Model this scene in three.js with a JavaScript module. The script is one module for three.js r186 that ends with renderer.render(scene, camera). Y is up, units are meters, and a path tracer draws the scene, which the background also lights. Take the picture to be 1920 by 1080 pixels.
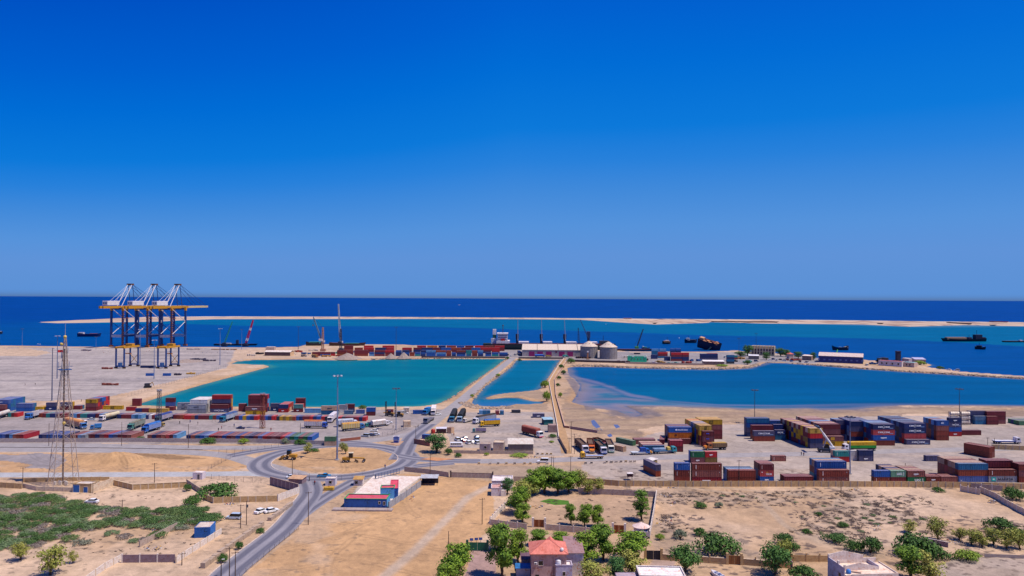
import * as THREE from 'three';
import { RoundedBoxGeometry } from 'three/addons/geometries/RoundedBoxGeometry.js';
import { mergeGeometries } from 'three/addons/utils/BufferGeometryUtils.js';
import { MarchingCubes } from 'three/addons/objects/MarchingCubes.js';

// ---------- camera, sky, sun, exposure ----------
const scene = new THREE.Scene();
const F = 1346, EYE = 78.4;
const camera = new THREE.PerspectiveCamera(2 * Math.atan(540 / F) * 180 / Math.PI, 16 / 9, 1, 90000);
camera.position.set(0, EYE, 0);
camera.rotation.set(Math.atan(16.4 / F), 0, 0.00469);
camera.updateMatrixWorld(true); camera.updateProjectionMatrix();
const renderer = new THREE.WebGLRenderer({ antialias: true });
renderer.toneMapping = THREE.LinearToneMapping;
renderer.toneMappingExposure = 1.0;
renderer.shadowMap.enabled = true;
const SUN_EL = 64 * Math.PI / 180, SUN_AZ = 17 * Math.PI / 180;   // from the right, a little behind the camera
const sunDir = new THREE.Vector3(Math.cos(SUN_EL) * Math.cos(SUN_AZ), Math.sin(SUN_EL), Math.cos(SUN_EL) * Math.sin(SUN_AZ));
const sun = new THREE.DirectionalLight(0xfff2e0, 5.0);
sun.position.copy(sunDir).multiplyScalar(3000); sun.castShadow = true;
sun.shadow.mapSize.set(4096, 4096);
Object.assign(sun.shadow.camera, { left: -1500, right: 1500, top: 1500, bottom: -1500, near: 10, far: 7000 });
sun.target.position.set(0, 0, -700);
sun.position.add(sun.target.position);
scene.add(sun, sun.target);
{ // clear tropical sky: deep blue overhead, paler to the horizon, a soft aureole round the sun
  const W = 1024, Hh = 512, d = new Float32Array(W * Hh * 4);
  const lin = (c) => c.map((v) => { v /= 255; return v < 0.04045 ? v / 12.92 : Math.pow((v + 0.055) / 1.055, 2.4); });
  const stops = [[-90, [60, 62, 70]], [-8, [104, 140, 196]], [-1.5, [92, 145, 214]], [0, [92, 145, 214]], [1.5, [94, 146, 214]], [3.2, [96, 147, 216]], [5.6, [86, 147, 219]], [8.3, [66, 138, 218]], [10.7, [40, 129, 219]], [13.2, [12, 121, 218]], [18, [0, 108, 213]], [22, [0, 96, 207]], [28, [0, 82, 196]], [45, [0, 76, 184]], [90, [4, 72, 170]]].map(([e, c]) => [e, lin(c)]);
  for (let j = 0; j < Hh; j++) for (let i = 0; i < W; i++) {
    const el = ((j + 0.5) / Hh - 0.5) * 180, u = (i + 0.5) / W;
    const phi = (u - 0.5) * 2 * Math.PI, ce = Math.cos(el * Math.PI / 180), v = [ce * Math.cos(phi), Math.sin(el * Math.PI / 180), ce * Math.sin(phi)];
    const ee = el > 0 ? Math.min(90, el * (1 + 0.9 * Math.max(0, -v[0]))) : el;   // the side away from the sun is deeper blue
    let k = 0; while (k < stops.length - 2 && ee > stops[k + 1][0]) k++;
    const [e0, c0] = stops[k], [e1, c1] = stops[k + 1], t = Math.min(1, Math.max(0, (ee - e0) / (e1 - e0)));
    const cs = Math.max(0, v[0] * sunDir.x + v[1] * sunDir.y + v[2] * sunDir.z);
    const g = 0.015 * Math.pow(cs, 3) + 0.22 * Math.pow(cs, 14) + 1.2 * Math.pow(cs, 120);
    for (let c = 0; c < 3; c++) d[(j * W + i) * 4 + c] = c0[c] + (c1[c] - c0[c]) * t + (el > -2 ? g * [1, 0.95, 0.85][c] : 0);
    d[(j * W + i) * 4 + 3] = 1;
  }
  const sky = new THREE.DataTexture(d, W, Hh, THREE.RGBAFormat, THREE.FloatType);
  sky.mapping = THREE.EquirectangularReflectionMapping; sky.magFilter = THREE.LinearFilter; sky.needsUpdate = true;
  scene.background = sky; scene.environment = sky;
}

// ---------- helpers ----------
let seed = 7;
const rnd = () => { seed = (seed + 0x6d2b79f5) | 0; let t = Math.imul(seed ^ (seed >>> 15), 1 | seed); t = (t + Math.imul(t ^ (t >>> 7), 61 | t)) ^ t; return ((t ^ (t >>> 14)) >>> 0) / 4294967296; };
const rr = (a, b) => a + (b - a) * rnd();
const pick = (a) => a[Math.floor(rnd() * a.length)];
const V = (x, y, z) => new THREE.Vector3(x, y, z);
const D2R = Math.PI / 180;
const _v = V(0, 0, 0);
// where the line of sight through a point of the photograph meets the level y
function G(px, py, y = 0) {
  _v.set(px / 960 - 1, 1 - py / 540, 0.5).unproject(camera).sub(camera.position);
  const t = (y - EYE) / _v.y;
  return V(_v.x * t, y, _v.z * t);
}
const hz = (px) => 556.4 + (px - 960) * 0.00469;                     // level line of sight at px
const S = (px, py) => (py - hz(px)) / EYE;                            // photo pixels per metre for something standing at px, py
const hOf = (px, yb, yt) => (yb - yt) / S(px, yb);                    // height of something from its foot and its top
const h2 = (x, y) => { let n = Math.imul(x, 374761393) + Math.imul(y, 668265263); n = Math.imul(n ^ (n >>> 13), 1274126177); return ((n ^ (n >>> 16)) >>> 0) / 4294967296; };
function vn(x, y) { const xi = Math.floor(x), yi = Math.floor(y), fx = x - xi, fy = y - yi, u = fx * fx * (3 - 2 * fx), w = fy * fy * (3 - 2 * fy);
  const a = h2(xi, yi), b = h2(xi + 1, yi), c = h2(xi, yi + 1), e = h2(xi + 1, yi + 1); return a + (b - a) * u + (c - a) * w + (a - b - c + e) * u * w; }
const fbm = (x, y, o = 4) => { let s = 0, a = 0.5, n = 0; for (let i = 0; i < o; i++) { s += a * vn(x, y); n += a; a *= 0.5; x = x * 2.03 + 17.1; y = y * 2.03 + 5.7; } return s / n; };
const sm = (a, b, x) => { const t = Math.min(1, Math.max(0, (x - a) / (b - a))); return t * t * (3 - 2 * t); };
const mix3 = (a, b, t) => [a[0] + (b[0] - a[0]) * t, a[1] + (b[1] - a[1]) * t, a[2] + (b[2] - a[2]) * t];
const names = {};
const numbered = (n) => { const k = names[n] = (names[n] ?? -1) + 1; return k ? n + '_' + String(k).padStart(3, '0') : n; };
function thing(name, label, category, pos, yaw = 0, group) {
  const o = new THREE.Group(); o.name = numbered(name); o.userData = { label, category }; if (group) o.userData.group = group;
  if (pos) o.position.copy(pos); o.rotation.y = yaw; scene.add(o); return o;
}
function part(name, geo, mat, parent) { const m = new THREE.Mesh(geo, mat); m.name = name; m.castShadow = m.receiveShadow = true; parent.add(m); return m; }
function struct(name, geo, mat, label) { const m = part(numbered(name), geo, mat, scene); m.userData = { kind: 'structure', label }; return m; }
function single(name, label, category, geo, mat, group) { const m = part(numbered(name), geo, mat, scene); m.userData = { label, category }; if (group) m.userData.group = group; return m; }
function stuff(name, label, geo, mat) { const m = part(numbered(name), geo, mat, scene); m.userData = { kind: 'stuff', label }; return m; }
function dup(src, pos, yaw, label, scale) { const o = src.clone(); o.name = numbered(src.name.replace(/_\d\d\d$/, '')); o.userData = { ...src.userData, label }; if (pos) o.position.copy(pos); if (yaw !== undefined) o.rotation.y = yaw; if (scale) o.scale.set(...(Array.isArray(scale) ? scale : [scale, scale, scale])); scene.add(o); return o; }

// grime: neutral patches and streaks of dirt shared by painted surfaces, 8 m to a tile
function dataTex(N, f, srgb = true) {
  const d = new Uint8Array(N * N * 4);
  for (let j = 0; j < N; j++) for (let i = 0; i < N; i++) { const c = f(i / N, j / N); for (let k = 0; k < 3; k++) d[(j * N + i) * 4 + k] = Math.max(0, Math.min(255, Array.isArray(c) ? c[k] : c)); d[(j * N + i) * 4 + 3] = 255; }
  const t = new THREE.DataTexture(d, N, N); t.wrapS = t.wrapT = THREE.RepeatWrapping; t.magFilter = THREE.LinearFilter; t.minFilter = THREE.LinearMipmapLinearFilter; t.generateMipmaps = true; if (srgb) t.colorSpace = THREE.SRGBColorSpace; t.needsUpdate = true; return t;
}
// noise that repeats after p cells
function pn(x, y, p) { const xi = Math.floor(x), yi = Math.floor(y), fx = x - xi, fy = y - yi, u = fx * fx * (3 - 2 * fx), w = fy * fy * (3 - 2 * fy), m = (q) => ((q % p) + p) % p;
  const a = h2(m(xi), m(yi) + 991), b = h2(m(xi + 1), m(yi) + 991), c = h2(m(xi), m(yi + 1) + 991), e = h2(m(xi + 1), m(yi + 1) + 991); return a + (b - a) * u + (c - a) * w + (a - b - c + e) * u * w; }
const grimeTex = dataTex(256, (u, v) => { const n = pn(u * 8, v * 8, 8) * 0.4 + pn(u * 24, v * 24, 24) * 0.35 + pn(u * 64, v * 64, 64) * 0.25, s = pn(u * 48, v * 4, 48);
  const g = 232 + 62 * (n - 0.5) + 16 * (s - 0.5), rust = n < 0.36 ? (0.36 - n) * 6 : 0; return [g + 6, g - 46 * rust, g - 70 * rust]; });
const grainTex = dataTex(512, (u, v) => { const n = pn(u * 6, v * 6, 6) * 0.3 + pn(u * 20, v * 20, 20) * 0.25 + pn(u * 70, v * 70, 70) * 0.2 + pn(u * 200, v * 200, 200) * 0.25; const k = h2(Math.floor(u * 512), Math.floor(v * 512) + 77) > 0.985 ? -46 : 0;
  return 234 + 84 * (n - 0.5) + k; });
const mats = {};
function M(hex, rough = 0.75, metal = 0, plain = false) {
  const k = hex + '|' + rough + '|' + metal + plain;
  if (!mats[k]) { mats[k] = new THREE.MeshStandardMaterial({ color: hex, roughness: rough, metalness: metal, map: plain ? null : grimeTex }); }
  return mats[k];
}
const glass = new THREE.MeshPhysicalMaterial({ color: 0x11181f, roughness: 0.12, specularIntensity: 0.9 });
const rubber = M(0x17171a, 0.9, 0, true), steelDark = M(0x2b2f38, 0.6, 0.3), chrome = M(0xb8bcc4, 0.35, 0.6), headlampM = M(0xf2efe2, 0.25, 0, true);

// G-shape builder: collects primitives, gives one geometry with uv in metres (8 m to a tile)
class B {
  constructor() { this.g = []; }
  add(geo, m) { let q = geo.index ? geo.toNonIndexed() : geo.clone(); if (m) q.applyMatrix4(m); for (const n of Object.keys(q.attributes)) if (n !== 'position' && n !== 'normal') q.deleteAttribute(n); if (!q.attributes.normal) q.computeVertexNormals(); this.g.push(q); return this; }
  box(w, h, d, x, y, z, ry = 0, rx = 0, rz = 0) { return this.add(new THREE.BoxGeometry(w, h, d), mat4(x, y, z, rx, ry, rz)); }            // centre at x,y,z
  base(w, h, d, x, y, z, ry = 0) { return this.box(w, h, d, x, y + h / 2, z, ry); }                                                            // foot at x,y,z
  round(w, h, d, x, y, z, r = 0.05, ry = 0) { return this.add(new RoundedBoxGeometry(w, h, d, 2, r), mat4(x, y, z, 0, ry, 0)); }
  cyl(r0, r1, h, x, y, z, n = 12, rx = 0, rz = 0) { return this.add(new THREE.CylinderGeometry(r1, r0, h, n), mat4(x, y, z, rx, 0, rz)); }
  bar(a, b, r = 0.1, n = 4, r2) { const A = V(...a), C = V(...b), L = A.distanceTo(C); if (L < 1e-4) return this; const m = new THREE.Matrix4().compose(A.clone().add(C).multiplyScalar(0.5), new THREE.Quaternion().setFromUnitVectors(V(0, 1, 0), C.clone().sub(A).normalize()), V(1, 1, 1));
    return this.add(new THREE.CylinderGeometry(r2 ?? r, r, L, n), m); }
  prism(pts, depth, x = 0, y = 0, z = 0, ry = 0, bevel = 0) { const s = new THREE.Shape(pts.map(([a, b]) => new THREE.Vector2(a, b))); const g = new THREE.ExtrudeGeometry(s, { depth: depth - 2 * bevel, bevelEnabled: bevel > 0, bevelSize: bevel, bevelThickness: bevel, bevelOffset: -bevel, bevelSegments: 2 }); g.translate(0, 0, -depth / 2 + bevel); return this.add(g, mat4(x, y, z, 0, ry, 0)); }  // outline in x,y, extruded along z about its middle
  lathe(pts, x, y, z, n = 24) { return this.add(new THREE.LatheGeometry(pts.map(([a, b]) => new THREE.Vector2(a, b)), n), mat4(x, y, z)); }
  tris(arr) { const g = new THREE.BufferGeometry(); g.setAttribute('position', new THREE.Float32BufferAttribute(arr, 3)); g.computeVertexNormals(); return this.add(g); }
  quad(a, b, c, d) { return this.tris([...a, ...b, ...c, ...a, ...c, ...d]); }
  build() { const g = this.g.length > 1 ? mergeGeometries(this.g) : this.g[0]; return uvm(g); }
  to(name, mat, parent) { return part(name, this.build(), mat, parent); }
}
function mat4(x, y, z, rx = 0, ry = 0, rz = 0) { return new THREE.Matrix4().compose(V(x, y, z), new THREE.Quaternion().setFromEuler(new THREE.Euler(rx, ry, rz)), V(1, 1, 1)); }
function uvm(g, tile = 8) { const p = g.attributes.position.array, n = g.attributes.normal.array, uv = new Float32Array(p.length / 3 * 2);
  for (let i = 0; i < p.length / 3; i++) { const ax = Math.abs(n[3 * i]), ay = Math.abs(n[3 * i + 1]), az = Math.abs(n[3 * i + 2]), x = p[3 * i] / tile, y = p[3 * i + 1] / tile, z = p[3 * i + 2] / tile;
    if (ay >= ax && ay >= az) { uv[2 * i] = x; uv[2 * i + 1] = z; } else if (ax >= az) { uv[2 * i] = z; uv[2 * i + 1] = y; } else { uv[2 * i] = x; uv[2 * i + 1] = y; } }
  g.setAttribute('uv', new THREE.BufferAttribute(uv, 2)); return g; }
const yawTo = (a, b) => Math.atan2(-(b.z - a.z), b.x - a.x);          // turn that points local +x from a to b
const ORD = ['first', 'second', 'third', 'fourth', 'fifth', 'sixth', 'seventh', 'eighth', 'ninth', 'tenth', 'eleventh', 'twelfth', 'thirteenth', 'fourteenth', 'fifteenth', 'sixteenth', 'seventeenth', 'eighteenth', 'nineteenth', 'twentieth'];
const ord = (i) => i < 20 ? ORD[i] : i < 29 ? 'twenty-' + ORD[i - 20] : i === 29 ? 'thirtieth' : i < 39 ? 'thirty-' + ORD[i - 30] : i === 39 ? 'fortieth' : 'forty-' + ORD[i - 40];
// ---------- sea, ponds, ground ----------
const WL = -0.8;                                                       // water level below the yards
const poly = (pts, y = 0) => pts.map(([a, b]) => { const p = G(a, b, y); return [p.x, p.z]; });
const SEA_EDGE = [[-1400, 640], [-300, 648.3], [0, 648.5], [200, 650], [400, 650.6], [470, 651.5], [556, 651], [575, 646], [700, 645.5], [960, 651], [1130, 655], [1140, 657.5], [1230, 660], [1350, 659], [1380, 657], [1395, 659], [1450, 662], [1530, 671], [1620, 675], [1660, 678], [1735, 680.5], [1748, 684.5], [1738, 688.5], [1800, 697], [1920, 705.5], [2200, 717], [3200, 745]];
const POND1 = [[255, 760], [300, 745], [380, 721.5], [442, 705], [484, 694], [507, 687.5], [497, 684.5], [434, 682.5], [445, 678], [480, 674.8], [560, 674.4], [620, 675.8], [690, 675.6], [715, 674], [800, 673], [948, 673.5], [926.7, 689.8], [895, 711.7], [851.7, 743], [831, 753.7], [812, 759], [787, 762.5], [756, 763], [700, 764], [600, 764], [330, 763]];
const POND2 = [[968, 675.5], [1050, 675.5], [1047, 680], [1029, 707.5], [1014, 728], [1006, 731.5], [989, 734], [947, 738], [925, 741], [908, 746.5], [915, 749], [947, 746], [970, 746], [985, 749.5], [1000, 753], [1020, 753], [1015, 757], [990, 758.5], [966, 758], [950, 762], [926, 763.5], [895, 761], [885, 757], [888, 750], [906, 728], [937, 705], [958, 689]];
const POND3 = [[1064, 690], [1075, 688], [1140, 688], [1171, 690], [1265, 692], [1348, 693], [1400, 690.6], [1425, 684.8], [1436, 680], [1465, 680.6], [1540, 686], [1624, 692.5], [1728, 699.3], [1799, 703.5], [1920, 711], [2200, 722], [3200, 748], [3200, 768], [2100, 764], [1920, 762.5], [1791, 760.5], [1700, 760], [1645, 763], [1600, 768.5], [1540, 769], [1515, 766.7], [1400, 767.7], [1327, 764.6], [1250, 763], [1171, 761.5], [1190, 769], [1205, 778], [1188, 782], [1172, 776], [1160, 771], [1124.6, 766.7], [1093, 760], [1072.5, 754], [1083, 739.6], [1089, 723], [1078, 710], [1068, 704]];
const WATERS = [poly([...SEA_EDGE, [3200, 590], [-1400, 590]], WL), poly(POND1, WL), poly(POND2, WL), poly(POND3, WL)].map((p) => {
  const xs = p.map((q) => q[0]), zs = p.map((q) => q[1]); return { p, x0: Math.min(...xs), x1: Math.max(...xs), z0: Math.min(...zs), z1: Math.max(...zs) }; });
function inside(p, x, z) { let c = false; for (let i = 0, j = p.length - 1; i < p.length; j = i++) { const [xi, zi] = p[i], [xj, zj] = p[j]; if ((zi > z) !== (zj > z) && x < (xj - xi) * (z - zi) / (zj - zi) + xi) c = !c; } return c; }
function edgeDist(p, x, z, most) { let best = most * most; for (let i = 0, j = p.length - 1; i < p.length; j = i++) { const ax = p[j][0], az = p[j][1], dx = p[i][0] - ax, dz = p[i][1] - az;
  const t = Math.max(0, Math.min(1, ((x - ax) * dx + (z - az) * dz) / (dx * dx + dz * dz || 1))), ex = x - ax - t * dx, ez = z - az - t * dz, q = ex * ex + ez * ez; if (q < best) best = q; } return Math.sqrt(best); }
// metres to the waterline: negative over water; which: the water it belongs to
function shore(x, z, most = 40) { let best = most, inn = -1; for (let k = 0; k < WATERS.length; k++) { const w = WATERS[k]; if (x < w.x0 - most || x > w.x1 + most || z < w.z0 - most || z > w.z1 + most) continue; const e = edgeDist(w.p, x, z, most); if (inside(w.p, x, z)) { inn = k; best = e; break; } if (e < best) best = e; } return inn >= 0 ? [-best, inn] : [best, -1]; }
const lineZ = (pts) => { const q = poly(pts, WL).sort((a, b) => a[0] - b[0]); return (x) => { if (x <= q[0][0]) return q[0][1]; for (let i = 1; i < q.length; i++) if (x <= q[i][0]) { const t = (x - q[i - 1][0]) / (q[i][0] - q[i - 1][0]); return q[i - 1][1] + (q[i][1] - q[i - 1][1]) * t; } return q[q.length - 1][1]; }; };
const reefZ = lineZ([[120, 606.5], [200, 606.5], [342, 607], [470, 610.5], [760, 611.7], [1160, 622], [1286, 627], [1540, 632.5], [1645, 634.6], [1800, 642], [1960, 652]]);
const spitNearZ = lineZ([[72, 605], [205, 604.6], [400, 598.6], [780, 598], [960, 598.4], [1085, 599.6], [1230, 608.8], [1323, 604], [1540, 608], [1707, 613], [1920, 612]]);
const spitFarZ = lineZ([[72, 604], [117, 598], [287, 594.2], [780, 594.8], [1160, 597.7], [1540, 600.2], [1728, 602.9], [1920, 604.6]]);
const barP = poly([[1064, 703], [1100, 712], [1140, 724], [1182, 740.6], [1234, 750], [1286, 754.5], [1348, 759.5], [1480, 761], [1660, 758], [1920, 759]], WL);
function pathDist(p, x, z) { let best = 1e9; for (let i = 1; i < p.length; i++) { const ax = p[i - 1][0], az = p[i - 1][1], dx = p[i][0] - ax, dz = p[i][1] - az, t = Math.max(0, Math.min(1, ((x - ax) * dx + (z - az) * dz) / (dx * dx + dz * dz))); best = Math.min(best, Math.hypot(x - ax - t * dx, z - az - t * dz)); } return best; }
const DEEP = [0.0, 0.038, 0.215], HARBOUR = [0.0, 0.054, 0.222], REEF = [0.0, 0.098, 0.222], TEAL = [0.0, 0.118, 0.2], P2C = [0.0, 0.108, 0.21], P3C = [0.0, 0.076, 0.212];
const tipX = G(72, 604.4, WL).x;
function waterColour(x, z) {
  let c;
  const [s, k] = z > -1350 ? shore(x, z, 40) : [-40, 0];
  const n = fbm(x / 60, z / 25, 3) - 0.5, n2 = fbm(x / 14 + 40, z / 5, 3) - 0.5;
  if (k === 1) { c = mix3(TEAL, [0.002, 0.155, 0.17], 0.55 * sm(-980, -880, -z * -1) * (0.5 + n)); c = mix3(c, [0.06, 0.22, 0.15], 0.55 * sm(-12, 0, s)); }
  else if (k === 2) { c = mix3(P2C, [0.02, 0.11, 0.27], sm(-560, -520, z)); c = mix3(c, [0.10, 0.16, 0.2], 0.6 * sm(-6, 0, s)); }
  else if (k === 3) {
    c = mix3(P3C, [0.001, 0.105, 0.2], 0.7 * sm(330, 60, x + n * 60) * sm(-700, -560, z + n * 60));
    const bd = pathDist(barP, x, z), south = z > lineZbar(x);
    if (south) { const q = sm(0, 14, bd + n * 14); c = mix3(c, mix3([0.035, 0.13, 0.22], [0.13, 0.145, 0.22], sm(0.38, 0.62, fbm(x / 26, z / 9, 4) + 0.16 * sm(-25, -3, s))), 0.92 * q * sm(520, 60, x) + 0.5 * sm(-14, -2, s)); }
    c = mix3(c, [0.2, 0.17, 0.26], 0.62 * sm(6, 0, bd + n * 10) * sm(420, 60, x));
    c = mix3(c, [0.17, 0.15, 0.17], 0.75 * sm(-9, 0, s + n * 8));
  } else {
    const rz = reefZ(x) + 14 * n, nz = spitNearZ(x), fz = spitFarZ(x);
    if (z > rz) c = mix3(REEF, HARBOUR, sm(0, 22, z - rz)); else if (z > fz) c = REEF;
    else c = mix3(REEF, DEEP, sm(0, 130, fz - z));
    if (x < tipX + 200) { const f = sm(tipX + 240, tipX - 60, x) * (z < -1500 ? 1 : 0.7); c = mix3(c, mix3(DEEP, HARBOUR, sm(-2600, -1300, z)), f); }
    if (z > fz - 10 && z < nz + 60) c = mix3(c, [0.12, 0.22, 0.26], 0.35 * sm(50, 0, z - nz) * sm(tipX, tipX + 900, x));
    c = mix3(c, [0.12, 0.2, 0.2], 0.25 * sm(-6, 0, s));
  }
  const w3 = fbm(x / 140 + 11, z / 16, 3) - 0.5; const m = 1 + 0.18 * n + 0.16 * n2 + 0.3 * w3; return [c[0] * m, c[1] * m, c[2] * m];
}
const lineZbar = lineZ([[1064, 703], [1100, 712], [1140, 724], [1182, 740.6], [1234, 750], [1286, 754.5], [1348, 759.5], [1480, 761], [1660, 758], [1920, 759]]);
function fan(rows, cols, t0, t1, hgt, colour, extra = []) {
  const R = rows.length + extra.length, pos = new Float32Array(R * cols * 3), col = new Float32Array(R * cols * 3), uv = new Float32Array(R * cols * 2), idx = new Uint32Array((R - 1) * (cols - 1) * 6);
  let o = 0;
  for (let i = 0; i < R; i++) { const back = i < extra.length, d = back ? 0 : rows[i - extra.length], dd = back ? rows[0] : d, z = back ? extra[i] : -d;
    for (let j = 0; j < cols; j++, o++) { const x = (t0 + (t1 - t0) * j / (cols - 1)) * dd, y = hgt(x, z), c = colour(x, z); pos[3 * o] = x; pos[3 * o + 1] = y; pos[3 * o + 2] = z; col[3 * o] = c[0]; col[3 * o + 1] = c[1]; col[3 * o + 2] = c[2]; uv[2 * o] = x / 23; uv[2 * o + 1] = z / 23; } }
  let q = 0; for (let i = 0; i < R - 1; i++) for (let j = 0; j < cols - 1; j++) { const a = i * cols + j, b = a + 1, c = a + cols, e = c + 1; idx[q++] = a; idx[q++] = b; idx[q++] = c; idx[q++] = b; idx[q++] = e; idx[q++] = c; }
  const g = new THREE.BufferGeometry(); g.setAttribute('position', new THREE.BufferAttribute(pos, 3)); g.setAttribute('color', new THREE.BufferAttribute(col, 3)); g.setAttribute('uv', new THREE.BufferAttribute(uv, 2)); g.setIndex(new THREE.BufferAttribute(idx, 1)); g.computeVertexNormals(); return g;
}
{
  const rows = []; for (let s = 245; s > 3.4; s -= s > 60 ? 1.1 : 0.55) rows.push(EYE * F / s); rows.push(EYE * F / 3.45);
  const g = fan(rows, 620, -1.35, 1.35, () => WL, waterColour);
  struct('sea', g, new THREE.MeshPhysicalMaterial({ vertexColors: true, roughness: 0.42, specularIntensity: 0.07, ior: 1.33, bumpMap: dataTex(256, (u, v) => 255 * (pn(u * 16, v * 30, 16) * 0.5 + pn(u * 40, v * 80, 40) * 0.5), false), bumpScale: 0.12 }), 'blue sea and inner ponds, turquoise over the shallows');
}
// ground colours by zone
const ZSAND = [0.51, 0.338, 0.202], ZPALE = [0.56, 0.4, 0.275], ZGREY = [0.39, 0.335, 0.318], ZYARD = [0.36, 0.305, 0.29], ZPARK = [0.44, 0.355, 0.3], ZMUD = [0.345, 0.235, 0.15], ZORANGE = [0.54, 0.325, 0.16];
const zone = (pts, c, soft = 0) => { const p = poly(pts), xs = p.map((q) => q[0]), zs = p.map((q) => q[1]); return { p, c, soft, x0: Math.min(...xs) - soft, x1: Math.max(...xs) + soft, z0: Math.min(...zs) - soft, z1: Math.max(...zs) + soft }; };
const RUTS = [], ZONES = [
  zone([[-900, 652], [430, 652], [560, 654], [445, 676], [430, 681], [425, 690], [180, 750], [60, 752], [-900, 752]], ZGREY, 3),
  zone([[-900, 653], [60, 653], [100, 662], [60, 668], [-900, 668]], ZPALE, 8),
  zone([[440, 655], [575, 650], [690, 664], [640, 671], [470, 672], [435, 676]], ZPALE, 5),
  zone([[-900, 771], [330, 766], [600, 767], [750, 768], [850, 768], [820, 795], [770, 812], [690, 826], [590, 832], [-900, 832]], ZYARD, 1),
  zone([[850, 772], [900, 774], [1040, 772], [1056, 820], [1060, 856], [1005, 856], [1000, 845], [850, 838], [830, 800]], ZPARK, 2),
  zone([[690, 660], [960, 652], [1230, 662], [1380, 660], [1560, 672], [1560, 680], [1400, 684], [1260, 683], [1060, 676], [960, 671], [700, 668]], [0.3, 0.27, 0.27], 2),
  zone([[1075, 700], [1100, 760], [1170, 785], [1230, 765], [1900, 765], [2600, 770], [2600, 790], [1780, 778], [1400, 790], [1230, 800], [1180, 818], [1120, 812], [1060, 800], [1050, 760]], ZMUD, 10),
  zone([[900, 742], [1012, 730], [1030, 750], [1030, 768], [960, 768], [900, 766]], [0.36, 0.25, 0.165], 3),
  zone([[1100, 842], [1210, 815], [1330, 800], [1400, 793], [1560, 782], [1900, 780], [2600, 790], [2600, 915], [1130, 906], [1085, 880], [1095, 862]], ZPARK, 4),
  zone([[1330, 812], [1480, 812], [1900, 800], [2600, 806], [2600, 850], [1640, 842], [1380, 848], [1290, 860], [1280, 840]], [0.375, 0.312, 0.275], 4),
  zone([[745, 868], [800, 872], [1080, 872], [1130, 907], [960, 902], [760, 884]], [0.43, 0.31, 0.215], 3),
  zone([[700, 888], [760, 888], [925, 901], [925, 980], [850, 1100], [420, 1130], [560, 985], [640, 955], [725, 958]], ZORANGE, 3),
  zone([[690, 886], [790, 895], [735, 945], [645, 945]], [0.55, 0.48, 0.42], 1),
  zone([[515, 858], [560, 842], [640, 838], [720, 842], [752, 860], [720, 880], [632, 889], [545, 880]], ZORANGE, 1),
  zone([[-900, 848], [400, 852], [478, 876], [430, 884], [-900, 886]], ZORANGE, 3),
  zone([[-900, 858], [20, 853], [70, 850], [112, 857], [124, 866], [104, 880], [46, 878], [62, 870], [10, 864], [-900, 868]], [0.3, 0.265, 0.27], 3),
  zone([[130, 858], [190, 850], [260, 849], [330, 853], [400, 862], [330, 861], [250, 856]], [0.3, 0.175, 0.08], 3),
  zone([[886, 1030], [930, 1030], [930, 1090], [868, 1090]], [0.42, 0.27, 0.24], 0.5),
  zone([[1225, 1048], [1270, 1050], [1262, 1066], [1215, 1066]], [0.4, 0.28, 0.24], 0.5),
  zone([[1780, 1046], [1960, 1046], [1960, 1100], [1700, 1100]], [0.42, 0.33, 0.27], 3),
  zone([[1105, 905], [1230, 925], [1222, 985], [1020, 990], [920, 985], [955, 950], [1000, 918]], [0.45, 0.3, 0.19], 2),
];
const trackP = [poly([[712, 1092], [800, 1010], [880, 930], [935, 905]]), poly([[1290, 915], [1420, 930], [1470, 985], [1530, 1015]]), poly([[1140, 905], [1300, 908], [1560, 935], [1700, 975]])];
for (let i = 0; i < 64; i++) { // tyre tracks across the yards and lots
  const [ax, ay, w, h, tone] = [[1150, 850, 700, 50, 0], [860, 800, 170, 40, 0], [20, 800, 560, 24, 0], [640, 960, 230, 110, 1], [1120, 880, 500, 22, 1], [520, 846, 210, 36, 1], [20, 855, 380, 26, 1], [20, 670, 330, 70, 0]][i % 8], a = rr(0, 6.28); let p = G(ax + rnd() * w, ay + rnd() * h), d = a, pts = [[p.x, p.z]]; for (let k = 0; k < 10; k++) { d += rr(-0.25, 0.25); p = V(p.x + Math.cos(d) * 5, 0, p.z + Math.sin(d) * 5); pts.push([p.x, p.z]); }
  const xs = pts.map((q) => q[0]), zs = pts.map((q) => q[1]); RUTS.push({ pts, tone, x0: Math.min(...xs) - 2, x1: Math.max(...xs) + 2, z0: Math.min(...zs) - 2, z1: Math.max(...zs) + 2 }); }
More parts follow.
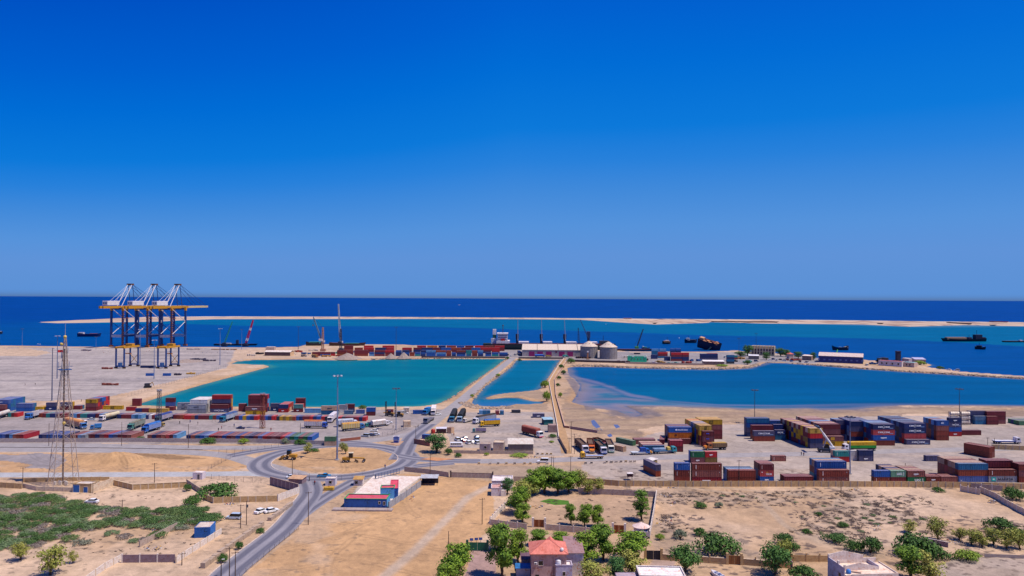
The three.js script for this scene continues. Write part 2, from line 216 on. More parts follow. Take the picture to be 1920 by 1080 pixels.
function groundColour(x, z) {
  const n = fbm(x / 9, z / 9, 4) - 0.5, nb = fbm(x / 40 + 9, z / 40, 3) - 0.5;
  let c = mix3(ZSAND, ZPALE, sm(-0.15, 0.2, nb));
  for (const q of ZONES) { const jx = x + q.soft * 1.6 * n, jz = z + q.soft * 2.2 * (nb + n * 0.6); if (jx < q.x0 || jx > q.x1 || jz < q.z0 || jz > q.z1) continue; if (inside(q.p, jx, jz)) c = q.c; }
  if (c === ZGREY) { const k = fbm(x / 90, z / 7, 3); c = mix3(c, [0.46, 0.4, 0.37], 0.7 * sm(0.5, 0.62, k)); c = mix3(c, [0.27, 0.235, 0.235], 0.6 * sm(0.46, 0.36, k)); }
  if (c === ZPARK || c === ZYARD) { const k = fbm(x / 30, z / 12, 4); c = mix3(c, [0.3, 0.26, 0.255], 0.55 * sm(0.5, 0.62, k)); }
  if (c === ZMUD) { const k = fbm(x / 40, z / 9, 4); c = mix3(c, [0.44, 0.31, 0.2], 0.7 * sm(0.5, 0.62, k)); c = mix3(c, [0.26, 0.185, 0.15], 0.5 * sm(0.45, 0.36, k)); }
  for (const r of RUTS) if (x > r.x0 && x < r.x1 && z > r.z0 && z < r.z1) { const t = Math.abs(pathDist(r.pts, x, z) - 0.95); if (t < 0.6) { const q = (r.tone ? 0.2 : 0.3) * sm(0.6, 0.1, t) * (0.4 + n + 0.5); c = [c[0] * (1 - q), c[1] * (1 - q), c[2] * (1 - q)]; } }
  if (z > -330 && z < -150) { // litter, dry twigs and old tracks on the open sand
    const f = fbm(x / 2.2, z / 1.6, 3), pt = fbm(x / 22 + 3, z / 22, 3);
    if (x > 45) { if (f > 0.57 && pt > 0.42) c = mix3(c, [0.09, 0.06, 0.055], 0.8 * sm(0.57, 0.68, f)); c = mix3(c, [0.4, 0.3, 0.225], 0.5 * sm(0.5, 0.62, pt)); }
    else if (x < -50) { if (f > 0.64) c = mix3(c, [0.15, 0.11, 0.08], 0.6 * sm(0.64, 0.74, f)); c = mix3(c, ZPALE, 0.5 * sm(0.5, 0.65, pt)); }
    else if (f > 0.74) c = mix3(c, [0.22, 0.14, 0.09], 0.4);
    for (let i = 0; i < 3; i++) if (i || x < 20) { const t = pathDist(trackP[i], x + n * 1.5, z); if (t < 4) c = mix3(c, i ? [0.5, 0.37, 0.26] : [0.5, 0.4, 0.32], 0.75 * sm(i ? 2 : 3, 0.6, t)); }
  }
  const [s] = shore(x, z, 16);
  if (x > 52 && z > -760 && z < -440 && s < 16) { const q = sm(16, 1, s + n * 26 + nb * 10); c = mix3(c, [0.185, 0.155, 0.175], 0.85 * q); if (s < 1.2) c = mix3(c, [0.17, 0.15, 0.18], 0.6); }
  else if (s < 8) { const q = sm(9, 2, s + n * 5); c = mix3(c, ZORANGE.map((v) => v * 0.98), 0.75 * q); if (s < 1.6) c = mix3(c, [0.2, 0.15, 0.11], 0.6 * sm(1.6, 0, s)); }
  const n3 = fbm(x / 2.6 + 31, z / 2.6, 3) - 0.5, m = 1 + 0.3 * n + 0.3 * nb + 0.16 * n3; return [c[0] * m, c[1] * m, c[2] * m];
}
const MOUNDS = [[200, 862, 26, 2.6], [235, 866, 20, 2.2], [120, 856, 18, 1.2], [560, 857, 6, 0.5]].map(([a, b, r, h]) => { const p = G(a, b); return [p.x, p.z, r, h]; });
function groundHeight(x, z) {
  const [s] = shore(x, z, 12);
  if (s < 0) return Math.max(-4, WL - 0.05 + s * 0.45);
  let y = s < 3.2 ? WL * (1 - sm(0, 3.2, s)) : 0;
  for (const [mx, mz, r, h] of MOUNDS) { const q = Math.hypot((x - mx), (z - mz) * 2.2) / r; if (q < 1) y += h * (1 - q * q) * (1 - q * q) * (0.7 + 0.6 * fbm(x / 4, z / 4, 3)); }
  if (z > -292 && x > 62) y += Math.max(0, fbm(x / 5, z / 5, 3) - 0.42) * 0.9 * sm(-292, -280, z);
  return y;
}
{
  const rows = []; for (let s = 700; s > 66; s -= s > 540 ? 8 : 1.35) rows.push(EYE * F / s);
  const g = fan(rows, 1000, -0.92, 0.92, groundHeight, groundColour, [700, 60]);
  struct('ground', g, new THREE.MeshStandardMaterial({ vertexColors: true, roughness: 0.95, map: grainTex, bumpMap: grainTex, bumpScale: 0.12 }), 'sandy ground, container yards and mud flats round the harbour');
}
{ // the long sand spit across the bay
  const near = lineZ([[72, 604.6], [104, 606.2], [205, 604.6], [292, 603.2], [342, 600.4], [400, 598.4], [780, 597.8], [960, 598.2], [1085, 599.3], [1160, 604.5], [1230, 608.6], [1323, 603.5], [1334, 605.2], [1432, 606.7], [1540, 607.6], [1620, 608.6], [1707, 612.7], [1812, 609.7], [1920, 611.8], [2300, 616]]);
  const far = lineZ([[72, 604.4], [117, 598.2], [205, 596.2], [287, 594.3], [400, 593.6], [780, 594.8], [1160, 597.6], [1286, 598.8], [1540, 600.2], [1728, 602.8], [1920, 604.5], [2300, 607]]);
  const x0 = G(72, 604.5, WL).x, x1 = G(2300, 612, WL).x, NX = 900, NZ = 14, pos = [], col = [], idx = [];
  for (let i = 0; i < NX; i++) { const x = x0 + (x1 - x0) * i / (NX - 1), a = near(x), b = far(x);
    for (let j = 0; j < NZ; j++) { const t = j / (NZ - 1), z = a + (b - a) * t, e = Math.min(t, 1 - t) * Math.abs(b - a), n = fbm(x / 60, z / 60, 3), n2 = fbm(x / 18 + 7, z / 90, 3);
      pos.push(x, WL - 0.4 + 1.9 * sm(0, 22, e) + (n - 0.5) * 1.0 * sm(0, 20, e), z); let c = mix3([0.47, 0.345, 0.255], [0.3, 0.2, 0.14], sm(0.45, 0.7, n2) * sm(0.02, 0.25, t) * sm(1, 0.7, t)); if (t > 0.78) c = mix3(c, [0.6, 0.51, 0.42], 0.8); if (x > G(1230, 604, WL).x && n2 > 0.62) c = [0.25, 0.145, 0.11]; col.push(...c); } }
  for (let i = 0; i < NX - 1; i++) for (let j = 0; j < NZ - 1; j++) { const a = i * NZ + j, b = a + NZ; idx.push(a, b, a + 1, b, b + 1, a + 1); }
  const g = new THREE.BufferGeometry(); g.setAttribute('position', new THREE.Float32BufferAttribute(pos, 3)); g.setAttribute('color', new THREE.Float32BufferAttribute(col, 3)); g.setIndex(idx); g.computeVertexNormals();
  struct('sand_spit', g, new THREE.MeshStandardMaterial({ vertexColors: true, roughness: 0.95 }), 'long pale sand spit across the bay');
}
// ---------- roads ----------
const roadTex = dataTex(256, (u, v) => 236 + 70 * (pn(u * 5, v * 5, 5) * 0.35 + pn(u * 30, v * 30, 30) * 0.3 + pn(u * 110, v * 110, 110) * 0.35 - 0.5));
const roadM = (c) => new THREE.MeshStandardMaterial({ color: new THREE.Color().setRGB(...c), roughness: 0.9, map: roadTex });
const laneTex = dataTex(256, (u, v) => { const b = Math.abs(((u * 2) % 1) - 0.5) * 2, k = 1 - sm(0.25, 0.75, b), n = pn(u * 12, v * 6, 12) * 0.5 + pn(u * 60, v * 40, 20) * 0.5, q = k * (0.55 + 0.9 * (n - 0.3)); return [226 - 88 * q + 44 * (n - 0.5), 226 - 84 * q + 44 * (n - 0.5), 232 - 70 * q + 40 * (n - 0.5)]; });
const ASPH = new THREE.MeshStandardMaterial({ color: new THREE.Color().setRGB(0.31, 0.295, 0.32), roughness: 0.9, map: laneTex }), ASPH2 = roadM([0.345, 0.315, 0.32]), PALEROAD = roadM([0.43, 0.43, 0.45]), TANPATH = roadM([0.46, 0.28, 0.14]), KERB = M(0xd8ccc0, 0.9);
function smoothLine(pts, n = 60) { const c = new THREE.CatmullRomCurve3(pts.map(([a, b]) => G(a, b))); return c.getSpacedPoints(n); }
function ribbon(line, w, y, w2 = w, lane = false) { const pos = [], nor = [], uv = [], idx = []; let L = 0;
  line.forEach((p, i) => { const a = line[Math.max(0, i - 1)], b = line[Math.min(line.length - 1, i + 1)], t = V(b.x - a.x, 0, b.z - a.z).normalize(), s = V(-t.z, 0, t.x), ww = w + (w2 - w) * i / (line.length - 1); if (i) L += p.distanceTo(line[i - 1]);
    for (const k of [-1, 1]) { const q = p.clone().addScaledVector(s, k * ww / 2); pos.push(q.x, y, q.z); nor.push(0, 1, 0); uv.push(lane ? (k + 1) / 2 : q.x / 12, lane ? L / 40 : q.z / 12); } if (i) { const o = 2 * i; idx.push(o - 2, o - 1, o, o - 1, o + 1, o); } });
  const g = new THREE.BufferGeometry(); g.setAttribute('position', new THREE.Float32BufferAttribute(pos, 3)); g.setAttribute('normal', new THREE.Float32BufferAttribute(nor, 3)); g.setAttribute('uv', new THREE.Float32BufferAttribute(uv, 2)); g.setIndex(idx); return g; }
function kerbLine(line, off, h = 0.14, w = 0.28) { const b = new B(); for (let i = 1; i < line.length; i++) { const p = line[i - 1], q = line[i], t = V(q.x - p.x, 0, q.z - p.z), L = t.length(); if (L < 0.01) continue; t.normalize(); const s = V(-t.z, 0, t.x), c = p.clone().add(q).multiplyScalar(0.5).addScaledVector(s, off); b.base(L + 0.02, h, w, c.x, 0, c.z, Math.atan2(-t.z, t.x)); } return b.build(); }
const ringC = V(-83.8, 0, -344), RI = 29.5, RO = 40;
{
  const ring = new THREE.RingGeometry(RI, RO, 128, 1); ring.rotateX(-Math.PI / 2); ring.translate(ringC.x, 0.040, ringC.z); { const p = ring.attributes.position, uv = ring.attributes.uv; for (let i = 0; i < p.count; i++) uv.setXY(i, i < 129 ? 0 : 1, (i % 129) / 128 * 6); }
  struct('roundabout_road', ring, ASPH, 'asphalt ring of the roundabout');
  const kb = new B(); for (let i = 0; i < 72; i++) { const a = i / 72 * 2 * Math.PI; kb.base(2 * Math.PI * RI / 72 + 0.03, 0.16, 0.3, ringC.x + Math.cos(a) * (RI - 0.2), 0, ringC.z + Math.sin(a) * (RI - 0.2), -a - Math.PI / 2); } struct('roundabout_kerb', kb.build(), KERB, 'pale kerb round the sandy roundabout island');
  const south = smoothLine([[395, 1120], [425, 1078], [470, 1040], [532, 990], [565, 950], [583, 925], [580, 905], [570, 893]], 90);
  struct('road', ribbon(south, 9, 0.036, 9, true), ASPH, 'asphalt road running from the foreground to the roundabout'); struct('kerb', kerbLine(south.slice(0, 70), -4.7), KERB, 'kerb of the foreground road');
  struct('road', ribbon(smoothLine([[546, 978], [590, 946], [657, 906], [692, 890], [734, 880.5], [790, 873], [850, 868]], 60), 7, 0.032, 7, true), ASPH, 'asphalt branch road passing the small blue building');
  const east = smoothLine([[752, 858], [800, 862.5], [880, 864.5], [1000, 864], [1081, 861], [1160, 859.5], [1265, 857], [1348, 854], [1515, 851], [1645, 847], [1790, 843], [2000, 840]], 120);
  struct('road', ribbon(east, 9.5, 0.028), ASPH2, 'grey road running east past the container yard');
  struct('road', ribbon(smoothLine([[748, 862], [758, 846], [765, 832], [775, 818], [790, 806], [806, 795]], 50), 10.5, 0.044, 9.5, true), ASPH, 'dark asphalt fork leaving the roundabout for the causeway');
  struct('road', ribbon(smoothLine([[744, 854], [780, 860], [830, 863.5], [900, 864.8]], 50), 8, 0.048, 8, true), ASPH, 'dark asphalt leaving the roundabout for the east road');
  struct('road', ribbon(smoothLine([[756, 852], [762, 838], [772, 822], [790, 806], [822, 783], [854, 760], [889, 731], [906, 716], [943, 686.5], [962, 671]], 90), 9.5, 0.024, 8.5), ASPH2, 'grey causeway road between the two ponds');
  struct('road', ribbon(smoothLine([[748, 848], [700, 835], [640, 829], [560, 836], [480, 846], [430, 855]], 60), 9, 0.020, 9, true), ASPH, 'asphalt slip road on the far side of the roundabout');
  struct('road', ribbon(smoothLine([[-300, 834], [0, 834.5], [200, 836], [400, 839.5], [520, 838], [600, 832], [700, 826], [780, 812]], 90), 10, 0.016), ASPH2, 'pale highway beside the left container yard');
  struct('road', ribbon(smoothLine([[-300, 843], [0, 843], [200, 844.5], [350, 848], [430, 855], [490, 872], [560, 890]], 90), 10, 0.012), ASPH2, 'pale lower carriageway of the highway');
  struct('road', ribbon(smoothLine([[-300, 890.5], [0, 890.5], [200, 890], [380, 889], [470, 888], [560, 892], [640, 893]], 90), 8.4, 0.008), PALEROAD, 'pale concrete road along the near side of the waste ground');
  struct('road_median', kerbLine(smoothLine([[-300, 838.6], [0, 838.8], [200, 840], [380, 843.5]], 50), 0, 0.15, 0.5), M(0x3a3a44, 0.9), 'dark kerb between the two highway carriageways');
  const pth = smoothLine([[1062, 668], [1050, 684], [1032, 712], [1034, 724], [1039, 752], [1052, 804], [1062, 850]], 70);
  struct('path', ribbon(pth, 5, 0.03), TANPATH, 'tan track between two low walls crossing the ponds');
  const il = [[788, 861.5], [812, 857.8], [852, 861], [820, 864.6]].map(([a, b]) => G(a, b)); const ib = new B(); const c0 = il[0].clone().add(il[2]).multiplyScalar(0.5);
  const sh = new THREE.Shape(il.map((p) => new THREE.Vector2(p.x, -p.z))); const ig = new THREE.ExtrudeGeometry(sh, { depth: 0.16, bevelEnabled: false }); ig.rotateX(-Math.PI / 2); ib.add(ig); struct('traffic_island', ib.build(), M(0xc89468, 0.95), 'sandy traffic island east of the roundabout');
  const i2 = [[724, 832], [748, 826.5], [757, 828], [748, 836]].map(([a, b]) => G(a, b)); const s2 = new THREE.Shape(i2.map((p) => new THREE.Vector2(p.x, -p.z))), g2 = new THREE.ExtrudeGeometry(s2, { depth: 0.16, bevelEnabled: false }); g2.rotateX(-Math.PI / 2); struct('traffic_island', new B().add(g2).build(), M(0xb89a80, 0.95), 'sandy traffic island under the dark blue kiosk');
}
for (const pts of [[[1108, 789], [1114, 787], [1121, 795], [1126, 801], [1118, 803], [1111, 797]], [[1150, 796], [1158, 796], [1163, 801], [1155, 803]], [[1138, 816], [1145, 813], [1149, 818], [1142, 820]], [[1357, 833.0], [1366, 832.6], [1378, 834.4], [1362, 835]]].slice(0, 3)) { const s = new THREE.Shape(pts.map(([a, b]) => { const p = G(a, b); return new THREE.Vector2(p.x, -p.z); })), g = new THREE.ShapeGeometry(s); g.rotateX(-Math.PI / 2); g.translate(0, 0.012, 0); struct('mud_pool', new B().add(g).build(), new THREE.MeshPhysicalMaterial({ color: new THREE.Color().setRGB(0.1, 0.12, 0.24), roughness: 0.3, specularIntensity: 0.3 }), 'small blue pool left on the mud flat'); }
// ---------- shipping containers ----------
const CW = 2.44, CH = 2.6;
function contGeo(L) {
  const hw = CW / 2, n = L > 8 ? 16 : 8, b = new B(), y0 = 0.16, y1 = CH - 0.12, dz = 0.07, tris = [];
  const side = (pts, flip) => { for (let i = 1; i < pts.length; i++) { const [ax, az] = pts[i - 1], [bx, bz] = pts[i], q = [[ax, y0, az], [bx, y0, bz], [bx, y1, bz], [ax, y1, az]]; const o = flip ? [0, 2, 1, 0, 3, 2] : [0, 1, 2, 0, 2, 3]; for (const k of o) tris.push(...q[k]); } };
  for (const s of [1, -1]) { const pts = [], st = (L - 0.3) / n; for (let i = 0; i < n; i++) { const x = -L / 2 + 0.15 + i * st; pts.push([x, s * (hw - 0.03)], [x + st * 0.35, s * (hw - 0.03)], [x + st * 0.5, s * (hw - 0.03 - dz)], [x + st * 0.85, s * (hw - 0.03 - dz)]); } pts.push([L / 2 - 0.15, s * (hw - 0.03)]); side(pts, s < 0); }
  { const pts = []; for (let i = 0; i < 7; i++) { const z = -hw + 0.12 + i * (CW - 0.24) / 7, e = (CW - 0.24) / 7; pts.push([-L / 2 + 0.04, z], [-L / 2 + 0.04, z + e * 0.4], [-L / 2 + 0.1, z + e * 0.55], [-L / 2 + 0.1, z + e * 0.9]); } pts.push([-L / 2 + 0.04, hw - 0.12]); side(pts, false); }
  b.tris(tris); b.box(L - 0.2, 0.1, CW - 0.2, 0, 0.12, 0);
  const body = b.build();
  const f = new B(); for (const x of [-1, 1]) for (const z of [-1, 1]) f.box(0.18, CH, 0.18, x * (L / 2 - 0.09), CH / 2, z * (hw - 0.09));
  for (const y of [0.08, CH - 0.07]) { for (const z of [-1, 1]) f.box(L - 0.36, 0.14, 0.12, 0, y, z * (hw - 0.06)); for (const x of [-1, 1]) f.box(0.12, 0.14, CW - 0.36, x * (L / 2 - 0.06), y, 0); }
  const frame = f.build();
  const r = new B(); const rn = L > 8 ? 10 : 5, rs = (L - 0.24) / rn; for (let i = 0; i < rn; i++) r.box(rs * 0.62, 0.05, CW - 0.24, -L / 2 + 0.12 + (i + 0.5) * rs, CH - 0.06, 0); r.box(L - 0.24, 0.03, CW - 0.24, 0, CH - 0.09, 0);
  const roof = r.build();
  const door = (s) => { const q = new B(); q.box(0.06, CH - 0.36, hw - 0.2, L / 2 - 0.07, CH / 2, s * (hw / 2 - 0.05)); for (const k of [0.3, 0.75]) q.cyl(0.03, 0.03, CH - 0.3, L / 2 - 0.01, CH / 2, s * k, 6); return q.build(); };
  return { body, frame, roof, doors: [door(1), door(-1)], plain: new THREE.BoxGeometry(L, CH, CW).toNonIndexed() };
}
const CG = { 40: contGeo(12.19), 20: contGeo(6.06) };
const CC = { maroon: [0x7a2630, 'maroon'], crimson: [0xa01c30, 'crimson'], brown: [0x8c3a2a, 'reddish brown'], rust: [0xa4492c, 'rust brown'], red: [0xc42028, 'red'], orange: [0xe07c14, 'orange'], yellow: [0xcfa412, 'yellow'], olive: [0x96793a, 'tan'], tan: [0xc8a88a, 'tan'], green: [0x0a7a48, 'green'], mint: [0x58a884, 'pale green'], teal: [0x1c8a88, 'teal'], sea: [0x176a98, 'teal blue'], blue: [0x185cae, 'blue'], sky: [0x5f9ccc, 'light blue'], navy: [0x152e6c, 'navy blue'], black: [0x2a3040, 'dark'], grey: [0x9aa2ac, 'grey'], white: [0xe4e4e0, 'white'] };
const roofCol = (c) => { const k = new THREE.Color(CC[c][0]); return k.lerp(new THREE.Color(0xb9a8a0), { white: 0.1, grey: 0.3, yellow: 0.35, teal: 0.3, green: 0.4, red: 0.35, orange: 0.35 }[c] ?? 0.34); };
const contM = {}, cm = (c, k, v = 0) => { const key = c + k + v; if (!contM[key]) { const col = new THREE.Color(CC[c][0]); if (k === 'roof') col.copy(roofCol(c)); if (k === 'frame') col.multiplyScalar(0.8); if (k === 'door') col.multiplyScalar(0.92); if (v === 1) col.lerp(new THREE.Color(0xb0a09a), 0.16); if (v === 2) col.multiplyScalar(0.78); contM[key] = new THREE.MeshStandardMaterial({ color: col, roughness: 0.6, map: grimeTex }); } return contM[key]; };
const CONT = [];
// size: 40 or 20; pos: middle of its foot; yaw: direction of its door end; see: how many photo pixels show of it
function cont(size, pos, yaw, c, label, see, o = {}) { CONT.push({ size, pos, yaw, c, label, see, ...o }); }
const TIER = ['bottom', 'second', 'third', 'fourth', 'fifth'];
// a block of stacks: its front row shows its long side between the photo points x0 and x1 on the ground line yb
function block(where, x0, x1, yb, tiers, o = {}) {
  const A = G(x0, yb), C = G(x1, yb), dir = C.clone().sub(A), W = dir.length(); dir.normalize(); if (o.turn) dir.applyAxisAngle(V(0, 1, 0), o.turn * D2R);
  const back = V(dir.z, 0, -dir.x), s = S(x0, yb), size = o.size ?? (W > 8.8 ? 40 : 20), sx = W / (size === 40 ? 12.19 : 6.06), hs = o.hs ?? 1, rows = o.rows ?? 1, yaw = Math.atan2(-dir.z, dir.x) + (x0 > 960 ? (rnd() < 0.6 ? Math.PI : 0) : 0);
  for (let r = 0; r < rows; r++) { const nt = r ? (o.backTiers ?? tiers.length) : tiers.length; for (let t = 0; t < nt; t++) {
    const c = r === 0 ? tiers[t] : (o.top && t === nt - 1) ? o.top[(r - 1) % o.top.length] : o.mix ? pick(o.mix) : pick(tiers);
    const p = A.clone().addScaledVector(dir, W / 2).addScaledVector(back, 1.22 + r * 2.5); p.y = t * CH * hs;
    const endw = CW * s * Math.abs((x0 + x1) / 2 - 960) / F, see = r === 0 ? W * CH * hs * s * s * (o.hid && t < o.hid ? 0.25 : 1) : (o.hidden ? 0 : endw * CH * s) + (t === nt - 1 ? W * s * 1.6 : 0);
    const tw = nt > 1 ? (t === nt - 1 ? 'top' : TIER[t]) + ' tier' : '';
    cont(size, p, yaw + (o.flip ? Math.PI : 0), c, rows > 1 ? `${CC[c][1]} container, ${nt > 1 ? tw + ', ' : ''}${r === 0 ? 'front' : ord(r)} row${r === 0 ? '' : ' behind'}, ${where}` : `${CC[c][1]} container${nt > 1 ? ', ' + tw + ',' : ''} ${where}`, see, { sx, sy: hs, text: r === 0 && o.text?.[t], front: Math.abs(yaw - Math.atan2(-dir.z, dir.x)) > 1 ? -1 : 1 });
  } }
}
// a row of containers seen end-on: near ends stand side by side from x0,y0 to x1,y1
function ends(where, x0, y0, x1, y1, cols, size = 40, o = {}) {
  const A = G(x0, y0), C = G(x1, y1), n = cols.length, dir = C.clone().sub(A), step = dir.length() / n; dir.normalize(); const back = V(dir.z, 0, -dir.x), L = size === 40 ? 12.19 : 6.06, s = S(x0, y0), sz = Math.min(1.06, step / 2.5);
  cols.forEach((c, i) => { if (!c) return; const p = A.clone().addScaledVector(dir, (i + 0.5) * step).addScaledVector(back, L / 2); p.y = 0; const yaw = Math.atan2(-back.z, back.x) + (o.doors && (i + o.doors) % 3 ? Math.PI : 0);
    cont(size, p, yaw, c, `${CC[c][1]} container end, ${n > 1 ? ord(i) + ' from the left in the' : 'the'} ${where}`, CW * s * (CH * s + L * s * s * 40 / 346 * 0.55), { sz, sy: o.hs ?? 1 }); });
}
const Lc = (t) => ({ m: 'maroon', r: 'red', b: 'blue', n: 'navy', t: 'teal', g: 'green', y: 'yellow', s: 'sky', e: 'sea', o: 'brown', w: 'white', u: 'rust', c: 'crimson', l: 'olive', k: 'black', a: 'grey', _: null, T: 'tan', O: 'orange', M: 'mint' })[t];
const cs = (t) => [...t].map(Lc);

// right-hand yard, far group
block('of the blue and orange stack in the east yard', 1254, 1297.5, 831, ['maroon', 'orange', 'blue'], { rows: 4, hs: 1.1, mix: ['maroon', 'navy'], text: [0, 'leaf', 'marisk'] });
block('before the blue and orange stack', 1256, 1281, 847.5, ['maroon', 'crimson'], { rows: 2, hs: 1.1, mix: ['maroon'] });
block('at the foot of the blue and orange stack', 1274, 1296, 833, ['maroon'], { rows: 1, hs: 1.1 });
block('of the tall yellow-topped maroon stack', 1313, 1354.5, 823.5, ['maroon', 'maroon', 'maroon', 'yellow'], { rows: 4, mix: ['maroon', 'yellow'], hs: 1.03, text: [0, 0, 0, 'crest'] });
block('of the long mixed stack with yellow roofs', 1311.5, 1335.6, 835, ['maroon', 'maroon', 'yellow', 'yellow'], { rows: 9, size: 20, turn: 5, mix: ['maroon', 'yellow', 'blue', 'olive', 'maroon'], top: ['yellow', 'olive', 'tan', 'sea', 'tan', 'yellow', 'orange'], text: [0, 0, 0, 'crest'] });
block('of the short maroon stack behind the dump truck', 1317.5, 1339.4, 838, ['maroon', 'maroon', 'maroon'], { rows: 1, hs: 1.05, text: [0, 'dots', 'dots'] });
ends('receding maroon row west of the orange stack', 1236, 833, 1246, 833.5, ['maroon'], 40);
block('of the low blue-fronted row behind the flatbed trucks', 1206, 1246, 845.5, ['sea'], { rows: 5, mix: ['maroon', 'brown', 'tan'], hs: 1.0 });
block('of the low maroon row behind the green container', 1189, 1229, 833, ['maroon'], { rows: 2 });
block('of the dark blue group, rear', 1400.6, 1443, 819, ['navy', 'navy', 'blue', 'sea'], { rows: 2, mix: ['navy'] });
block('at the eastern end of the dark blue group', 1444, 1467, 817.5, ['navy', 'navy', 'blue'], { rows: 2, hs: 1.1 });
block('of the dark blue group, middle', 1409.5, 1450, 823.5, ['maroon', 'maroon', 'maroon'], { rows: 1, hs: 0.98 });
block('of the short navy stack in the dark blue group', 1450.6, 1469, 822.5, ['navy', 'navy', 'navy'], { rows: 1 });
block('in front of the dark blue group', 1413.5, 1453, 827.5, ['brown', 'navy'], { rows: 1, hs: 1.08, text: [0, 'CMA CGM'] });
block('of the blue pair beside the white-lettered container', 1453.5, 1473, 825, ['sea', 'navy'], { rows: 1, hs: 1.05, text: [0, 'CMA CGM'] });
block('of the great yellow and maroon stack', 1519, 1544, 841, ['navy', 'navy', 'red', 'yellow'], { rows: 13, size: 20, turn: 5, mix: ['maroon', 'maroon', 'maroon', 'yellow', 'yellow', 'olive', 'navy'], top: ['tan', 'maroon', 'yellow', 'maroon', 'tan', 'brown'], text: [0, 0, 0, 'crest'] });
block('of the broad maroon stack behind the reach stacker', 1537, 1577, 833, ['maroon', 'maroon', 'maroon', 'maroon'], { rows: 11, mix: ['maroon', 'brown'], top: ['maroon', 'tan', 'brown', 'sky', 'navy', 'maroon', 'maroon', 'tan'], turn: 3, hs: 1.02, hidden: true });
block('beside the raised crane boom', 1541.5, 1582, 836.5, ['yellow', 'maroon'], { rows: 1, text: ['crest', 'crestY'] });
block('of the four-colour front stack', 1637.5, 1678, 835.6, ['brown', 'blue', 'red', 'navy'], { rows: 6, mix: ['navy', 'blue', 'navy', 'sea', 'brown'], top: ['navy', 'sea', 'sky', 'blue', 'sea'], hs: 1.08, text: [0, 'tag', 'CMA CGM', 'CMA CGM'] });
block('of the shadowed stack left of the four-colour stack', 1596, 1637, 828, ['navy', 'brown', 'navy', 'navy'], { rows: 6, mix: ['navy', 'navy', 'sea', 'orange', 'red', 'sky'], top: ['navy', 'navy', 'sea'], hs: 1.05 });
block('of the navy stack behind the lamp mast', 1568, 1606, 823, ['navy', 'maroon', 'navy', 'navy'], { rows: 3, mix: ['navy'], top: ['navy', 'sky'] });
block('of the navy and red stack', 1696, 1738, 832, ['red', 'red', 'navy', 'navy'], { rows: 10, mix: ['navy', 'navy', 'black', 'blue', 'brown'], top: ['navy', 'sea', 'navy', 'sky', 'navy'], hs: 1.05, turn: 3, text: [0, 0, 'CMA CGM', 'CMA CGM'] });
block('before the navy and red stack', 1700, 1744.4, 834, ['navy'], { rows: 1, hs: 1.05, text: ['CMA CGM'] });
block('of the reddish stack with one blue top', 1756, 1779.4, 826, ['brown', 'brown', 'brown', 'blue'], { rows: 5, mix: ['navy', 'black', 'brown'], top: ['sky', 'brown', 'sea'], hs: 1.05, text: [0, 0, 0, 'APL'] });
block('of the slim navy stack under the east lamp mast', 1780, 1803.5, 818, ['red', 'blue', 'navy', 'navy'], { rows: 1, text: ['tag', 0, 'CMA CGM', 'tag'] });
block('lying alone beyond the slim navy stack', 1803.5, 1840, 816, ['maroon'], { rows: 1, hs: 1.05 });
block('of the blue pair by the white tanks', 1828, 1850.5, 796, ['sea', 'sea'], { rows: 1 });
block('of the maroon pair by the beach', 1851, 1872, 796.5, ['maroon', 'maroon'], { rows: 1 });
block('of the navy stack behind the white tanks', 1817, 1850, 794, ['navy', 'navy', 'navy'], { rows: 1 });
block('of the maroon stack nearest the beach', 1850.5, 1886, 795, ['maroon', 'maroon', 'maroon'], { rows: 1 });
block('of the low pair at the yard\'s eastern edge', 1911, 1948, 797.5, ['green'], { rows: 4, mix: ['navy', 'green'] });
// right-hand yard, along the wall
block('of the short blue-topped stack by the boundary wall', 1265.5, 1294, 907, ['brown', 'brown', 'blue'], { rows: 1, hs: 1.1, hid: 1, text: [0, 'vert', 'vert'] });
block('of the long plain brown stack by the boundary wall', 1298, 1353.5, 907, ['crimson', 'brown', 'brown'], { rows: 1, hs: 1.08, hid: 1, text: ['tag', 'vert', 'vert'] });
block('of the green and maroon pair', 1296, 1321.5, 868, ['maroon', 'green'], { rows: 2, mix: ['blue'], text: ['tag', 'vert'] });
block('of the red and tan pair', 1322.5, 1345, 868, ['olive', 'red'], { rows: 1, text: [0, 'tag'] });
block('of the wide pale-roofed brown stack', 1366, 1417, 907, ['brown', 'brown'], { rows: 3, mix: ['sea', 'blue'], top: ['sky', 'sea'], hs: 1.08, hid: 1 });
block('of the maroon, red and blue stack by the wall', 1425, 1451.3, 905, ['blue', 'red', 'maroon'], { rows: 3, mix: ['maroon', 'navy'], top: ['brown', 'maroon'], text: ['tag', 'TRITON', 'vert'] });
block('standing alone on the open yard', 1447.5, 1474, 865, ['brown'], { rows: 1, text: ['vert'] });
block('of the low maroon pair behind the wall', 1471, 1525.5, 905, ['maroon'], { rows: 2 });
block('before the tall blue stack', 1536, 1592.5, 907, ['brown', 'brown'], { rows: 1, hs: 1.1, hid: 1, text: ['vert', 'vert'] });
block('of the tall blue stack by the wall', 1531.5, 1587.5, 902.5, ['sea', 'blue', 'blue'], { rows: 3, mix: ['maroon', 'teal', 'sea', 'brown'], top: ['tan', 'sky'], hs: 1.08, text: [0, 0, 'vert'] });
block('of the teal and red pair', 1566, 1594, 866.5, ['red', 'teal'], { rows: 2, mix: ['navy'], top: ['tan'], text: [0, 'vert'] });
block('of the two-high navy stack on the open yard', 1610.6, 1638, 865, ['navy', 'navy'], { rows: 1, text: ['tag', 0] });
block('of the white pair beside the navy stack', 1594.5, 1610, 863.5, ['white', 'white'], { rows: 1, size: 20, hs: 0.9 });
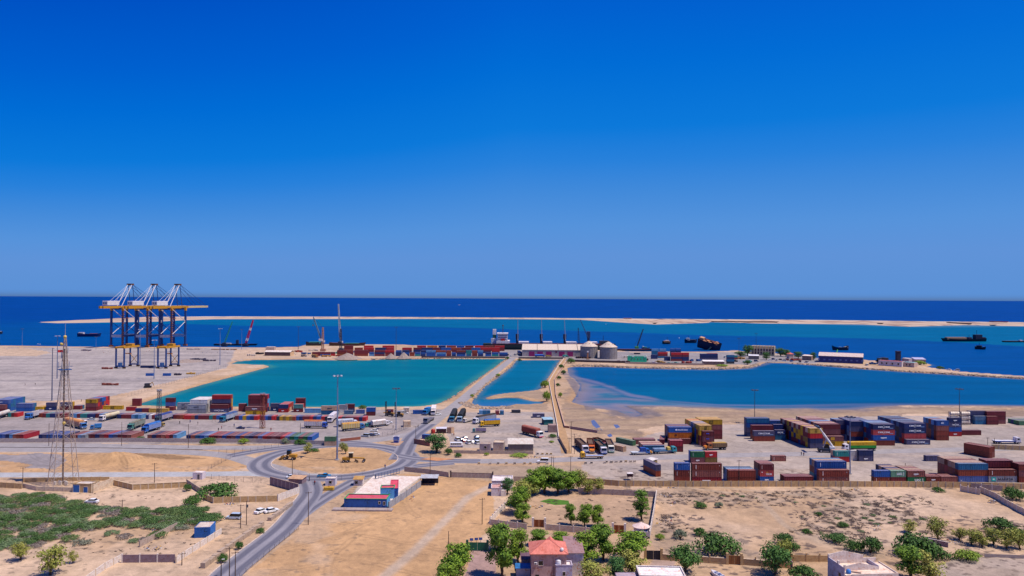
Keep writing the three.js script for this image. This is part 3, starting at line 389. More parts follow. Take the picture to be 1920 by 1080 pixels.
block('of the blue-topped short stack by the wall', 1639, 1669.5, 906, ['brown', 'blue'], { rows: 1, text: ['vert', 0] });
block('of the pale green stack by the wall', 1670.5, 1698.6, 906, ['maroon', 'mint'], { rows: 5, backTiers: 2, mix: ['navy', 'brown'], top: ['tan', 'navy'], text: [0, 'UASC'] });
block('of the brown over green stack', 1702, 1735, 906, ['green', 'brown'], { rows: 4, mix: ['navy', 'blue'], top: ['tan', 'brown'], text: ['UASC', 'tag'] });
block('of the low brown row, nearer its west end', 1737, 1764.5, 905, ['brown'], { rows: 2, text: ['tag'] });
block('of the low brown row, nearer its east end', 1765, 1795.6, 905, ['brown'], { rows: 2 });
block('of the blue and orange-brown corner block', 1797.5, 1853, 904, ['blue', 'rust', 'sea'], { rows: 6, mix: ['maroon', 'brown', 'crimson'], top: ['tan', 'tan', 'brown', 'tan'], flip: true, text: [0, 'vert', 'vertY'] });
block('above the pale company container', 1854, 1907, 904.5, ['grey', 'brown'], { rows: 1, hs: 1.04, text: ['MAERSK', 'vert'] });
block('of the maroon pile behind the pale company container', 1849, 1899.5, 898, ['maroon', 'maroon', 'maroon'], { rows: 2, hs: 1.02 });
block('of the brown stack cut by the frame', 1911, 1966, 905, ['brown', 'maroon', 'brown'], { rows: 2, text: ['tag', 'tag', 'tag'] });
block('lying single beside the corner block', 1737, 1763, 865, ['navy'], { rows: 1 });
{ // the two-high pair whose doors face the wall
  const P = G(1855.5, 859.5), dir = V(-0.5, 0, -0.866), sd = V(0.866, 0, -0.5);
  for (let k = 0; k < 2; k++) for (let t = 0; t < 2; t++) { const p = P.clone().addScaledVector(dir, 6.1).addScaledVector(sd, 1.22 + 2.5 * k); p.y = t * CH * 1.04; cont(40, p, Math.atan2(-(-dir.z), -dir.x) , k ? 'brown' : 'brown', `reddish brown container, ${t ? 'top' : 'bottom'} tier, ${k ? 'farther' : 'nearer'} of the slanting pair with doors shown`, 180, { sy: 1.04 }); }
  const q = G(1234.5, 894), d2 = V(-0.28, 0, -0.96), p2 = q.clone().addScaledVector(d2, 6.1);
  for (let t = 0; t < 2; t++) { const p = p2.clone(); p.y = t * CH; cont(40, p, Math.atan2(d2.z, -d2.x), t ? 'navy' : 'rust', `${t ? 'navy blue container atop' : 'rust brown container beneath'} the slanting pair beside the small white shed`, 220); }
  const g = G(1189, 835.5), d3 = V(-0.62, 0, -0.785), p3 = g.clone().addScaledVector(d3, 6.0); cont(40, p3, Math.atan2(d3.z, -d3.x), 'green', 'long green container with white lettering lying slantwise by the mud flat', 400, { text: 'EVERGREEN', front: -1 });
  const t4 = G(1172, 847), p4 = t4.clone().addScaledVector(V(-0.62, 0, -0.785), 3.3); cont(20, p4, Math.atan2(-0.785, 0.62), 'tan', 'short tan container lying slantwise between parked trucks and green container', 300);
}
// left-hand yard, rear stacks
block('of the big blue stack at the western edge', -14, 15.5, 772, ['blue', 'blue', 'blue'], { rows: 7, mix: ['blue', 'sea'], size: 40, text: [0, 0, 'tag'] });
block('at the foot of the big blue stack', -18, 9, 774, ['maroon', 'maroon'], { rows: 1 });
block('of the two-high blue stack by the thick mast', 30, 60, 771.5, ['blue', 'blue'], { rows: 2, mix: ['sea'] });
block('between the two blue stacks', 66, 80, 770, ['yellow'], { rows: 3, text: ['crest'] });
block('of the small square navy stack', 86, 103, 769.5, ['navy', 'navy'], { rows: 1, text: ['tag', 0] });
block('of the navy stack behind the lattice tower', 111.5, 132, 769, ['maroon', 'navy'], { rows: 2, mix: ['yellow', 'olive'], text: [0, 'tag'] });
block('of the low row right of the lattice tower', 138, 151, 768, ['maroon'], { rows: 2, mix: ['sea'] });
block('of the maroon stack with a yellow top', 160, 180, 770.5, ['maroon', 'maroon', 'yellow'], { rows: 7, mix: ['red', 'navy', 'blue', 'maroon', 'rust'], text: [0, 0, 'crest'] });
block('lying alone behind the white tank truck', 193, 229, 768, ['yellow'], { rows: 1, text: ['crest'] });
block('of the small square maroon stack by the pond', 247.5, 263, 761.5, ['maroon', 'maroon'], { rows: 1 });
block('west of the navy and maroon row', 236, 253, 770.5, ['red'], { rows: 1 });
block('of the front row, navy one', 253.5, 266, 773, ['navy'], { rows: 1, size: 20, text: ['tag'] });
block('of the front row beside the navy one', 266, 278.5, 773, ['maroon'], { rows: 1, size: 20 });
block('of the front row under the lattice light tower', 279, 314.5, 773.5, ['yellow'], { rows: 1, text: ['crest'] });
block('beside the long yellow one', 315.5, 325.5, 770, ['maroon'], { rows: 1, size: 20 });
block('of the maroon and blue stack by the water', 310, 327, 769, ['maroon', 'blue', 'maroon'], { rows: 1, hs: 1.05, text: [0, 0, 0] });
block('of the grey lettered stack', 332, 355, 769.5, ['grey', 'grey'], { rows: 1, text: ['tagD', 'tagD'] });
block('before the white-roofed stack', 351, 385.5, 775, ['grey', 'grey'], { rows: 1, hs: 1.08, text: [0, 'tagD'] });
block('of the white-roofed stack', 356, 388.5, 772.5, ['grey', 'grey', 'white'], { rows: 6, mix: ['white'], hs: 1.05 });
block('of the four-high red-topped stack', 397, 431.5, 771, ['navy', 'maroon', 'navy', 'red'], { rows: 2, mix: ['orange', 'rust', 'yellow', 'sea'], hs: 1.04 });
block('before the red-topped stack', 394, 427.5, 773.5, ['navy', 'maroon'], { rows: 1, text: ['CMA CGM', 0] });
block('of the small pair left of the great maroon stack', 447, 461.5, 771.5, ['maroon', 'maroon'], { rows: 1, text: ['tag', 'tag'] });
block('of the great maroon stack', 465, 499.5, 773, ['maroon', 'maroon', 'maroon', 'maroon'], { rows: 3, mix: ['navy', 'red', 'sky', 'maroon'], hs: 1.1 });
block('before the great maroon stack', 460, 495.5, 777.5, ['yellow', 'maroon'], { rows: 1, text: ['crest', 'tag'] });
block('of the square navy stack', 506.5, 524, 771, ['navy', 'navy'], { rows: 1, text: ['tag', 0] });
block('of the navy over red stack', 522, 539, 773.5, ['red', 'navy'], { rows: 6, mix: ['tan', 'rust', 'red'], text: ['tag', 0] });
block('of the green-topped stack', 550, 567, 773, ['maroon', 'teal'], { rows: 2, mix: ['white', 'red'], text: ['tag', 0] });
block('behind the green-topped stack', 554, 571.5, 769, ['maroon', 'maroon', 'maroon'], { rows: 1, hs: 1.04 });
block('between the green-topped and the tan stack', 571, 601, 774.5, ['sky'], { rows: 1, hs: 1.1 });
block('of the tan over blue stack behind the tall mast', 602, 634.5, 777.5, ['sea', 'tan'], { rows: 1, hs: 1.08, text: ['ring', 'tagD'] });
block('behind the tan stack', 634, 651, 774, ['white', 'grey'], { rows: 1 });
block('right of the tan stack', 645, 661.5, 777, ['sea'], { rows: 1 });
block('of the maroon-topped stack by the water', 647, 664, 773, ['navy', 'maroon'], { rows: 1, hs: 1.04 });
block('alone before the green shore bush', 667.5, 683, 776, ['blue'], { rows: 1 });
block('of the last square stack before the lift trucks', 686.5, 703, 779.5, ['maroon', 'blue'], { rows: 2, mix: ['grey'] });
block('between the two lift trucks', 725, 737, 775, ['maroon'], { rows: 1, size: 20 });
block('beside the beige hut by the pond', 774, 793.5, 776.5, ['blue'], { rows: 1 });
// left-hand yard, middle row seen end-on
ends('middle row beside the first tank truck', 15, 782, 33, 782, cs('tmr'), 20, { doors: 1 });
ends('middle row behind the blue-nosed tank truck', 46, 782, 78, 782.5, cs('nmnno'), 20);
ends('middle row left of the lattice tower', 79, 783, 121, 783.5, cs('mtnnmm'), 20, { doors: 1 });
ends('middle row right of the lattice tower', 131, 783.5, 176, 784, cs('nsmttnn'), 20);
ends('middle row behind the cream truck', 179, 783.5, 221, 784.5, cs('msmmmn'), 20);
ends('middle row east of the cream truck', 221, 785, 265, 785.5, cs('nmmmses'), 20, { doors: 1 });
ends('middle row by the light tower', 273, 786, 296, 786, cs('nwmb'), 20);
ends('middle row west of the red end', 319, 785.5, 343, 786, cs('nmou'), 20);
ends('middle row before the white-roofed stack', 344.5, 786.5, 419, 787, cs('rrunmmmtobb'), 20, { doors: 1 });
ends('middle row behind the teal truck', 440.5, 787.5, 483, 788, cs('mbybnr'), 20);
ends('middle row right of the small gap', 488, 788, 516, 788, cs('mbnr'), 20);
ends('middle row with yellow ends', 518, 788.5, 554, 789, cs('kylylu'), 20, { doors: 1 });
ends('middle row with blue ends', 554, 788.5, 600, 788.5, cs('bnmmrnb'), 20);
ends('middle row by the tall mast', 602, 789, 622, 789.5, cs('rkb'), 20);
ends('last middle row near the tall mast', 634, 789.5, 686, 790, cs('rkmmmcnr'), 20, { doors: 1 });
// left-hand yard, front row behind the block wall, roofs showing
ends('front row at the western edge', -10, 823, 44, 824, cs('bbbnsuuc'), 40);
ends('front row beside the lattice tower', 72, 824, 94, 824, cs('nnb'), 40);
ends('front row behind the lattice tower', 95, 824.5, 160, 825, cs('bbbn_oosa'), 40);
ends('long front row of faded roofs', 161, 823, 246, 824.5, cs('mmnmrbnmmo'), 40);
ends('short rust-sided front row', 276, 824.5, 310, 824.5, cs('onmu'), 40);
ends('short blue-sided front row', 311, 824.5, 331, 824.5, cs('rms'), 40);
ends('striped front row', 349, 825, 585, 828, cs('nuebsrmcbmmbunnmbrmmmrbgtmgb'), 40);
block('standing on the block wall corner by the lot entrance', 608, 629, 836, ['tan', 'green'], { rows: 1, size: 20, hs: 0.9 });
// truck park
ends('row of three by the rock pile', 898, 777, 919.5, 777, cs('see'), 20);
ends('pair by the rock pile', 928, 778, 945.5, 778, cs('me'), 20);
block('low by the mud pool', 959, 976, 774.5, ['black'], { rows: 1, hs: 0.8 });
block('with white lettering by the causeway track', 999, 1021, 783.5, ['navy'], { rows: 2, mix: ['grey'], text: ['tag'] });
// terminal apron
block('lying under the gantry on the apron', 263, 290, 690, ['navy'], { rows: 1 });
block('west one of two on the empty apron', 273, 286.5, 705, ['blue'], { rows: 1 });
block('east one of two on the empty apron', 305, 319, 705, ['blue'], { rows: 1 });
// quay stacks
const QB = (w, a, b, y, t, o) => block('on the quay ' + w, a, b, y, t, { hs: 1, ...o });
[[585, 600, 'mm'], [601, 619, 'bm'], [620, 628, 'rm'], [632, 649, 'lom'], [650, 662, 'nmo'], [664, 690, 'omm'], [692, 701, 'sb'], [702, 721, 'mnm'], [722, 739, 'omr'], [742, 753, 'nnb'], [754, 767, 'nbn'], [768, 777, 'uo'], [778, 788, 'tb'], [788.5, 798, 'nbn'], [799, 817, 'bbs'], [818, 836, 'bsu'], [837, 846, 'muu'], [847, 855, 'nb'], [856, 873, 'bno'], [874, 884, 'ett'], [885, 895, 'mou'], [896, 906, 'nbs'], [910, 921, 'bn'], [922, 935, 'tb'], [936, 952, 'nb']].forEach(([a, b, t], i) => QB(`shore row, ${ord(i)} stack from the crawler cranes`, a, b, 667.6 + (b - 640) * 0.002, cs(t)));
[[665, 680, 'mmo'], [682, 701, 'mmr'], [703, 723, 'mnn'], [725, 738, 'mmr'], [754, 772, 'nmr'], [775, 788, 'nnm'], [791, 810, 'nbn'], [811, 825, 'mmm'], [827, 846, 'nbb'], [847, 864, 'mmu'], [865, 883, 'nnm'], [884, 901, 'bbb'], [902, 921, 'nmr'], [922, 937, 'mrr']].forEach(([a, b, t], i) => QB(`middle row, ${ord(i)} stack from the harbour cranes`, a, b, 662.5, cs(t)));
[[645, 662, 'omm'], [682, 700, 'mmr'], [717, 739, 'mmr'], [782, 799, 'nmr'], [801, 820, 'nnO'], [822, 836, 'nnn'], [837, 855, 'mru'], [856, 871, 'bbb'], [872, 888, 'mmm'], [890, 907, 'mrr'], [908, 926, 'mro'], [927, 946, 'mmr']].forEach(([a, b, t], i) => QB(`seaward row, ${ord(i)} stack from the harbour cranes`, a, b, 658.2, cs(t)));
[[1221, 1233, 673, 'nn'], [1234, 1252, 671.5, 'emr'], [1246, 1257, 676.5, 'nn'], [1258.5, 1279, 677, 'mnmr'], [1279.5, 1292, 677, 'nnmr'], [1222, 1235, 669, 'eees'], [1237, 1249, 669, 'eees'], [1257, 1266, 668, 'nnnb'], [1267, 1277, 668, 'nnnb'], [1313, 1346, 675, 'nnn'], [1326, 1345, 674, 'nmr'], [1363, 1377, 682, 'kene'], [1370, 1383, 674, 'mt']].forEach(([a, b, y, t], i) => QB(`east of the silos, ${ord(i)} of the stacks`, a, b, y, cs(t)));

const textCache = {};
function textMat(t) { // flat lettering and marks as painted on the sides
  if (textCache[t]) return textCache[t];
  const w = 512, h = 128, cv = document.createElement('canvas'); cv.width = w; cv.height = h; const x = cv.getContext('2d'); x.clearRect(0, 0, w, h); x.textBaseline = 'middle'; x.textAlign = 'center'; x.fillStyle = '#fff';
  const word = (s, px, c, cx = w / 2, cy = h / 2) => { x.font = `bold ${px}px sans-serif`; x.fillStyle = c; x.fillText(s, cx, cy); };
  if (t === 'CMA CGM') { word('CMA CGM', 62, '#fff', 250, 60); x.fillRect(225, 98, 40, 7); x.fillRect(232, 14, 34, 6); x.fillStyle = '#8fb2dc'; x.fillRect(390, 88, 90, 14); }
  else if (t === 'MAERSK') { x.fillStyle = '#27b5a8'; x.fillRect(40, 14, 84, 100); x.fillStyle = '#fff'; x.beginPath(); for (let i = 0; i < 14; i++) { const r = i % 2 ? 11 : 30, a = i * Math.PI / 7; x.lineTo(82 + r * Math.sin(a), 64 - r * Math.cos(a)); } x.fill(); word('MAERSK', 76, '#111c40', 306, 66); }
  else if (t === 'UASC') { word('UASC', 84, '#fff', 300, 64); x.fillRect(446, 18, 16, 96); }
  else if (t === 'TRITON') { word('TEXCON', 60, '#fff', 330, 84); x.fillStyle = '#e0b030'; x.fillRect(220, 24, 90, 16); x.fillStyle = '#fff'; x.fillRect(36, 22, 50, 18); }
  else if (t === 'EVERGREEN') word('EVERGREEN', 66, '#fff', 200, 64);
  else if (t === 'marisk') { word('MARISK', 62, '#eef4ff', 310, 64); x.fillStyle = '#eef4ff'; x.fillRect(140, 40, 44, 44); }
  else if (t === 'leaf') { x.fillStyle = '#5a1a18'; x.beginPath(); x.arc(150, 60, 28, 0, 7); x.fill(); x.font = 'bold 34px sans-serif'; x.fillStyle = '#8a3c14'; x.fillText('Tropical', 270, 62); }
  else if (t === 'APL') { word('APL', 74, '#fff', 250, 60); }
  else if (t === 'crest' || t === 'crestY') { x.fillStyle = t === 'crest' ? '#4c3a10' : '#d8a820'; x.fillRect(205, 18, 92, 92); x.fillStyle = t === 'crest' ? '#c89c14' : '#7a2630'; x.fillRect(222, 44, 58, 9); x.fillRect(222, 72, 58, 9); }
  else if (t === 'ring') { x.strokeStyle = '#153a78'; x.lineWidth = 16; x.beginPath(); x.arc(256, 64, 36, 0, 7); x.stroke(); }
  else if (t === 'dots') { x.fillStyle = '#4c5ad0'; x.fillRect(150, 40, 60, 30); x.fillRect(226, 40, 60, 30); }
  else if (t === 'tag' || t === 'tagD') { x.fillStyle = t === 'tag' ? '#f2f0f0' : '#26344e'; x.fillRect(170, 54, 150, 26); x.fillRect(190, 88, 70, 8); }
  else if (t === 'vert' || t === 'vertY') { x.fillStyle = t === 'vert' ? '#efe6e4' : '#d0a04a'; x.fillRect(52, 14, t === 'vert' ? 10 : 18, 98); x.fillRect(476, 20, 6, 26); }
  const tex = new THREE.CanvasTexture(cv); tex.colorSpace = THREE.SRGBColorSpace; return textCache[t] = new THREE.MeshStandardMaterial({ map: tex, alphaTest: 0.4, roughness: 0.6, side: THREE.DoubleSide });
}
const signG = {}; const signGeo = (L) => signG[L] ??= new THREE.PlaneGeometry(L - 0.5, CH - 0.5);
{
  CONT.sort((a, b) => b.see - a.see);
  const rest = [];
  CONT.forEach((k, i) => {
    if (i >= 300) { rest.push(k); return; }
    const g = CG[k.size], o = thing('shipping_container', k.label, 'container', k.pos, k.yaw, 'shipping containers stacked in the port yards');
    o.scale.set(k.sx ?? 1, k.sy ?? 1, k.sz ?? 1);
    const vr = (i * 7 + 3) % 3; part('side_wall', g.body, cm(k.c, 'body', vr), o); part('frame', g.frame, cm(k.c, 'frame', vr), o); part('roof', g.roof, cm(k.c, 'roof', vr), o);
    for (const d of g.doors) part('door', d, cm(k.c, 'door', vr), o);
    if (k.text) { const m = part('lettering', signGeo(k.size === 40 ? 12.19 : 6.06), textMat(k.text), o); m.position.set(0, CH / 2, (k.front ?? 1) * (CW / 2 + 0.02)); if ((k.front ?? 1) < 0) m.rotation.y = Math.PI; }
  });
  const geos = rest.map((k) => { const g = CG[k.size].plain.clone(); g.translate(0, CH / 2, 0); g.applyMatrix4(new THREE.Matrix4().compose(k.pos, new THREE.Quaternion().setFromAxisAngle(V(0, 1, 0), k.yaw), V((k.sx ?? 1) * 0.995, k.sy ?? 1, k.sz ?? 1)));
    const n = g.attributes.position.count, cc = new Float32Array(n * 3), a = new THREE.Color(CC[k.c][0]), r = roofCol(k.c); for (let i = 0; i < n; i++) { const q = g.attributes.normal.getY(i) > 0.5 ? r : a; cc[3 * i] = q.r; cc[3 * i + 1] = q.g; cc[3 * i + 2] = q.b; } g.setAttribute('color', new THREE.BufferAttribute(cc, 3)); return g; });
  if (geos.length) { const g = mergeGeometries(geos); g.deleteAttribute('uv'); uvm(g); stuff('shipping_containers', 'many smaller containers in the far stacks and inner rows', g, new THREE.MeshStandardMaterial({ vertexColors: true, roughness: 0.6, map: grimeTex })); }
  console.log('containers', CONT.length, 'rest', rest.length);
}
// ---------- walls, fences and buildings on land ----------
const UNIT = uvm(new THREE.BoxGeometry(1, 1, 1).toNonIndexed(), 1 / 1.0); UNIT.translate(0, 0.5, 0);
const WALLM = { yellow: M(0xc9ad7c, 0.9), pale: M(0xd8c9b0, 0.9), white: M(0xe6e0d6, 0.85), grey: M(0xb8aa9c, 0.9), block: M(0xb9aca6, 0.95), mauve: M(0x8c7880, 0.9), brown: M(0x96685a, 0.9), dark: M(0x54484c, 0.9) };
// a masonry wall along points on the ground: every panel between its piers is a piece of its own
function wall(label, pts, h, kind, o = {}) {
  const P = pts.map(([a, b]) => G(a, b)), t = thing(o.name ?? 'boundary_wall', label, o.cat ?? 'wall', P[0], 0, o.group), org = P[0], m = WALLM[kind] ?? kind, pm = o.pier ? (WALLM[o.pier] ?? o.pier) : m, th = o.th ?? 0.22;
  const put = (name, mat, w, hh, d, x, z, ry, y = 0) => { const q = part(name, UNIT, mat, t); q.scale.set(w, hh, d); q.position.set(x, y, z); q.rotation.y = ry; return q; };
  for (let i = 1; i < P.length; i++) { const a = P[i - 1], b = P[i], L = Math.hypot(b.x - a.x, b.z - a.z), n = Math.max(1, Math.round(L / (o.panel ?? 3.2))), ry = yawTo(a, b);
    for (let k = 0; k < n; k++) { const f = (k + 0.5) / n, x = a.x + (b.x - a.x) * f - org.x, z = a.z + (b.z - a.z) * f - org.z; put('panel', m, L / n - 0.03, h * (1 + (o.rough ?? 0.02) * (rnd() - 0.5)), th * (1 - 0.1 * (k % 2)), x, z, ry);
      if (o.pier !== undefined && o.pier !== 0) put('pier', pm, 0.34, h + (o.up ?? 0.12), 0.36, a.x + (b.x - a.x) * k / n - org.x, a.z + (b.z - a.z) * k / n - org.z, ry);
      if (o.cap) put('coping', o.cap, L / n - 0.03, 0.1, th + 0.14, x, z, ry, h + 0.05); } }
  return t;
}
function fence(label, pts, h = 2.2, gap = 3.5, o = {}) {
  const P = pts.map(([a, b]) => G(a, b)), t = thing('wire_fence', label, 'fence', P[0], 0, o.group), org = P[0], m = o.mat ?? M(0x74727a, 0.6, 0.3), w = new B(), pg = new THREE.CylinderGeometry(0.06, 0.06, 1, 6); pg.translate(0, 0.5, 0);
  for (let i = 1; i < P.length; i++) { const a = P[i - 1], b = P[i], L = Math.hypot(b.x - a.x, b.z - a.z), n = Math.max(1, Math.round(L / gap)); for (let k = 0; k < n + (i === P.length - 1 ? 1 : 0); k++) { const q = part('post', pg, m, t); q.scale.set(1, h, 1); q.position.set(a.x + (b.x - a.x) * k / n - org.x, 0, a.z + (b.z - a.z) * k / n - org.z); }
    for (const y of [0.3, 0.75, 1.2, 1.65, 2.1].map((v) => v * h / 2.2)) w.bar([a.x - org.x, y, a.z - org.z], [b.x - org.x, y, b.z - org.z], 0.025, 3); }
  w.to('wire', m, t); return t;
}
wall('long tan panelled boundary wall south of the container yard', [[1086, 893], [1092, 906], [1160, 911.5], [1300, 912.5], [1540, 912.5], [1690, 913], [1801, 914.5], [1915, 917], [2010, 920]], 2.35, 'yellow', { pier: 'grey', panel: 3.15, up: 0.03, th: 0.2 });
wall('tan boundary wall running west from the trees to the white house', [[963, 903], [1010, 903.5], [1086, 905.5]], 2.2, 'grey', { panel: 3.2 });
wall('brown wall section behind the concrete forecourt', [[758, 884], [800, 888], [841, 894.5]], 2.1, 'grey', { panel: 3.4 });
{ const t = thing('sliding_gate', 'long pale sheet gate between dark posts by the white house', 'gate', G(845, 895)), a = G(845, 895.5), b = G(924, 897.5), L = a.distanceTo(b), ry = yawTo(a, b), d = b.clone().sub(a).normalize();
  for (let i = 0; i < 6; i++) { const q = part('leaf_panel', UNIT, M(0xb7a79a, 0.8), t); q.scale.set(L / 6 - 0.06, 1.95, 0.08); q.rotation.y = ry; const p = d.clone().multiplyScalar(L * (i + 0.5) / 6); q.position.set(p.x, 0.1, p.z); }
  for (const k of [0, L]) { const q = part('gate_post', UNIT, WALLM.dark, t); q.scale.set(0.6, 2.9, 0.6); q.position.copy(d.clone().multiplyScalar(k)); } const r = part('top_rail', UNIT, M(0x6a5a58, 0.7), t); r.scale.set(L, 0.12, 0.12); r.rotation.y = ry; const p = d.clone().multiplyScalar(L / 2); r.position.set(p.x, 2.08, p.z); }
wall('rough grey block wall fronting the left container rows', [[-60, 830], [120, 829], [245, 828.5], [350, 829.5], [480, 830], [590, 833.5], [628, 834]], 2.1, 'block', { panel: 4.2, rough: 0.12 });
wall('pale wall west of the tower compound', [[-30, 912], [41, 916.5]], 2.1, 'yellow', { panel: 4, pier: 'yellow' });
wall('low mauve front wall of the tower compound', [[43, 914], [69, 920], [136, 922]], 1.7, 'pale', { panel: 4, pier: 'pale' });
wall('bright side wall of the tower compound', [[171, 924], [214, 909.5]], 3.1, 'pale', { panel: 5 });
wall('rear wall of the tower compound', [[44, 904], [120, 902], [205, 901]], 1.6, 'yellow', { panel: 4, pier: 'yellow' });
wall('panelled tan wall right of the tower compound', [[214, 910], [249, 918.5], [350, 913.5]], 2.1, 'yellow', { panel: 3.1, pier: 'pale', cap: M(0xd9c8a4, 0.9) });
wall('sunlit wall bending down to the green thicket', [[350, 908], [374, 924], [386, 934], [400, 944]], 2.1, 'grey', { panel: 3.1, pier: 'pale' });
wall('tan wall south of the round thicket', [[381, 936], [400, 943.5], [436, 942], [480, 941], [521, 940]], 2.2, 'yellow', { panel: 3.3, pier: 'pale' });
wall('white buttressed wall beside the roundabout road', [[521, 940], [561, 925]], 2.6, 'white', { panel: 2.4, pier: 'white' });
wall('dark slatted wall west of the roundabout road', [[507, 909], [559, 923]], 3.2, 'mauve', { panel: 2.6, pier: 'block', cap: M(0xb8a294, 0.9) });
wall('light grey buttressed wall right of the blue building', [[729, 954], [762, 932], [789, 912]], 2.5, M(0x9fa6b0, 0.85), { panel: 5, pier: M(0x8d929c, 0.85) });
wall('white wall running down to the foreground corner', [[228, 1051], [196, 1068], [160, 1094]], 1.9, 'white', { panel: 4, pier: 'pale' });
wall('mauve three-bay gate wall between white posts', [[229, 1055], [328, 1054]], 2.3, 'mauve', { panel: 4.8, pier: 'white', up: 0.25 });
wall('white wall beside the foreground road leading to the blue shed', [[330, 1056], [345, 1046], [415, 1001]], 1.9, 'white', { panel: 4, pier: 'pale' });
wall('pale wall by the rubbish heap', [[262, 1026], [332, 990]], 1.9, 'grey', { panel: 4, pier: 'grey' });
wall('rough stone retaining wall along the foreground road', [[380, 1066], [425, 1032], [470, 1000], [492, 986]], 1.4, M(0xb6a591, 0.95), { panel: 1.6, rough: 0.35, th: 1.4 });
wall('rough stone bank beside the parked white cars', [[505, 977], [528, 961], [546, 947]], 1.2, M(0xb3a391, 0.95), { panel: 1.6, rough: 0.35, th: 1.4 });
// garden compound in the middle
wall('pale front wall of the tree compound, western part', [[919, 984], [952, 988.5], [988, 993]], 2.0, 'pale', { panel: 4, pier: 'white', up: 0.4 });
wall('pale front wall of the tree compound, eastern part', [[1023, 993.5], [1075, 998], [1146, 1004]], 2.0, 'pale', { panel: 4.3, pier: 'white', up: 0.4 });
wall('west wall of the tree compound climbing to the white house', [[919, 982], [936, 963], [950, 950]], 2.0, 'white', { panel: 3, pier: 'white', up: 0.5 });
wall('east wall of the tree compound in its own shadow', [[1218, 1010], [1226, 965], [1231, 930]], 2.4, 'white', { panel: 4, pier: 'white' });
wall('rear wall of the tree compound', [[1085, 925], [1150, 928], [1231, 932]], 2.2, 'grey', { panel: 4, pier: 'grey' });
wall('low corner wall before the round white hut', [[1187, 1007], [1217, 1010]], 2.1, 'white', { panel: 3, pier: 'white' });
function doorGate(label, a, b, h, hex, posts, name = 'iron_gate') { const A = G(...a), C = G(...b), t = thing(name, label, 'gate', A), L = A.distanceTo(C), ry = yawTo(A, C), d = C.clone().sub(A).normalize(), m = M(hex, 0.6);
  for (let i = 0; i < 2; i++) { const q = part('gate_leaf', UNIT, m, t); q.scale.set(L / 2 - 0.05, h, 0.09); q.rotation.y = ry; q.position.copy(d.clone().multiplyScalar(L * (0.25 + 0.5 * i))); q.position.y = 0.1; const s = part('stile', UNIT, M(new THREE.Color(hex).multiplyScalar(0.6).getHex(), 0.6), t); s.scale.set(0.1, h, 0.13); s.rotation.y = ry; s.position.copy(d.clone().multiplyScalar(L * (0.25 + 0.5 * i))); s.position.y = 0.1; }
  for (const k of [-0.35, L + 0.35]) { const q = part('gate_post', UNIT, posts, t); q.scale.set(0.7, h + 0.8, 0.7); q.rotation.y = ry; q.position.copy(d.clone().multiplyScalar(k)); } return t; }
doorGate('reddish brown double gate in the compound front wall', [1001, 988], [1020, 988.5], 2.4, 0x8e4a1c, WALLM.white);
doorGate('reddish brown gate with tall white posts beside the round hut', [1151, 1000], [1170, 1001], 2.7, 0x96501e, WALLM.white);
doorGate('green sheet gate by the pink paved yard', [878, 1032.5], [912, 1033], 2.5, 0x0c6a4c, M(0x155a46, 0.6));
doorGate('black iron gate right of the garden trees', [1212, 1049], [1238, 1049.5], 2.6, 0x1c1c30, WALLM.yellow);
doorGate('rusty brown gate in the low tan wall', [1366, 1058], [1388, 1059], 2.5, 0x8a5a2c, WALLM.yellow);
wall('tan wall with lattice top and piers, west of the rusty gate', [[1241, 1050], [1300, 1054], [1362, 1058]], 1.7, 'yellow', { panel: 4.6, pier: 'yellow', up: 0.9, cap: M(0xdccbae, 0.9) });
wall('tan wall with piers, east of the rusty gate', [[1393, 1059], [1440, 1063], [1482, 1066]], 1.7, 'yellow', { panel: 4.6, pier: 'yellow', up: 0.9, cap: M(0xdccbae, 0.9) });
wall('tan wall across the lane before the white villa', [[1478, 1052], [1512, 1053], [1562, 1054]], 1.9, 'yellow', { panel: 4.6, pier: 'yellow', up: 0.6 });
wall('sloping wall end beside the lane', [[1474, 1044], [1486, 1066]], 1.8, 'mauve', { panel: 4 });
wall('low dark wall between the eastern trees', [[1728, 1017], [1778, 1027]], 1.6, 'mauve', { panel: 4, cap: M(0xd6ccc6, 0.9) });
wall('low grey wall at the lower eastern edge', [[1846, 1045], [1925, 1048], [2020, 1052]], 1.1, 'grey', { panel: 5 });
wall('pale zigzag wall in the sandy corner, lower half', [[1801, 921], [1830, 926.5], [1838, 928]], 2.3, 'pale', { panel: 2.6, pier: 'white', up: 0.5 });
wall('pale wall descending to the eastern frame edge', [[1838, 923], [1866, 935], [1890, 950], [1925, 968], [1990, 1000]], 2.3, 'pale', { panel: 3.4, pier: 'white' });
wall('pale cross wall behind the eastern bush', [[1802, 912], [1840, 918], [1880, 921]], 2.2, 'grey', { panel: 5, pier: 'white', up: 0.4 });
wall('tan wall at the far eastern roadside', [[1860, 842], [1925, 845], [2020, 850]], 2.4, 'yellow', { panel: 3.2, pier: 'grey' });
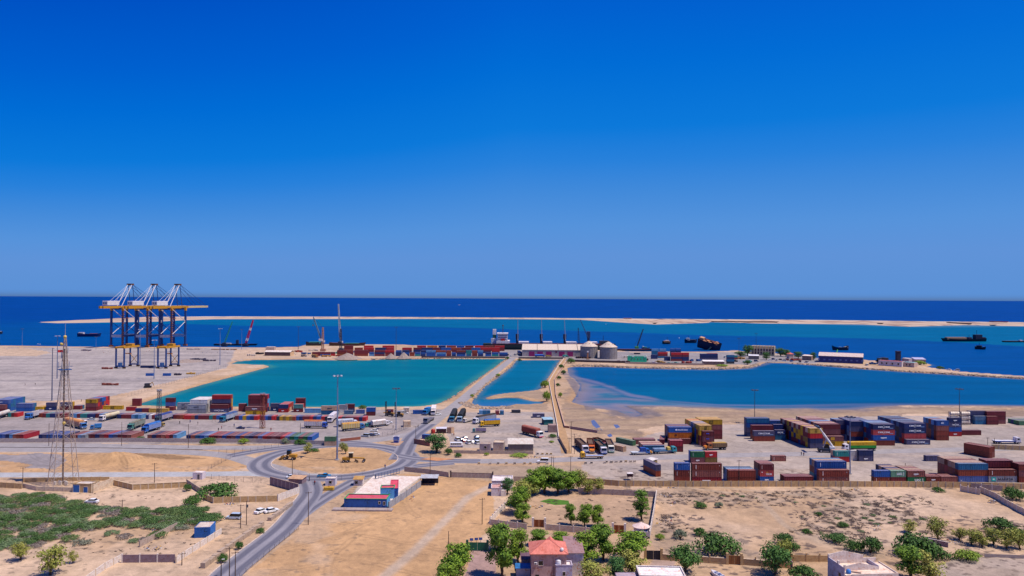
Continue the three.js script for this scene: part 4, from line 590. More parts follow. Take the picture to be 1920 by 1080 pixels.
// causeway walls
wall('low wall along the left side of the tan track', [[1060, 669], [1046, 688], [1029, 716], [1034, 742], [1045, 800], [1047.5, 822]], 1.1, 'white', { panel: 6, th: 0.35 });
wall('low wall along the right side of the tan track', [[1064, 676], [1040, 712], [1042, 742], [1059, 802], [1068, 803]], 1.1, 'brown', { panel: 6, th: 0.35, cap: M(0xc6a99a, 0.9) });
wall('detached brown wall length on the mud flat', [[1069, 804], [1120, 812]], 1.5, M(0x9c8488, 0.9), { panel: 5, cap: M(0xc9b5ac, 0.9) });
wall('wall from the brick shed down to the east road', [[1048, 823], [1056, 838], [1063, 851]], 1.9, M(0xb99a76, 0.9), { panel: 4, th: 0.3 });
wall('wall in front of the truck park sheds', [[851, 850], [900, 851], [1000, 852]], 1.6, 'grey', { panel: 4.6, pier: 'grey' });
wall('brown corner wall beside the shady tree', [[777, 832], [806, 837]], 2.6, 'brown', { panel: 3.4, pier: 'brown' });
wall('low wall of painted panels at the lot entrance', [[638, 828], [676, 824]], 1.5, M(0xa2604c, 0.9), { panel: 2.2 });
fence('grey mesh fence with posts round the empty apron', [[240, 744], [300, 726], [360, 708], [426, 687]], 2.6, 6);
fence('wire fence in front of the blue building road', [[560, 896], [640, 900], [700, 893]], 2.2, 5);
fence('thin fence beside the highway', [[410, 850], [470, 847], [522, 838]], 2.0, 4);
fence('bent fence on the sand left of the roundabout', [[390, 882], [415, 868], [440, 856]], 2.0, 4);
fence('wire fence before the dark slatted wall', [[382, 897], [440, 903], [506, 907]], 2.2, 4);
fence('pale fence between the lot and the slip road', [[690, 822], [735, 815], [765, 803]], 2.2, 3);
fence('thin wire fence on the right verge of the foreground road', [[449, 1084], [505, 1036], [560, 992]], 1.3, 4);
{ // blue-grey barred gate by the forecourt
  const a = G(704, 899), b = G(749, 888), t = thing('barred_gate', 'blue grey barred gate at the forecourt entrance', 'gate', a), m = M(0x4f6a94, 0.6), L = a.distanceTo(b), ry = yawTo(a, b), w = new B(), d = b.clone().sub(a);
  for (let i = 0; i <= 8; i++) { const q = part('bar', UNIT, m, t); q.scale.set(0.14, 2.4, 0.14); q.position.copy(d.clone().multiplyScalar(i / 8)); } for (const y of [0.3, 1.2, 2.3]) { const q = part('rail', UNIT, m, t); q.scale.set(L, 0.14, 0.1); q.rotation.y = ry; q.position.copy(d.clone().multiplyScalar(0.5)); q.position.y = y; } }

// a plain building: walls, flat or pitched roof, windows, doors. Local +z looks at the camera; w along x.
function building(name, label, cat, a, b, depth, h, o = {}) {
  const A = G(...a), C = G(...b), w = A.distanceTo(C), t = thing(name, label, cat, A.clone().add(C).multiplyScalar(0.5), yawTo(A, C)), wm = o.wall ?? WALLM.white, rm = o.roof ?? M(0xcfc8bf, 0.85);
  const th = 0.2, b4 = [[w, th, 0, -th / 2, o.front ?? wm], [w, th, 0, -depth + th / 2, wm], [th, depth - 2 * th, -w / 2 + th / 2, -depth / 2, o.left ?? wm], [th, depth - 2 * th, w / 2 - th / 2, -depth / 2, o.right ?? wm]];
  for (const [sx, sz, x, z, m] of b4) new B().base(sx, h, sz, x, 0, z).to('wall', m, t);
  if (o.gable) { const r = o.gable, e = 0.4; const q = new B(); q.prism([[-depth / 2 - e, -0.12], [0, r], [depth / 2 + e, -0.12], [depth / 2 + e, 0.02], [0, r + 0.16], [-depth / 2 - e, 0.02]], w + 2 * e, 0, h + 0.02, -depth / 2, Math.PI / 2); q.to('roof', rm, t); const s = new B(); for (const k of [-1, 1]) s.prism([[-depth / 2, 0], [depth / 2, 0], [0, r - 0.06]], 0.16, k * (w / 2 - 0.1), h, -depth / 2, Math.PI / 2); s.to('gable', wm, t); }
  else if (o.hip) { const r = o.hip, e = 0.5, x = w / 2 + e, z0 = e, z1 = -depth - e, zm = -depth / 2, k = Math.max(0.5, w / 2 - depth / 2), y = h + 0.02; const q = new B(); q.quad([-x, y, z0], [x, y, z0], [k, y + r, zm], [-k, y + r, zm]); q.quad([x, y, z1], [-x, y, z1], [-k, y + r, zm], [k, y + r, zm]); q.tris([x, y, z0, x, y, z1, k, y + r, zm]); q.tris([-x, y, z1, -x, y, z0, -k, y + r, zm]); q.box(2 * x, 0.16, depth + 2 * e, 0, y - 0.07, zm); q.to('roof', rm, t); const g = new B(); g.bar([-x, y, z0], [-k, y + r, zm], 0.1).bar([x, y, z0], [k, y + r, zm], 0.1).bar([x, y, z1], [k, y + r, zm], 0.1).bar([-k, y + r, zm], [k, y + r, zm], 0.1); g.to('ridge', M(0xc9746a, 0.8), t); }
  else if (o.shed) { const q = new B(); q.prism([[-depth - 0.4, h + o.shed], [0.4, h], [0.4, h + 0.12], [-depth - 0.4, h + o.shed + 0.12]], w + 0.6, 0, 0.02, 0, -Math.PI / 2); q.to('roof', rm, t); }
  else { new B().box(w - 2 * th - 0.02, 0.16, depth - 2 * th - 0.02, 0, h - (o.parapet ?? 0.05) - 0.08, -depth / 2).to('roof', rm, t); if (o.parapet) { const q = new B(), pm = o.trim ?? wm; q.box(w + 0.16, 0.12, th + 0.16, 0, h + 0.06, -th / 2).box(w + 0.16, 0.12, th + 0.16, 0, h + 0.06, -depth + th / 2).box(th + 0.16, 0.12, depth - 2 * th - 0.16, -w / 2 + th / 2, h + 0.06, -depth / 2).box(th + 0.16, 0.12, depth - 2 * th - 0.16, w / 2 - th / 2, h + 0.06, -depth / 2); q.to('parapet', pm, t); } }
  const opening = (nm, u, y, ww, hh, m) => { const q = new B().box(ww, hh, 0.08, u * w - w / 2, y, 0.005).to(nm, m ?? glass, t); const f = new B(), fw = Math.min(0.12, ww * 0.12); f.box(ww + 2 * fw, fw, 0.1, u * w - w / 2, y + hh / 2 + fw / 2, 0.03).box(ww + 2 * fw, fw, 0.14, u * w - w / 2, y - hh / 2 - fw / 2, 0.04).box(fw, hh, 0.1, u * w - w / 2 - ww / 2 - fw / 2, y, 0.03).box(fw, hh, 0.1, u * w - w / 2 + ww / 2 + fw / 2, y, 0.03); f.to('frame', o.frame ?? M(0xd9d4cc, 0.7), q); };
  for (const [u, y, ww, hh] of o.windows ?? []) opening('window', u, y, ww, hh);
  for (const [u, ww, hh, hex] of o.doors ?? []) opening('door', u, hh / 2 + 0.02, ww, hh, M(hex, 0.6));
  t.userData.size = undefined; delete t.userData.size; return t;
}
building('gatehouse', 'tan gatehouse with blue door and blue shutter by the lattice tower', 'building', [136, 923], [171, 924], 5, 3.4, { wall: WALLM.yellow, right: WALLM.pale, parapet: 0.25, doors: [[0.2, 2.6, 2.9, 0x1c64b0], [0.7, 1.7, 2.2, 0x1c64b0]] });
building('site_hut', 'small white cabin standing alone by the pale road', 'hut', [361, 899], [379, 899.5], 3, 3, { wall: M(0xd6d2dc, 0.8), roof: M(0xe8dfd6, 0.8), doors: [[0.62, 1.0, 2.2, 0x5a5868]] });
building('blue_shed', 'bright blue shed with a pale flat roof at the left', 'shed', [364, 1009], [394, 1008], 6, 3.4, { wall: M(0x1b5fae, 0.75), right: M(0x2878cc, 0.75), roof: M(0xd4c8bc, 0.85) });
{ // long low building with red roofs edged in green, in three steps
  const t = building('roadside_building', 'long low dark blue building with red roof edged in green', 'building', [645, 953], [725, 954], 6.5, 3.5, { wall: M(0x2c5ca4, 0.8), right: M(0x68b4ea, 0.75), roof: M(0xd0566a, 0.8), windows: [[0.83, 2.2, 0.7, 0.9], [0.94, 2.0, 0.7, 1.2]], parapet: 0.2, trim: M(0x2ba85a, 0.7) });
  new B().base(22, 0.5, 3, -0.5, 0, 2).to('plinth', M(0xa89c98, 0.9), t);
  building('roadside_building', 'middle step of the red-roofed blue building, light blue end', 'building', [713, 936], [739, 935.5], 4.5, 4.2, { wall: M(0x68b4ea, 0.75), roof: M(0xd0566a, 0.8), parapet: 0.2, trim: M(0x2ba85a, 0.7) });
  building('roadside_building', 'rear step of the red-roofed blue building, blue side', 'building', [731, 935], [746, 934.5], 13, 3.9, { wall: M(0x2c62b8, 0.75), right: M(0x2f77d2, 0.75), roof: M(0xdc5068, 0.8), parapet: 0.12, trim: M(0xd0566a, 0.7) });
}
building('guard_hut', 'white guard hut with one dark window in the road fork', 'hut', [610, 911], [628.5, 911], 3.4, 3, { wall: M(0xd4d2da, 0.8), roof: M(0xe6ddcf, 0.85), parapet: 0.15, windows: [[0.5, 1.5, 1.1, 1.1]] });
building('guard_hut', 'kiosk with a tan sheet roof left of the forecourt', 'hut', [663, 911], [680, 911], 3, 2.6, { wall: M(0xd8cfc6, 0.8), left: M(0x5a3a34, 0.8), roof: M(0xbf9a5a, 0.85), shed: 0.6, windows: [[0.3, 1.4, 1.2, 1.1]] });
building('open_shed', 'low shed with tan sheet roof beside the dark slatted wall', 'shed', [541, 906], [566, 907.5], 4, 1.9, { wall: WALLM.mauve, roof: M(0xc9a682, 0.85), shed: 0.5 });
single('yellow_tank', 'low yellow water tank beside the guard hut', 'tank', new B().round(4, 1.4, 2, 0, 0.7, 0, 0.3).cyl(0.4, 0.4, 0.3, 0, 1.5, 0).build().applyMatrix4(mat4(...G(617, 919).toArray())), M(0xc8a030, 0.6));
{ const a = G(792, 912), t = thing('open_shelter', 'open shelter with pale sheet roof at the end of the forecourt wall', 'shelter', G(804, 911)), q = new B(); q.box(7.4, 0.15, 5, 0, 3.3, -2.5, 0, 0.08).to('roof', M(0xb9c0c8, 0.7), t); for (const x of [-3.4, 3.4]) for (const z of [-0.3, -4.6]) new B().base(0.16, 3.2, 0.16, x, 0, z).to('post', steelDark, t); new B().base(6.8, 2.2, 0.12, 0, 0, -4.4).to('back_panel', M(0x2e2a3a, 0.9), t); new B().base(0.1, 1.8, 4, -3.2, 0, -2.4).to('side_panel', M(0x2e3c5a, 0.9), t); }
building('white_house', 'white flat-roofed house at the head of the sandy track', 'house', [922, 917], [960, 917.5], 9, 3.3, { wall: M(0xd2ccd4, 0.85), roof: M(0xeae6e4, 0.85), parapet: 0.25 });
building('house_annex', 'pink-roofed annex in front of the white house', 'house', [921, 930], [941, 930], 6, 3.1, { wall: M(0xd4d0d8, 0.85), roof: M(0xd0a49c, 0.85), parapet: 0.15 });
building('house_annex', 'small white store at the annex corner', 'house', [939, 930.5], [949, 930.5], 2.4, 2.3, { wall: WALLM.white, roof: M(0xe6e2de, 0.85) });
// truck park sheds
building('concrete_store', 'square mauve concrete store with one dark window', 'building', [899, 847], [919, 847.5], 5, 4.0, { wall: M(0xa89ca0, 0.85), roof: M(0xb0a294, 0.9), windows: [[0.55, 2.3, 1.2, 1.2]] });
building('concrete_store', 'tall tan store between the concrete store and long shed', 'building', [924.5, 846], [944.5, 846.5], 7, 4.4, { wall: M(0xb8aa9c, 0.85), roof: M(0xd2c4ae, 0.9), parapet: 0.2 });
building('workshop_shed', 'long workshop shed with pale roof in the truck park', 'shed', [953, 845.5], [1000, 845.5], 9, 3.4, { wall: M(0x76706e, 0.85), left: M(0x5a90c4, 0.8), roof: M(0xd4d0c6, 0.85), shed: 1.2 });
building('market_shed', 'teal shed with light blue roof by the track wall', 'shed', [1020, 797], [1037, 796.5], 6, 3.2, { wall: M(0x1d6c6c, 0.8), left: M(0x22303c, 0.8), roof: M(0x9cc4d8, 0.7), shed: 0.5 });
building('brick_shed', 'mauve box shed with open dark side by the track wall', 'shed', [1028, 811], [1044, 811], 5, 4.2, { wall: M(0x9d8682, 0.85), left: M(0x3a2c30, 0.9), roof: M(0xa68e86, 0.9) });
building('beige_hut', 'small beige house at the causeway entrance', 'hut', [757, 801], [770.5, 800.5], 5, 3.4, { wall: M(0xcbb59a, 0.85), roof: M(0xcbb9a0, 0.9) });
building('beige_hut', 'small beige hut on the pond shore beside the blue container', 'hut', [756.5, 773.5], [767, 773.5], 4, 3.3, { wall: M(0xdccfbc, 0.85), roof: M(0xeae4dc, 0.9), doors: [[0.35, 0.9, 1.9, 0x3a2c28]] });
building('blue_kiosk', 'dark blue and white kiosk on the traffic island', 'kiosk', [737.5, 831], [747.5, 831], 2.6, 3.4, { wall: M(0x5a78c4, 0.7), roof: M(0xe8e8ec, 0.8), parapet: 0.3, trim: M(0xe8e8ec, 0.8), doors: [[0.5, 2.4, 1.5, 0x1a3a98]] });
building('roadside_stall', 'small blue roadside stall left of the shady tree', 'stall', [791, 823], [804, 824], 3, 2.4, { wall: M(0x2c4a90, 0.8), roof: M(0x4c74b0, 0.8) });
building('roadside_stall', 'stall with white awning behind the shady tree', 'stall', [818, 812.5], [836, 812.5], 3.5, 2.6, { wall: M(0x4c3034, 0.85), roof: M(0xd8dcec, 0.7), shed: 0.3 });
single('water_tank', 'round red water tank behind the shady tree', 'tank', new B().lathe([[0, 0], [1.1, 0], [1.2, 0.3], [1.2, 1.9], [0.8, 2.4], [0.3, 2.5], [0, 2.5]], 0, 0, 0, 20).build().applyMatrix4(mat4(...G(812, 812.5).toArray())), M(0xb02820, 0.5));
building('row_huts', 'narrow tan huts by the truck park entrance', 'hut', [838, 812], [846, 813], 3, 3.2, { wall: M(0xc6a888, 0.85), roof: M(0x8a6a5a, 0.9) });
building('site_shed', 'white-roofed shed among junk beside the slanting containers', 'shed', [1207, 875], [1219, 878], 5, 3, { wall: M(0x9c8858, 0.85), roof: M(0xe2e2de, 0.8), shed: 0.6 });
{ const p = G(1181, 900), t = thing('watch_box', 'dark red cabin on four thin legs by the boundary wall', 'cabin', p); for (const x of [-0.9, 0.9]) for (const z of [-0.9, 0.9]) new B().bar([x, 0, z], [x, 1.6, z], 0.06).to('leg', steelDark, t); new B().base(2.3, 1.3, 2.2, 0, 1.6, 0).to('cabin', M(0x4e1c28, 0.8), t); new B().box(2.6, 0.12, 2.5, 0, 2.97, 0).to('roof', M(0xe4e2e2, 0.8), t); }
// houses in the foreground
{ const t = building('villa', 'mauve stone house with salmon hipped roof', 'house', [996, 1093], [1062, 1093], 9, 8.0, { wall: M(0xb89a92, 0.9), roof: M(0xdb8474, 0.8), hip: 2.3, windows: [[0.27, 5.4, 1.2, 1.2]], doors: [[0.62, 1.1, 2.1, 0x8a6a48]] });
  const g = new B(); g.prism([[-1.8, 0], [1.8, 0], [0, 1.5]], 4, 0.8, 8.6, -6.2).to('dormer_roof', M(0xe68a7a, 0.8), t); for (const x of [1.2, 2.9]) new B().cyl(0.06, 0.06, 6.4, x, 3.9, 0.08, 6).to('downpipe', M(0x8a7a78, 0.7), t); for (const [x, y] of [[-3.6, 5.4], [-0.6, 1.4]]) { const a = new B().round(0.9, 0.6, 0.4, x, y, 0.22, 0.05).to('air_conditioner', M(0xdcdcdc, 0.6), t); new B().cyl(0.22, 0.22, 0.05, x - 0.1, y, 0.43, 14, Math.PI / 2).to('fan_grille', M(0x50545c, 0.6), a); } new B().box(1.0, 1.3, 0.08, -3.2, 1.6, 0.02).to('window', glass, t); new B().add(new THREE.SphereGeometry(0.6, 14, 6, 0, 6.3, 0, 1.1), mat4(3.6, 8.8, -0.8, 1.1)).to('satellite_dish', M(0xd8d8d8, 0.5), t); }
{ const t = building('villa_wing', 'white wing with mauve tiled roof beside the salmon-roofed house', 'house', [1062, 1080], [1094, 1080], 10, 6.4, { wall: M(0xdcd8da, 0.85), roof: M(0xa08284, 0.85), shed: 1.2 }); }
{ const t = building('villa_annex', 'white cube annex carrying a water tank before the salmon-roofed house', 'house', [1042, 1096], [1073, 1096], 3.4, 5.2, { wall: M(0xb9b6cc, 0.85), right: WALLM.white, roof: M(0xeeeaea, 0.85), parapet: 0.25, windows: [[0.5, 2.9, 0.7, 1.1]] }); new B().lathe([[0, 0], [0.75, 0], [0.8, 0.2], [0.8, 1.1], [0.4, 1.35], [0, 1.4]], -1.5, 5.1, -1.2, 18).to('water_tank', M(0xe6eef4, 0.4), t); }
building('lean_to', 'lean-to with bright blue sheet roof left of the salmon-roofed house', 'shed', [968, 1083], [994, 1083], 2.6, 2.6, { wall: M(0xb8b0bc, 0.85), roof: M(0x2c7ac4, 0.6), shed: 0.2 });
building('lean_to', 'mauve-roofed lean-to against the salmon-roofed house', 'shed', [978, 1071], [995, 1071], 5, 3.4, { wall: M(0xa898a4, 0.85), roof: M(0x6e5668, 0.85), shed: 0.4 });
building('white_roof_building', 'building with broad white roof at the lower frame edge', 'building', [1199, 1112], [1286, 1114], 7, 4.6, { wall: M(0x86829a, 0.85), roof: M(0xf0efec, 0.8), parapet: 0.2, trim: M(0xdcd8d4, 0.85) });
building('white_roof_building', 'lower mauve-roofed block left of the broad white roof', 'building', [1158, 1112], [1198, 1112], 5, 3.6, { wall: M(0x86829a, 0.85), roof: M(0xb4a4b4, 0.85) });
{ // white villa at the lower right with stepped parapets
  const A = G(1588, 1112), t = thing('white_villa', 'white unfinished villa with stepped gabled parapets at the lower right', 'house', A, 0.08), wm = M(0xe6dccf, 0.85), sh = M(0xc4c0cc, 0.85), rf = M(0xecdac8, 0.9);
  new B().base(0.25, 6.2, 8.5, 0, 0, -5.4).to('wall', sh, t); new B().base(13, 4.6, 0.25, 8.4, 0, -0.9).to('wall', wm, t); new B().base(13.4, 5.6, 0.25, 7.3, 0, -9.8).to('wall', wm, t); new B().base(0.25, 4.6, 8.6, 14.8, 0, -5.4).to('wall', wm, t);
  new B().box(14.2, 0.2, 8.6, 7.4, 4.2, -5.3).to('roof', rf, t);
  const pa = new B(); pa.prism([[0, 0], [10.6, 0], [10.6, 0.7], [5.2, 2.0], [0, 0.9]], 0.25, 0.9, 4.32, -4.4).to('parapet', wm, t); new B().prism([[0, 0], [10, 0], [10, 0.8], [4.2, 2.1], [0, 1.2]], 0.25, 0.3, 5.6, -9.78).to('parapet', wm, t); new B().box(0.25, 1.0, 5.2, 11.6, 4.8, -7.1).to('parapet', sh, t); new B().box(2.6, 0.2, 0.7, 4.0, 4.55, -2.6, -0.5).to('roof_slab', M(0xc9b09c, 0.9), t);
  new B().box(0.1, 1.6, 0.9, -0.16, 3.2, -3.4).to('window', glass, t); new B().lathe([[0, 0], [0.6, 0], [0.7, 0.4], [0.55, 1.0], [0.2, 1.2], [0, 1.2]], 1.7, 4.3, -2.2, 14).to('water_tank', M(0x3c86d8, 0.5), t); for (const z of [-9.4, -4.4, -1.2]) new B().base(0.5, 0.8, 0.5, 0.1, 6.2, z).to('roof_post', wm, t); }
{ // round white hut
  const t = thing('round_hut', 'round white hut with shallow conical roof in the compound corner', 'hut', G(1202, 1001)); new B().cyl(2.4, 2.4, 2.6, 0, 1.3, 0, 28).to('wall', M(0xdcd8dc, 0.85), t); new B().lathe([[2.9, 2.5], [2.9, 2.65], [0.1, 3.9], [0, 3.9]], 0, 0, 0, 28).to('roof', M(0xe8d4cc, 0.85), t); new B().box(0.9, 1.0, 0.12, -0.5, 1.5, 2.36).to('window', glass, t); new B().box(0.7, 0.8, 0.12, 1.4, 1.5, 2.0, 0.6).to('shutter', M(0x2c7ad0, 0.6), t); }
for (const [px, py] of [[884, 1017], [893, 1016], [901, 1015.5]]) { const t = thing('solar_panel', { 884: 'leftmost dark panel standing above the green gate', 893: 'middle dark panel standing above the green gate', 901: 'rightmost dark panel standing above the green gate' }[px], 'solar panel', G(px, py + 9)); new B().box(1.1, 0.06, 0.8, 0, 2.4, 0, 0, 0.9).to('panel', M(0x2a3668, 0.3, 0, true), t); new B().bar([0, 0, 0], [0, 2.2, 0], 0.05).to('stand', steelDark, t); }
{ const t = thing('rowing_boat', 'white and blue boat lying on sand by the rusty gate', 'boat', G(1347, 1082), 1.9); const s = new THREE.Shape(); s.moveTo(-2.6, -0.75); s.lineTo(1.2, -0.85); s.quadraticCurveTo(2.8, -0.4, 3.3, 0); s.quadraticCurveTo(2.8, 0.4, 1.2, 0.85); s.lineTo(-2.6, 0.75); const g = new THREE.ExtrudeGeometry(s, { depth: 0.6, bevelEnabled: true, bevelSize: 0.12, bevelThickness: 0.15, bevelSegments: 2 }); g.rotateX(-Math.PI / 2); new B().add(g, mat4(0, 0.2, 0)).to('hull', M(0xe6e8ee, 0.5), t); new B().box(4, 0.06, 1.2, -0.5, 0.99, 0).to('deck', M(0x2c4c8c, 0.6), t); for (const x of [-1.6, 0.2]) new B().box(0.4, 0.12, 1.4, x, 1.08, 0).to('thwart', M(0xd8d8dc, 0.6), t); }
struct('forecourt', (() => { const p = [[652, 938], [700, 893], [790, 893.5], [742, 928], [735, 938]].map(([a, b]) => G(a, b)), s = new THREE.Shape(p.map((q) => new THREE.Vector2(q.x, -q.z))), g = new THREE.ExtrudeGeometry(s, { depth: 0.12, bevelEnabled: false }); g.rotateX(-Math.PI / 2); return new B().add(g).build(); })(), M(0xe4dacf, 0.95), 'pale concrete forecourt of the blue building');
// ---------- lamp masts, poles, towers ----------
const galv = M(0x7f93b8, 0.5, 0.3), galvD = M(0x454a5c, 0.6, 0.3);
function lampMast(label, px, yb, yt, mat, group = 'tall lamp masts of the port') {
  const h = hOf(px, yb, yt), t = thing('lamp_mast', label, 'lamp mast', G(px, yb), 0, group), r = Math.max(0.22, h * 0.011);
  new B().cyl(r, r * 0.45, h, 0, h / 2, 0, 12).to('mast', mat, t); new B().cyl(r * 2.6, r * 2.4, 0.5, 0, 0.25, 0, 12).to('base', M(0xa0a0a4, 0.9), t); new B().cyl(1.2, 1.2, 0.2, 0, h - 0.6, 0, 14).to('head_ring', galvD, t);
  for (let i = 0; i < 6; i++) { const a = i * Math.PI / 3 + 0.3; new B().box(0.9, 0.45, 0.75, Math.cos(a) * 1.9, h - 0.5, Math.sin(a) * 1.9, -a).bar([Math.cos(a) * 0.3, h - 0.6, Math.sin(a) * 0.3], [Math.cos(a) * 1.9, h - 0.55, Math.sin(a) * 1.9], 0.06).to('floodlight', h > 35 ? M(0xd8dce4, 0.4) : M(0x585c6c, 0.5), t); } return t; }
lampMast('tallest lamp mast, grey blue, on the roundabout island', 632, 862.5, 703, galv);
lampMast('grey lamp mast beside the lot entrance', 742.5, 806, 727, galv);
lampMast('thick blue lamp mast among the eastern stacks', 1594, 889, 780, galv);
lampMast('dark lamp mast rising behind the dark blue group', 1415, 794, 730, galvD);
lampMast('dark lamp mast behind the slim navy stack', 1799, 795, 728, galvD);
lampMast('thick mast left of the lattice tower', 97.3, 752, 652, M(0x4e5c80, 0.6));
lampMast('mast on the apron behind the lattice tower', 107, 710, 629, M(0x5f6f94, 0.6));
lampMast('mast on the apron standing between the gantries', 288.8, 710.5, 637, galv);
lampMast('mast right of the first quay crane', 262.5, 686, 617, galv);
lampMast('mast at the spit end of the apron', 412.3, 684.5, 615.5, galv);
lampMast('slender mast left of the magenta boom', 453, 655.5, 617, galv);
lampMast('dark mast left of the harbour crane', 559.3, 655, 612, galvD);
lampMast('dark twin-headed mast behind the quay stacks', 742.6, 656, 613, galvD);
lampMast('slender mast at the far left of the quay', 41.6, 648, 616, galv);
lampMast('slender mast beside the moored dark boat', 180, 655, 631, galv);
lampMast('dark mast before the white office block', 1385.6, 660, 634, galvD);
lampMast('slender mast behind the white office block', 1417.7, 658, 625, galvD);
function pole(label, px, yb, yt, o = {}) { const h = hOf(px, yb, yt), t = thing(o.name ?? 'utility_pole', label, o.cat ?? 'utility pole', G(px, yb), o.yaw ?? 0.3, o.group ?? 'thin poles along the roads'), m = o.mat ?? M(0x5c4c44, 0.9); new B().cyl(0.15, 0.1, h, 0, h / 2, 0, 8).to('pole', m, t);
  if (o.arm !== 0) new B().box(2.0, 0.12, 0.12, 0, h - 0.4, 0).to('crossarm', m, t); if (o.arm !== 0) for (const x of [-0.9, 0, 0.9]) new B().cyl(0.06, 0.06, 0.22, x, h - 0.22, 0, 6).to('insulator', M(0x8a7a74, 0.5), t); if (o.lamp) new B().round(0.8, 0.2, 0.35, 0.5, h, 0, 0.08).to('lamp_head', M(0xdadada, 0.5), t); if (o.box) new B().base(0.7, 0.9, 0.5, 0.2, h * 0.72, 0).to('transformer', M(0x4a4e58, 0.7), t); return t; }
[['pole beside the silver hatchback, nearer', 451, 990, 946], ['pole beside the silver hatchback, farther', 462, 984, 939, { box: 1 }], ['tall pole on the verge before the blue building', 578, 984, 922], ['pole rising from the scrub', 229, 964, 937], ['pole on the sand behind the tan wall', 289.6, 905, 868], ['pole left of the tower compound', 42.7, 906, 876], ['pole at the gatehouse corner', 174, 925, 905], ['pole with a lamp at the foreground road', 414.5, 1082, 1049, { lamp: 1, arm: 0 }], ['pole in the middle at the foreground road', 430, 1084, 1026], ['pole nearest the foreground road edge', 441, 1084, 1034], ['pole at the left white wall', 341, 1060, 1036], ['pole on the roundabout south verge', 548, 897, 862, { arm: 0 }], ['pole behind the forecourt wall', 806.5, 893, 851], ['pole before the long pale gate', 904, 983, 934], ['pole above the left green tree', 841, 1035, 996, { arm: 0 }], ['pole on the corner of the slip road', 779.5, 824, 799], ['pole beside the road at the detached wall', 1071, 850, 790], ['dark pole at the road fork by the track', 1067, 848, 821], ['pole right of the road fork by the track', 1077, 851, 813], ['pole on the road before the yellow tank truck', 1070, 893, 855], ['leaning pole by the white pickup', 1034, 877, 856], ['second leaning pole by the white pickup', 1038, 878, 857.5], ['pole among the wall-side containers', 1385.6, 907, 862.5], ['short pole in the open yard', 1697.5, 886, 868, { arm: 0 }], ['twin-armed pole at the eastern wall', 1852, 834, 820], ['dark pole at the eastern platform', 1864.5, 832, 821, { arm: 0 }], ['pole on the sand before the boundary wall', 1577, 932, 896, { arm: 0 }], ['pole beside the highway', 228, 836, 791, { arm: 0 }], ['second pole beside the highway', 353, 840, 795, { arm: 0 }], ['pole at the left yard edge', 91.5, 836, 793, { arm: 0 }], ['bent lamp pole behind the striped row', 563, 822, 793.5, { arm: 0, lamp: 1 }]].forEach(([l, a, b, c, o]) => pole(l + ', thin and dark', a, b, c, o));
function lattice(parent, half0, half1, h, seg, r, mat, y0 = 0, turn = 0) { // four tapered legs with bracing: legs and braces as parts
  const c = (k, y) => { const f = (y - y0) / h, w = half0 + (half1 - half0) * f, a = turn + Math.PI / 4 + k * Math.PI / 2; return [Math.cos(a) * w * Math.SQRT2, y, Math.sin(a) * w * Math.SQRT2]; };
  for (let k = 0; k < 4; k++) new B().bar(c(k, y0), c(k, y0 + h), r, 6, r * 0.8).to('leg', mat, parent);
  const b = new B(); let y = y0; for (let i = 0; i < seg; i++) { const q = 1 - (i + 1) / seg, y2 = y0 + h * (1 - Math.pow(q, 1.25)); for (let k = 0; k < 4; k++) { b.bar(c(k, y), c((k + 1) % 4, y2), r * 0.5, 4).bar(c((k + 1) % 4, y), c(k, y2), r * 0.5, 4).bar(c(k, y2), c((k + 1) % 4, y2), r * 0.45, 4); } y = y2; } b.to('bracing', mat, parent); }
{ const t = thing('lattice_tower', 'tall tapering lattice telecom tower in the walled compound', 'tower', G(119, 908)), st = M(0xc0b2a4, 0.6, 0.2), H = hOf(119, 908, 607), up = 48;
  lattice(t, 4.7, 1.0, up, 10, 0.14, st, 0, Math.PI / 4); lattice(t, 1.0, 0.35, H - up - 6, 7, 0.12, st, up, Math.PI / 4); new B().cyl(0.12, 0.05, 7, 0, H - 3.5, 0, 6).to('whip_antenna', st, t); new B().base(0.6, up + 8, 0.25, 0.3, 0, 0.9).to('cable_ladder', M(0x8a7a6c, 0.8), t);
  new B().box(4.2, 0.3, 4.2, 0, up - 0.6, 0, Math.PI / 4).to('platform', M(0x2f5c9a, 0.7), t); const rail = new B(); for (const s of [-1, 1]) { rail.box(4.2, 0.1, 0.1, 0, up + 0.6, s * 2.1).box(0.1, 0.1, 4.2, s * 2.1, up + 0.6, 0); } rail.to('railing', M(0x2f5c9a, 0.7), t);
  for (const [x, y, z] of [[2.3, up + 1.6, 0.6], [-2.2, up + 1.4, 0.6], [0.2, up + 1.6, 2.2], [1.5, H - 11, 0.4], [-1.2, H - 13, 0.4]]) new B().round(0.35, 2.6, 0.25, x, y, z, 0.08).to('panel_antenna', M(0xd4d4d4, 0.5), t);
  for (const [x, y] of [[0.9, 25.5], [-0.5, up + 10], [0.9, up + 13]]) new B().add(new THREE.SphereGeometry(0.7, 16, 8, 0, Math.PI * 2, 0, Math.PI / 2), mat4(x, y, 1.5, Math.PI / 2)).to('dish', M(0xdcc464, 0.5), t);
  for (let i = 0; i < 5; i++) new B().base(0.9, 1.6, 0.8, -2.6 + i * 1.2, 0, 1.5 - (i % 2)).to('equipment_cabinet', M(0xd6d0c2, 0.7), t); }
